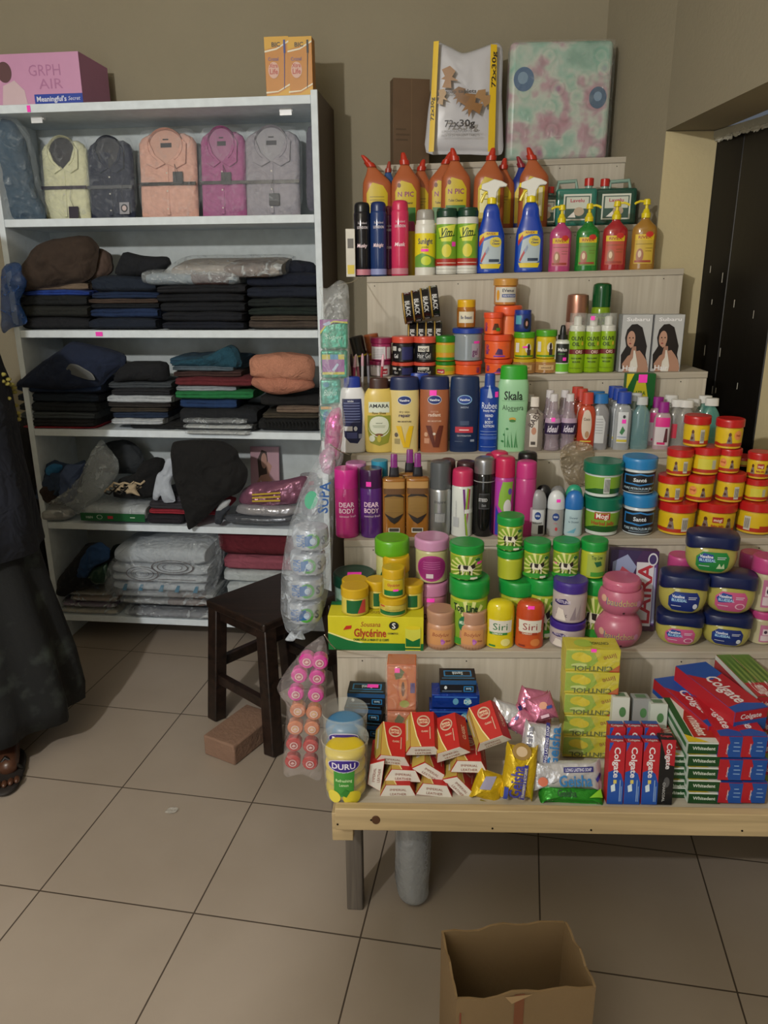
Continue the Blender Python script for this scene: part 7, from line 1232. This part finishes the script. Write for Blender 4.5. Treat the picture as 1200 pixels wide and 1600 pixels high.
softpx('black_knit', 'black knitted clothes heaped beside the beige ribbons', 'clothes', BF, .06, [(176, 776), (186, 748), (214, 740), (220, 722), (244, 712), (256, 716), (262, 740), (256, 770), (230, 780)], .12, M('#0b0c0f', 'towel'), 18, amp=.01, freq=14)
p = P()
for k in range(9):
    a = bpt(164 + k * 5.5, 768 - (k % 3) * 5, .0); p.tube([(a.x, a.y, a.z), (a.x + .012, a.y - .01, a.z + .012), (a.x + .03, a.y - .004, a.z + .004), (a.x + .045, a.y + .004, a.z + .016 - .004 * (k % 4))], .0042, M('#a8977c', 'cloth'), 7)
    p.tube([(a.x, a.y - .004, a.z - .003), (a.x + .02, a.y - .012, a.z - .008), (a.x + .03, a.y - .004, a.z + .001)], .003, M('#1a1816', 'cloth'), 7)
o = p.obj('ribbon_bunch'); tag(o, 'bunch of beige and black looped ribbon straps before the black knit', 'ribbon')
o = softpx('ribbon_bunch', 'beige fabric bow beside the black knitted clothes', 'ribbon', BF, -.01, [(198, 772), (196, 766), (204, 762), (200, 756), (214, 756), (212, 764), (220, 776), (206, 770)], .03, M('#a8977c', 'cloth'), 3, amp=.003)
t = packet(126, 230, 815, 788, '#a4aaac', None, 'green and white flat packet on the fourth shelf in front of the ribbons', d=-.005, grp=None)
q_ = bpt(126, 815, -.005); w_ = 104 * proj(q_)[2] / F_PX
p = P(); pl = Plane((0, -.008, 0), (1, 0, 0), (0, 0, 1), w_ / 2, .062); p.box(-w_ / 2, -.0075, .004, w_ / 2, -.006, .035, M('#14542c', 'print'))
deco(p, Plane((0, -.0078, 0), (1, 0, 0), (0, 0, 1), w_ / 2, .062), [('t', 'H&N', -.72, .3, .16, '#b0c0b0', dict(w=.22)), ('o', -.4, .32, .09, .14, .2, '#b0c0b0'), ('r', -.15, .22, .02, .4, '#a82c34'), ('r', .55, .3, .7, .36, '#b0c0b0')]); p.obj('green_band', t)
softpx('white_strap', 'white cloth straps hanging beside the draped black garment', 'cloth', BF, -.005, [(238, 780), (240, 762), (246, 740), (254, 735), (260, 716), (270, 716), (272, 740), (266, 755), (276, 784), (256, 786), (252, 772), (246, 782)], .03, M('#a8b0bc', 'cloth'), 19, amp=.004)
cl('folded_garment', 228, 285, 815, 806, '#1c1820', 'dark folded garment with red piping, lowest by the draped black one', d=.0, fz=SH['D'] + .001, grp='grey garments with red piping'); cl('folded_garment', 230, 345, 806, 798, '#8c2030', 'thin red edge of a folded garment under the grey stack', d=.0, grp='grey garments with red piping'); cl('folded_garment', 232, 330, 799, 786, '#2e2c32', 'dark grey folded garment above the red edge', d=.005, grp='grey garments with red piping')
cl('folded_garment', 236, 300, 787, 778, '#38363e', 'grey folded garment on top of the stack beside the white straps', d=.01, grp='grey garments with red piping')
softpx('draped_garment', 'large black garment draped over the edge of the fourth shelf', 'garment', BF, -.03, [(266, 700), (272, 690), (300, 686), (350, 690), (372, 704), (374, 716), (388, 732), (386, 752), (376, 770), (350, 780), (330, 800), (306, 822), (296, 828), (288, 800), (278, 770), (268, 740)], .09, M('#0a0a0c', 'cloth'), 20, amp=.007, freq=9)
a = bpt(413, 752, .23); hgt = bpt(413, 700, .23).z - SH['D'] - .001; wd = 46 * proj(a)[2] / F_PX
t = card('photo_card', 'pink card with a photo of a woman standing on the fourth shelf', 'card', BF.at(BF.lat(a), .23, SH['D'] + .002), (-.12, 0, BF.yaw), (wd, .004, hgt), M('#b08898', 'card'), dict(front=[('r', -.95, .02, .95, .98, '#b8909c'), ('p', [(-.4, .4), (-.5, .8), (-.2, .95), (.15, .92), (.25, .7), (.3, .45), (0, .5)], '#3a2620'), ('e', -.05, .78, .2, .12, '#b08474'), ('p', [(-.9, .02), (-.7, .4), (-.3, .55), (.2, .58), (.7, .4), (.8, .02)], '#b08474'), ('p', [(-.35, .02), (-.4, .3), (-.3, .48), (-.05, .36), (.25, .46), (.4, .25), (.35, .02)], '#c8c4c8'), ('p', [(.2, .5), (.5, .7), (.2, .78), (.1, .7)], '#b08474')]))
a = bpt(483, 752, .20); t = thing('rolled_pack', 'white and pink rolled pack standing at the back right of the fourth shelf', 'pack', BF.at(BF.lat(a), .20, SH['D'] + .001), BF.yaw)
la = Lathe([(0, .03), (.01, .033), (.15, .033), (.155, .036), (.165, .034)]).setup(.17); la.W = .033; p = P(); la.mesh(p, M('#a89ca0', 'foil')); p.obj('pack', t); p = P(); deco(p, la, [('r', -.8, .3, .8, .7, '#a8848c'), ('r', -.8, .75, .8, .85, '#a0485c')]); p.obj('label', t)
softpx('pink_packet', 'heap of pink lace garments in clear plastic on the right of the fourth shelf', 'packet', BF, .02, [(370, 786), (378, 766), (396, 754), (440, 750), (480, 742), (486, 764), (470, 786), (420, 790)], .12, M('#8c5c74', 'foil'), 21, amp=.008, freq=14)
for k in range(3):
    a = bpt(394, 775 + k * 5 - 2, -.045); b_ = bpt(438, 772 + k * 6 - 2, -.045); p = P(); p.beam(a, b_, .004, .006, M('#b89c30', 'plastic')); o = p.obj('yellow_stick'); tag(o, 'yellow plastic strip lying on the pink packet, %s of three' % ['top', 'middle', 'lowest'][k], 'strip', 'yellow strips')
softpx('white_packet', 'white packet under the pink heap with a small red tag', 'packet', BF, .0, [(368, 802), (372, 788), (410, 786), (466, 790), (474, 802), (440, 808)], .07, M('#a0a0a6', 'foil'), 22, amp=.004)
softpx('white_packet', 'thin clear packet of grey fabric at the shelf edge below the pink heap', 'packet', BF, .0, [(350, 814), (352, 803), (400, 803), (468, 804), (472, 814), (410, 817)], .07, M('#5c6068', 'foil'), 23, amp=.003)
softpx('folded_garment', 'small grey garment with red hem beside the draped black one', 'garment', BF, -.01, [(334, 818), (338, 790), (352, 784), (362, 792), (350, 806), (346, 820)], .03, M('#2c3038', 'cloth'), 24, amp=.003)
softpx('white_strap', 'small white strap loop right of the draped black garment', 'cloth', BF, -.012, [(336, 798), (346, 782), (362, 780), (356, 792), (344, 800)], .025, M('#a8acb0', 'cloth'), 25, amp=.002)
# lowest shelf
softpx('dark_bundle', 'black cloth bundle with blue camouflage patches on the lowest shelf', 'cloth', BF, .04, [(90, 928), (92, 904), (108, 884), (124, 868), (134, 850), (152, 846), (168, 852), (176, 872), (168, 896), (160, 908), (130, 918), (104, 930)], .16, M('#0e1218', 'cloth'), 26, amp=.01, freq=12)
softpx('camouflage_cloth', 'bright blue and black camouflage cloth folded over the black bundle', 'cloth', BF, -.02, [(122, 890), (128, 870), (138, 854), (156, 846), (172, 856), (170, 874), (150, 884), (138, 902), (124, 904)], .06, M('#1c3c64', 'cloth'), 27, amp=.008, freq=16)
softpx('dark_bundle', 'dark green cloth behind the camouflage bundle', 'cloth', BF, .12, [(168, 870), (176, 852), (196, 848), (202, 862), (190, 880)], .08, M('#101c18', 'cloth'), 28, amp=.006)
softpx('camouflage_cloth', 'green and grey patterned cloth in clear plastic beside the sheet pack', 'cloth', BF, -.02, [(136, 900), (146, 886), (168, 878), (174, 900), (164, 912), (148, 914)], .05, M('#2c4438', 'foil'), 29, amp=.005)
z = SH['E']
t = packet(88, 186, 960, 950, '#a09a8c', None, 'cream folded packet, lowest at the left of the bottom shelf', d=.0, grp='packets under the sheets'); t.location.z = z + .001
t = packet(92, 182, 951, 942, '#54285c', None, 'purple folded packet at the left of the bottom shelf', d=.0, grp='packets under the sheets')
t = packet(108, 184, 942, 932, '#705038', None, 'brown folded packet under the black bundle', d=.0, grp='packets under the sheets')
t = packet(100, 170, 932, 924, '#8c8070', None, 'thin beige packet directly under the black bundle', d=.01, grp='packets under the sheets')
t = packet(190, 342, 962, 948, '#4c4c58', None, 'wide clear packet of grey and brown fabric, lowest under the sheets', d=-.01, grp='packets under the sheets'); t.location.z = z + .001
t = packet(184, 338, 948, 936, '#7c7c7c', '#5c443c', 'wide clear packet of grey and brown fabric, second under the sheets', d=-.01, grp='packets under the sheets')
t = packet(182, 338, 936, 926, '#a4a8aa', '#6c5448', 'wide clear packet of white and brown fabric directly under the sheets', d=-.01, grp='packets under the sheets')
def sheet(u0, u1, vb, vt, lb, decs, d=-.02):
    a = bpt((u0 + u1) / 2, vb, d); z1 = bpt((u0 + u1) / 2, vt, d).z; w = (u1 - u0) * proj(a)[2] / F_PX; h_ = z1 - a.z
    t = thing('folded_bedsheet', lb, 'bedsheet', BF.at(BF.lat(a), d, a.z), BF.yaw, 'white bedsheets in one clear pack'); p = P(); slab(p, w, .25, h_, M('#a4acb4', 'cloth'), 1, int(vt), .002, e=6); p.obj('cloth', t, smooth=60)
    if decs: p = P(); deco(p, Plane((0, -.003, 0), (1, 0, 0), (0, 0, 1), w / 2, h_), decs); p.obj('pattern', t)
arcs = [('o', -.35, .2, .35 - .1 * i, .7 - .2 * i, .08, '#3a2c30') for i in range(3)] + [('o', .3, .9, .45 - .12 * i, .7 - .2 * i, .08, '#3a2c30') for i in range(3)]
brd = [('p', [(x, .1), (x + .1, .1), (x + .14, .9), (x + .08, .9)], '#2c7090') for x in (-.8, -.45, 0, .35, .75)]
sheet(174, 322, 925, 912, 'white folded bedsheet with blue brush marks, lowest in the clear pack', brd); sheet(172, 324, 912, 900, 'white folded bedsheet with thin dark lines in the clear pack', [('r', -.9, .3, -.1, .4, '#403438'), ('r', 0, .6, .8, .68, '#403438')]); sheet(172, 326, 900, 884, 'white folded bedsheet with dark concentric arcs in the clear pack', arcs)
sheet(176, 322, 884, 858, 'plain white folded bedsheet on top of the clear pack', None)
softpx('film_bag', 'large clear zip bag around the pile of white bedsheets', 'bag', BF, -.03, [(164, 926), (164, 900), (172, 876), (200, 852), (240, 838), (300, 836), (344, 838), (346, 880), (338, 918), (328, 930), (240, 930)], .14, M('#c8d0d8', 'film', .16), 30, amp=.005, flatback=2.4, curve=.3)
cl('folded_garment', 340, 470, 873, 826, '#56121f', 'thick dark red folded blanket at the right of the bottom shelf', d=.03, dep=.24, amp=.005); cl('folded_garment', 348, 470, 895, 873, '#8a4858', 'pink folded towel under the dark red blanket', d=.03, dep=.22, amp=.005)
pile(352, 460, 962, 'E', [(932, '#8c9498', 'folded_garment', 'grey white folded cloth at the bottom right, behind the stool, lowest'), (912, '#a0a8ac', 'folded_garment', 'white folded cloth behind the stool, second'), (895, '#a8b0b4', 'folded_garment', 'white folded cloth directly under the pink towel')], 'white cloths behind the stool', '', d=.03)
# ================================================================ stool, brick, floor things
DW = woodmat('dark_stained_wood', '#0c0807', '#2c1d17', 'x', 1, .4)
st = thing('wooden_stool', 'dark stained wooden stool with a worn square seat in front of the bookcase', 'stool', (0, 0, 0))
A0, A1, A2 = onz(321, 937, .42), onz(412, 977, .42), onz(439, 894, .42); A3 = A1 + A2 - A0
cen = (A1 + A2) / 2; cen.z = 0; st.location = cen
p = P(); q = [A0, A1, A3, A2]; v = [Vector((a.x - cen.x, a.y - cen.y, zz)) for zz in (.392, .42) for a in q]; p.add(v, [(0, 3, 2, 1), (4, 5, 6, 7), (0, 1, 5, 4), (1, 2, 6, 5), (2, 3, 7, 6), (3, 0, 4, 7)], DW); p.obj('seat', st, bev=.006, seg=3)
ft = [onz(339, 1122, 0), onz(428, 1178, 0)]; ft.append(ft[1] + (A3 - A1) * 1.02); ft.append(ft[0] + (A2 - A0) * 1.02)
tp = []
for a, f in zip(q, ft):
    top = a.lerp(Vector((cen.x, cen.y, a.z)), .17); f2 = Vector((f.x, f.y, 0)) - cen; top = Vector((top.x - cen.x, top.y - cen.y, .395)); tp.append((top, f2))
    p = P(); p.beam(top, f2, .046, .046, DW, up=Vector((A1.x - A0.x, A1.y - A0.y, 0)).normalized()); p.obj('leg', st, bev=.004)
for i, zz in ((0, .15), (1, .2), (2, .15), (3, .2)):
    a, b2 = tp[i], tp[(i + 1) % 4]; k = 1 - zz / .395; p = P(); p.beam(a[0].lerp(a[1], k), b2[0].lerp(b2[1], k), .022, .034, DW); p.obj('stretcher', st, bev=.002)
p = P(); 
for i in range(4):
    a, b2 = tp[i][0] * 1, tp[(i + 1) % 4][0] * 1; a.z = b2.z = .372; p.beam(a, b2, .018, .04, DW)
p.obj('apron', st, bev=.002)
bkm = wallmat('brick_clay', '#75594a', '#866a58', 14, .8)
B0, B1, B2 = onz(316, 1172, 0), onz(372, 1190, 0), onz(413, 1157, 0)
ex = (B2 - B1); ex.z = 0; L_ = .215; ex.normalize(); ey = (B0 - B1); ey.z = 0; ey.normalize()
bo = B1 + ex * (L_ / 2 * .8) + ey * .055
p = P(); p.box(-.105, -.062, 0, .105, .062, .07, bkm); o = p.obj('brick', bev=.006, seg=3, sub=0); o.location = bo; o.rotation_euler.z = math.atan2(ex.y, ex.x); tag(o, 'worn brown clay brick lying on the tiles by the stool legs', 'brick')
g_ = onz(268, 1268, 0); p = P(); puff(p, [(-.017, -.010), (0, -.014), (.016, -.008), (.018, .008), (.004, .014), (-.012, .012)], .007, M('#c8c4bc', 'clear', .45), 3, .003, 60); p.v = [(x, z, y + .004) for x, y, z in p.v]; o = p.obj('plastic_scrap', smooth=60); o.location = g_; tag(o, 'small crumpled clear plastic scrap on the floor tiles', 'scrap')
# cardboard box
cbm = wallmat('corrugated_card', '#7c6648', '#8a7252', 6, .3)
zb = .27; K = [onz(u, v, zb) for u, v in ((690, 1457), (882, 1438), (928, 1540), (713, 1563))]
cen = sum(K, Vector()) / 4; cen.z = 0
t = thing('cardboard_box', 'open brown cardboard box on the floor at the bottom edge of the photo', 'box', cen)
def wallp(a, b2, nm, th=.004):
    a = Vector((a.x - cen.x, a.y - cen.y, 0)); b2 = Vector((b2.x - cen.x, b2.y - cen.y, 0)); d = (b2 - a).normalized(); n_ = Vector((-d.y, d.x, 0)) * th; p = P(); N_ = 10; vs = []
    for i in range(N_ + 1):
        q = a.lerp(b2, i / N_); hz = zb + .004 * math.sin(i * 1.7 + a.x * 50) - .003 * math.sin(i * .9)
        for off in (Vector(), n_): vs += [(q + off), (q + off + Vector((0, 0, hz)))]
    fs = [(i * 4, i * 4 + 4, i * 4 + 5, i * 4 + 1) for i in range(N_)] + [(i * 4 + 2, i * 4 + 3, i * 4 + 7, i * 4 + 6) for i in range(N_)] + [(i * 4 + 1, i * 4 + 5, i * 4 + 7, i * 4 + 3) for i in range(N_)] + [(0, 1, 3, 2), (N_ * 4, N_ * 4 + 2, N_ * 4 + 3, N_ * 4 + 1)]
    p.add(vs, fs, cbm); return p.obj(nm, t)
wallp(K[0], K[1], 'back_panel'); wallp(K[1], K[2], 'side_panel'); fpn = wallp(K[3], K[2], 'front_panel'); wallp(K[0], K[3], 'side_panel')
p = P(); p.add([(k.x - cen.x, k.y - cen.y, zz) for zz in (.001, .005) for k in K], [(0, 3, 2, 1), (4, 5, 6, 7), (0, 1, 5, 4), (1, 2, 6, 5), (2, 3, 7, 6), (3, 0, 4, 7)], cbm); p.obj('bottom_panel', t)
a, b2 = K[3], K[2]; d = (b2 - a); d.z = 0; p = P(); pl = Plane(((a.x + b2.x) / 2 - cen.x, (a.y + b2.y) / 2 - cen.y, 0), d, (0, 0, 1), d.length / 2, zb); deco(p, pl, [('r', -.16, .0, -.02, 1.0, '#7c4c34'), ('r', -.95, .0, -.93, .9, '#8c4434'), ('p', [(-.3, .99), (.1, .99), (-.2, .93)], '#a88c68')], .0012); p.obj('printing', fpn); 
# white roll under the stand
c = DF.at(.055, .14, 0); t = thing('plastic_wrapped_roll', 'white plastic wrapped roll standing under the display stand', 'roll', (c.x, c.y, 0.0005), (0, 0, .1))
p = P(); la = Lathe(cr([(0, .012, 1), (.006, .028), (.02, .038), (.06, .041), (.2, .044), (.335, .046, 1), (.338, .02)], 3)).setup(.34); la.W = .044; la.mesh(p, M('#a0a4a8', 'foil'), 28)
p.v = [(x + nz3((x, y, z), 22, 3).x * .004, y + nz3((x, y, z), 22, 5).y * .004, z) for x, y, z in p.v]; p.obj('wrapping', t, smooth=180)
p = P(); deco(p, la, [('t', 'PLASTIC WRAPPER', .5, .6, .2, '#80848c', dict(rot=90, w=.5, b=False))], .006); p.obj('printing', t)
# black bag left of the bookcase
o = softpx('hanging_bag', 'black cloth bag hanging on the wall left of the bookcase', 'bag', Frame(-1.6, 3.10, -.113), 0, [(18, 660), (36, 650), (56, 660), (66, 690), (72, 740), (74, 800), (78, 880), (74, 935), (40, 948), (10, 940), (0, 800)], .10, M('#101012', 'cloth'), 31, amp=.01, freq=9)
FL = Frame(-1.6, 3.02, -.113); p = P(); pts = [FL.pt(u, v, 0) for u, v in ((66, 690), (72, 730), (80, 756), (78, 786), (72, 800), (74, 830), (80, 860), (84, 900), (86, 930))]; p.tube(pts, .003, M('#a8a49c'), 6); o = p.obj('white_cord'); o.name = 'dangling_cable'; tag(o, 'thin white cable hanging down over the black bag', 'cable')
# ================================================================ person at the left edge
PX, PY = -1.345, 2.1
def skin_body():
    J = {}; vs = [(0, 0, .88), (0, 0, 1.0), (0, 0, 1.16), (0, .0, 1.30), (0, -.01, 1.38), (0, -.01, 1.45), (0, -.02, 1.54), (0, -.02, 1.62)]
    rs = [(.15, .12), (.135, .105), (.14, .10), (.12, .085), (.05, .05), (.05, .05), (.078, .09), (.06, .075)]; es = [(i, i + 1) for i in range(7)]
    def chain(start, pts):
        pv = start
        for x, y, z, r in pts: vs.append((x, y, z)); rs.append((r, r)); es.append((pv, len(vs) - 1)); pv = len(vs) - 1
        return pv
    for s_ in (-1, 1):
        chain(0, [(.09 * s_, 0, .80, .085), (.10 * s_, -.01, .48, .055), (.10 * s_, .015, .28, .048), (.105 * s_, .02, .09, .034), (.15 * s_, -.13, .05, .036), (.16 * s_, -.24, .03, .03)])
        wr = chain(3, [(.16 * s_, 0, 1.31, .05), (.205 * s_, .07, 1.04, .038), (.15 * s_, .17, .90, .027), (.12 * s_, .185, .87, .026), (.10 * s_, .19, .85, .024)])
        for k in range(4): chain(wr, [(.08 * s_ + (k - 1.5) * .014, .195, .825, .009), (.075 * s_ + (k - 1.5) * .015, .2, .80 - (.004 if k in (0, 3) else -.004), .008), (.07 * s_ + (k - 1.5) * .014, .205, .782 - .006 * (k in (1, 2)), .007)])
        chain(wr - 1, [(.135 * s_, .195, .845, .01), (.145 * s_, .2, .82, .009)])
    me = bpy.data.meshes.new('body'); me.from_pydata(vs, es, []); o = bpy.data.objects.new('body', me); C.objects.link(o)
    mod = o.modifiers.new('skin', 'SKIN'); mod.use_smooth_shade = True
    for i, r in enumerate(rs): me.skin_vertices[0].data[i].radius = r
    me.skin_vertices[0].data[0].use_root = True
    sb = o.modifiers.new('s', 'SUBSURF'); sb.levels = sb.render_levels = 2
    me.materials.append(M('#4a2e20', 'plastic')); return o
pe = thing('person', 'person at the left edge in a dark navy top and long dark patterned skirt, barefoot', 'person', (PX, PY, 0), .3)
bo_ = skin_body(); bo_.parent = pe
def cloth_tube(name, prof, mat, parent, rip=.0, nr=11, ox=0, seed=1):
    p = P(); n = 72; vs = []
    for z, a, b2, cx in prof:
        for k in range(n):
            t_ = 2 * PI * k / n; rr_ = 1 + rip * (1 - (z - prof[0][0]) / max(.01, prof[-1][0] - prof[0][0])) * math.sin(nr * t_ + seed + 2 * z) ; nn = nz3((math.cos(t_), math.sin(t_), z * 3), 1.6, seed).x * .012
            vs.append((cx + (a * rr_ + nn) * math.cos(t_), (b2 * rr_ + nn) * math.sin(t_), z))
    m_ = len(prof); p.add(vs, [(i * n + k, i * n + (k + 1) % n, (i + 1) * n + (k + 1) % n, (i + 1) * n + k) for i in range(m_ - 1) for k in range(n)], mat)
    o = p.obj(name, parent, smooth=180); md = o.modifiers.new('so', 'SOLIDIFY'); md.thickness = .004; return o
skm = wallmat('patterned_skirt', '#08090a', '#1c201c', 9, .3)
nn_ = [q for q in skm.node_tree.nodes if q.type == 'TEX_NOISE'][0]; nn_.inputs['Scale'].default_value = 11
rmp = skm.node_tree.nodes.new('ShaderNodeValToRGB'); rmp.color_ramp.elements[0].position = .52; rmp.color_ramp.elements[0].color = (.004, .005, .006, 1); rmp.color_ramp.elements[1].position = .68; rmp.color_ramp.elements[1].color = (.035, .045, .04, 1)
bs_ = skm.node_tree.nodes['Principled BSDF']; skm.node_tree.links.new(nn_.outputs['Fac'], rmp.inputs[0]); skm.node_tree.links.new(rmp.outputs[0], bs_.inputs['Base Color'])
cloth_tube('skirt', [(.11, .35, .25, 0), (.17, .355, .25, 0), (.3, .345, .24, 0), (.5, .31, .22, 0), (.7, .28, .20, 0), (.86, .24, .18, 0), (.97, .175, .15, 0), (1.02, .165, .14, 0)], skm, pe, .07, 11)
navy = M('#0d1220', 'cloth')
cloth_tube('top', [(.66, .315, .235, 0), (.8, .30, .225, 0), (.92, .29, .215, 0), (1.05, .285, .205, 0), (1.2, .27, .19, 0), (1.3, .22, .16, 0), (1.36, .13, .11, 0), (1.40, .08, .08, 0)], navy, pe, .03, 9, seed=4)
for s_ in (-1, 1):
    p = P(); p.tube([(.13 * s_, 0, 1.33), (.19 * s_, .01, 1.27), (.212 * s_, .03, 1.15), (.222 * s_, .035, 1.02), (.20 * s_, .08, .97)], [.07, .075, .07, .07, .068], navy, 16); slv = p.obj('sleeve', pe, smooth=180)
    p = P(); rq = random.Random(3 + s_)
    for k in range(46):
        a_ = rq.uniform(0, 2 * PI); z_ = rq.uniform(1.0, 1.18); r_ = .0725; c = (.216 * s_ + r_ * math.cos(a_), .033 + r_ * math.sin(a_), z_)
        blob(p, c, (.009, .009, .006), M('#8c8440', 'cloth'), k, .1, nu=8, nv=5)
    p.obj('yellow_dots', slv)
p = P(); blob(p, (0, .0, 1.60), (.098, .118, .125), M('#08080a', 'cloth'), 3, .05); p.v = [v for v in p.v]; p.obj('headscarf', pe, smooth=180)
p = P(); 
for s_ in (-1, 1): blob(p, (.033 * s_, -.118, 1.575), (.012, .006, .008), M('#d8d4cc'), 1, 0, nu=10, nv=8)
blob(p, (0, -.124, 1.545), (.014, .018, .02), M('#4a2e20'), 1, .05, nu=12, nv=8); blob(p, (0, -.116, 1.51), (.024, .008, .008), M('#5a2c28'), 1, .05, nu=12, nv=8)
p.obj('face', pe, smooth=180)
for s_ in (-1, 1):
    p = P(); blob(p, (.155 * s_, -.20, .012), (.045, .12, .011), M('#1c1614', 'matte'), 2, .03, e=.8); p.tube([(.115 * s_, -.21, .02), (.155 * s_, -.215, .07), (.195 * s_, -.21, .02)], .006, M('#141210'), 8); p.obj('sandal', pe, smooth=60)
    for k in range(5):
        p = P(); blob(p, (.157 * s_ + (k - 2) * .016, -.288 + abs(k - 1.5) * .006, .026), (.0085, .016, .009), M('#4a2e20'), k, .02, nu=12, nv=8); p.obj('toe', bo_, smooth=180)
    

# added unseen bag near the bulb, placed only to shade the lower right floor
p = P(); blob(p, (0, 0, 0), (.14, .10, .07), M('#141418', 'cloth'), 3, .15); p.tube([(0, 0, .05), (.0, 0, .5), (0, 0, 1.15)], .003, M('#a09c90'), 6)
o = p.obj('ceiling_bag', smooth=180); o.location = (-.87, -.14, 1.735); o.rotation_euler.z = -.8; tag(o, 'added unseen dark cloth bag on a string, shading the floor from the bulb', 'bag')
# strings that hold the hanging bags to the stand
bags = [o for o in C.objects if o.name.startswith('film_bag')]
for key, a, b2 in (('toilet rolls', HF.pt(515, 694, ROLLY), DF.at(-.137, STEP[3][0] + .01, STEP[3][1])), ('small round pots', HF.pt(507, 992, 1.452), DF.at(-.139, STEP[1][0] + .01, STEP[1][1])), ('pad packs', HF.pt(528, 446, 2.095), DF.at(-.12, STEP[5][0] + .01, STEP[5][1]))):
    bg = [o for o in bags if key in o['label']][0]; p = P(); inv = Matrix.Rotation(-bg.rotation_euler.z, 3, 'Z')
    p.tube([inv @ (a - bg.location), inv @ ((a + b2) / 2 - bg.location + Vector((0, 0, -.004))), inv @ (b2 - bg.location)], .0012, M('#c8c4b4', 'matte'), 6); p.obj('string', bg)
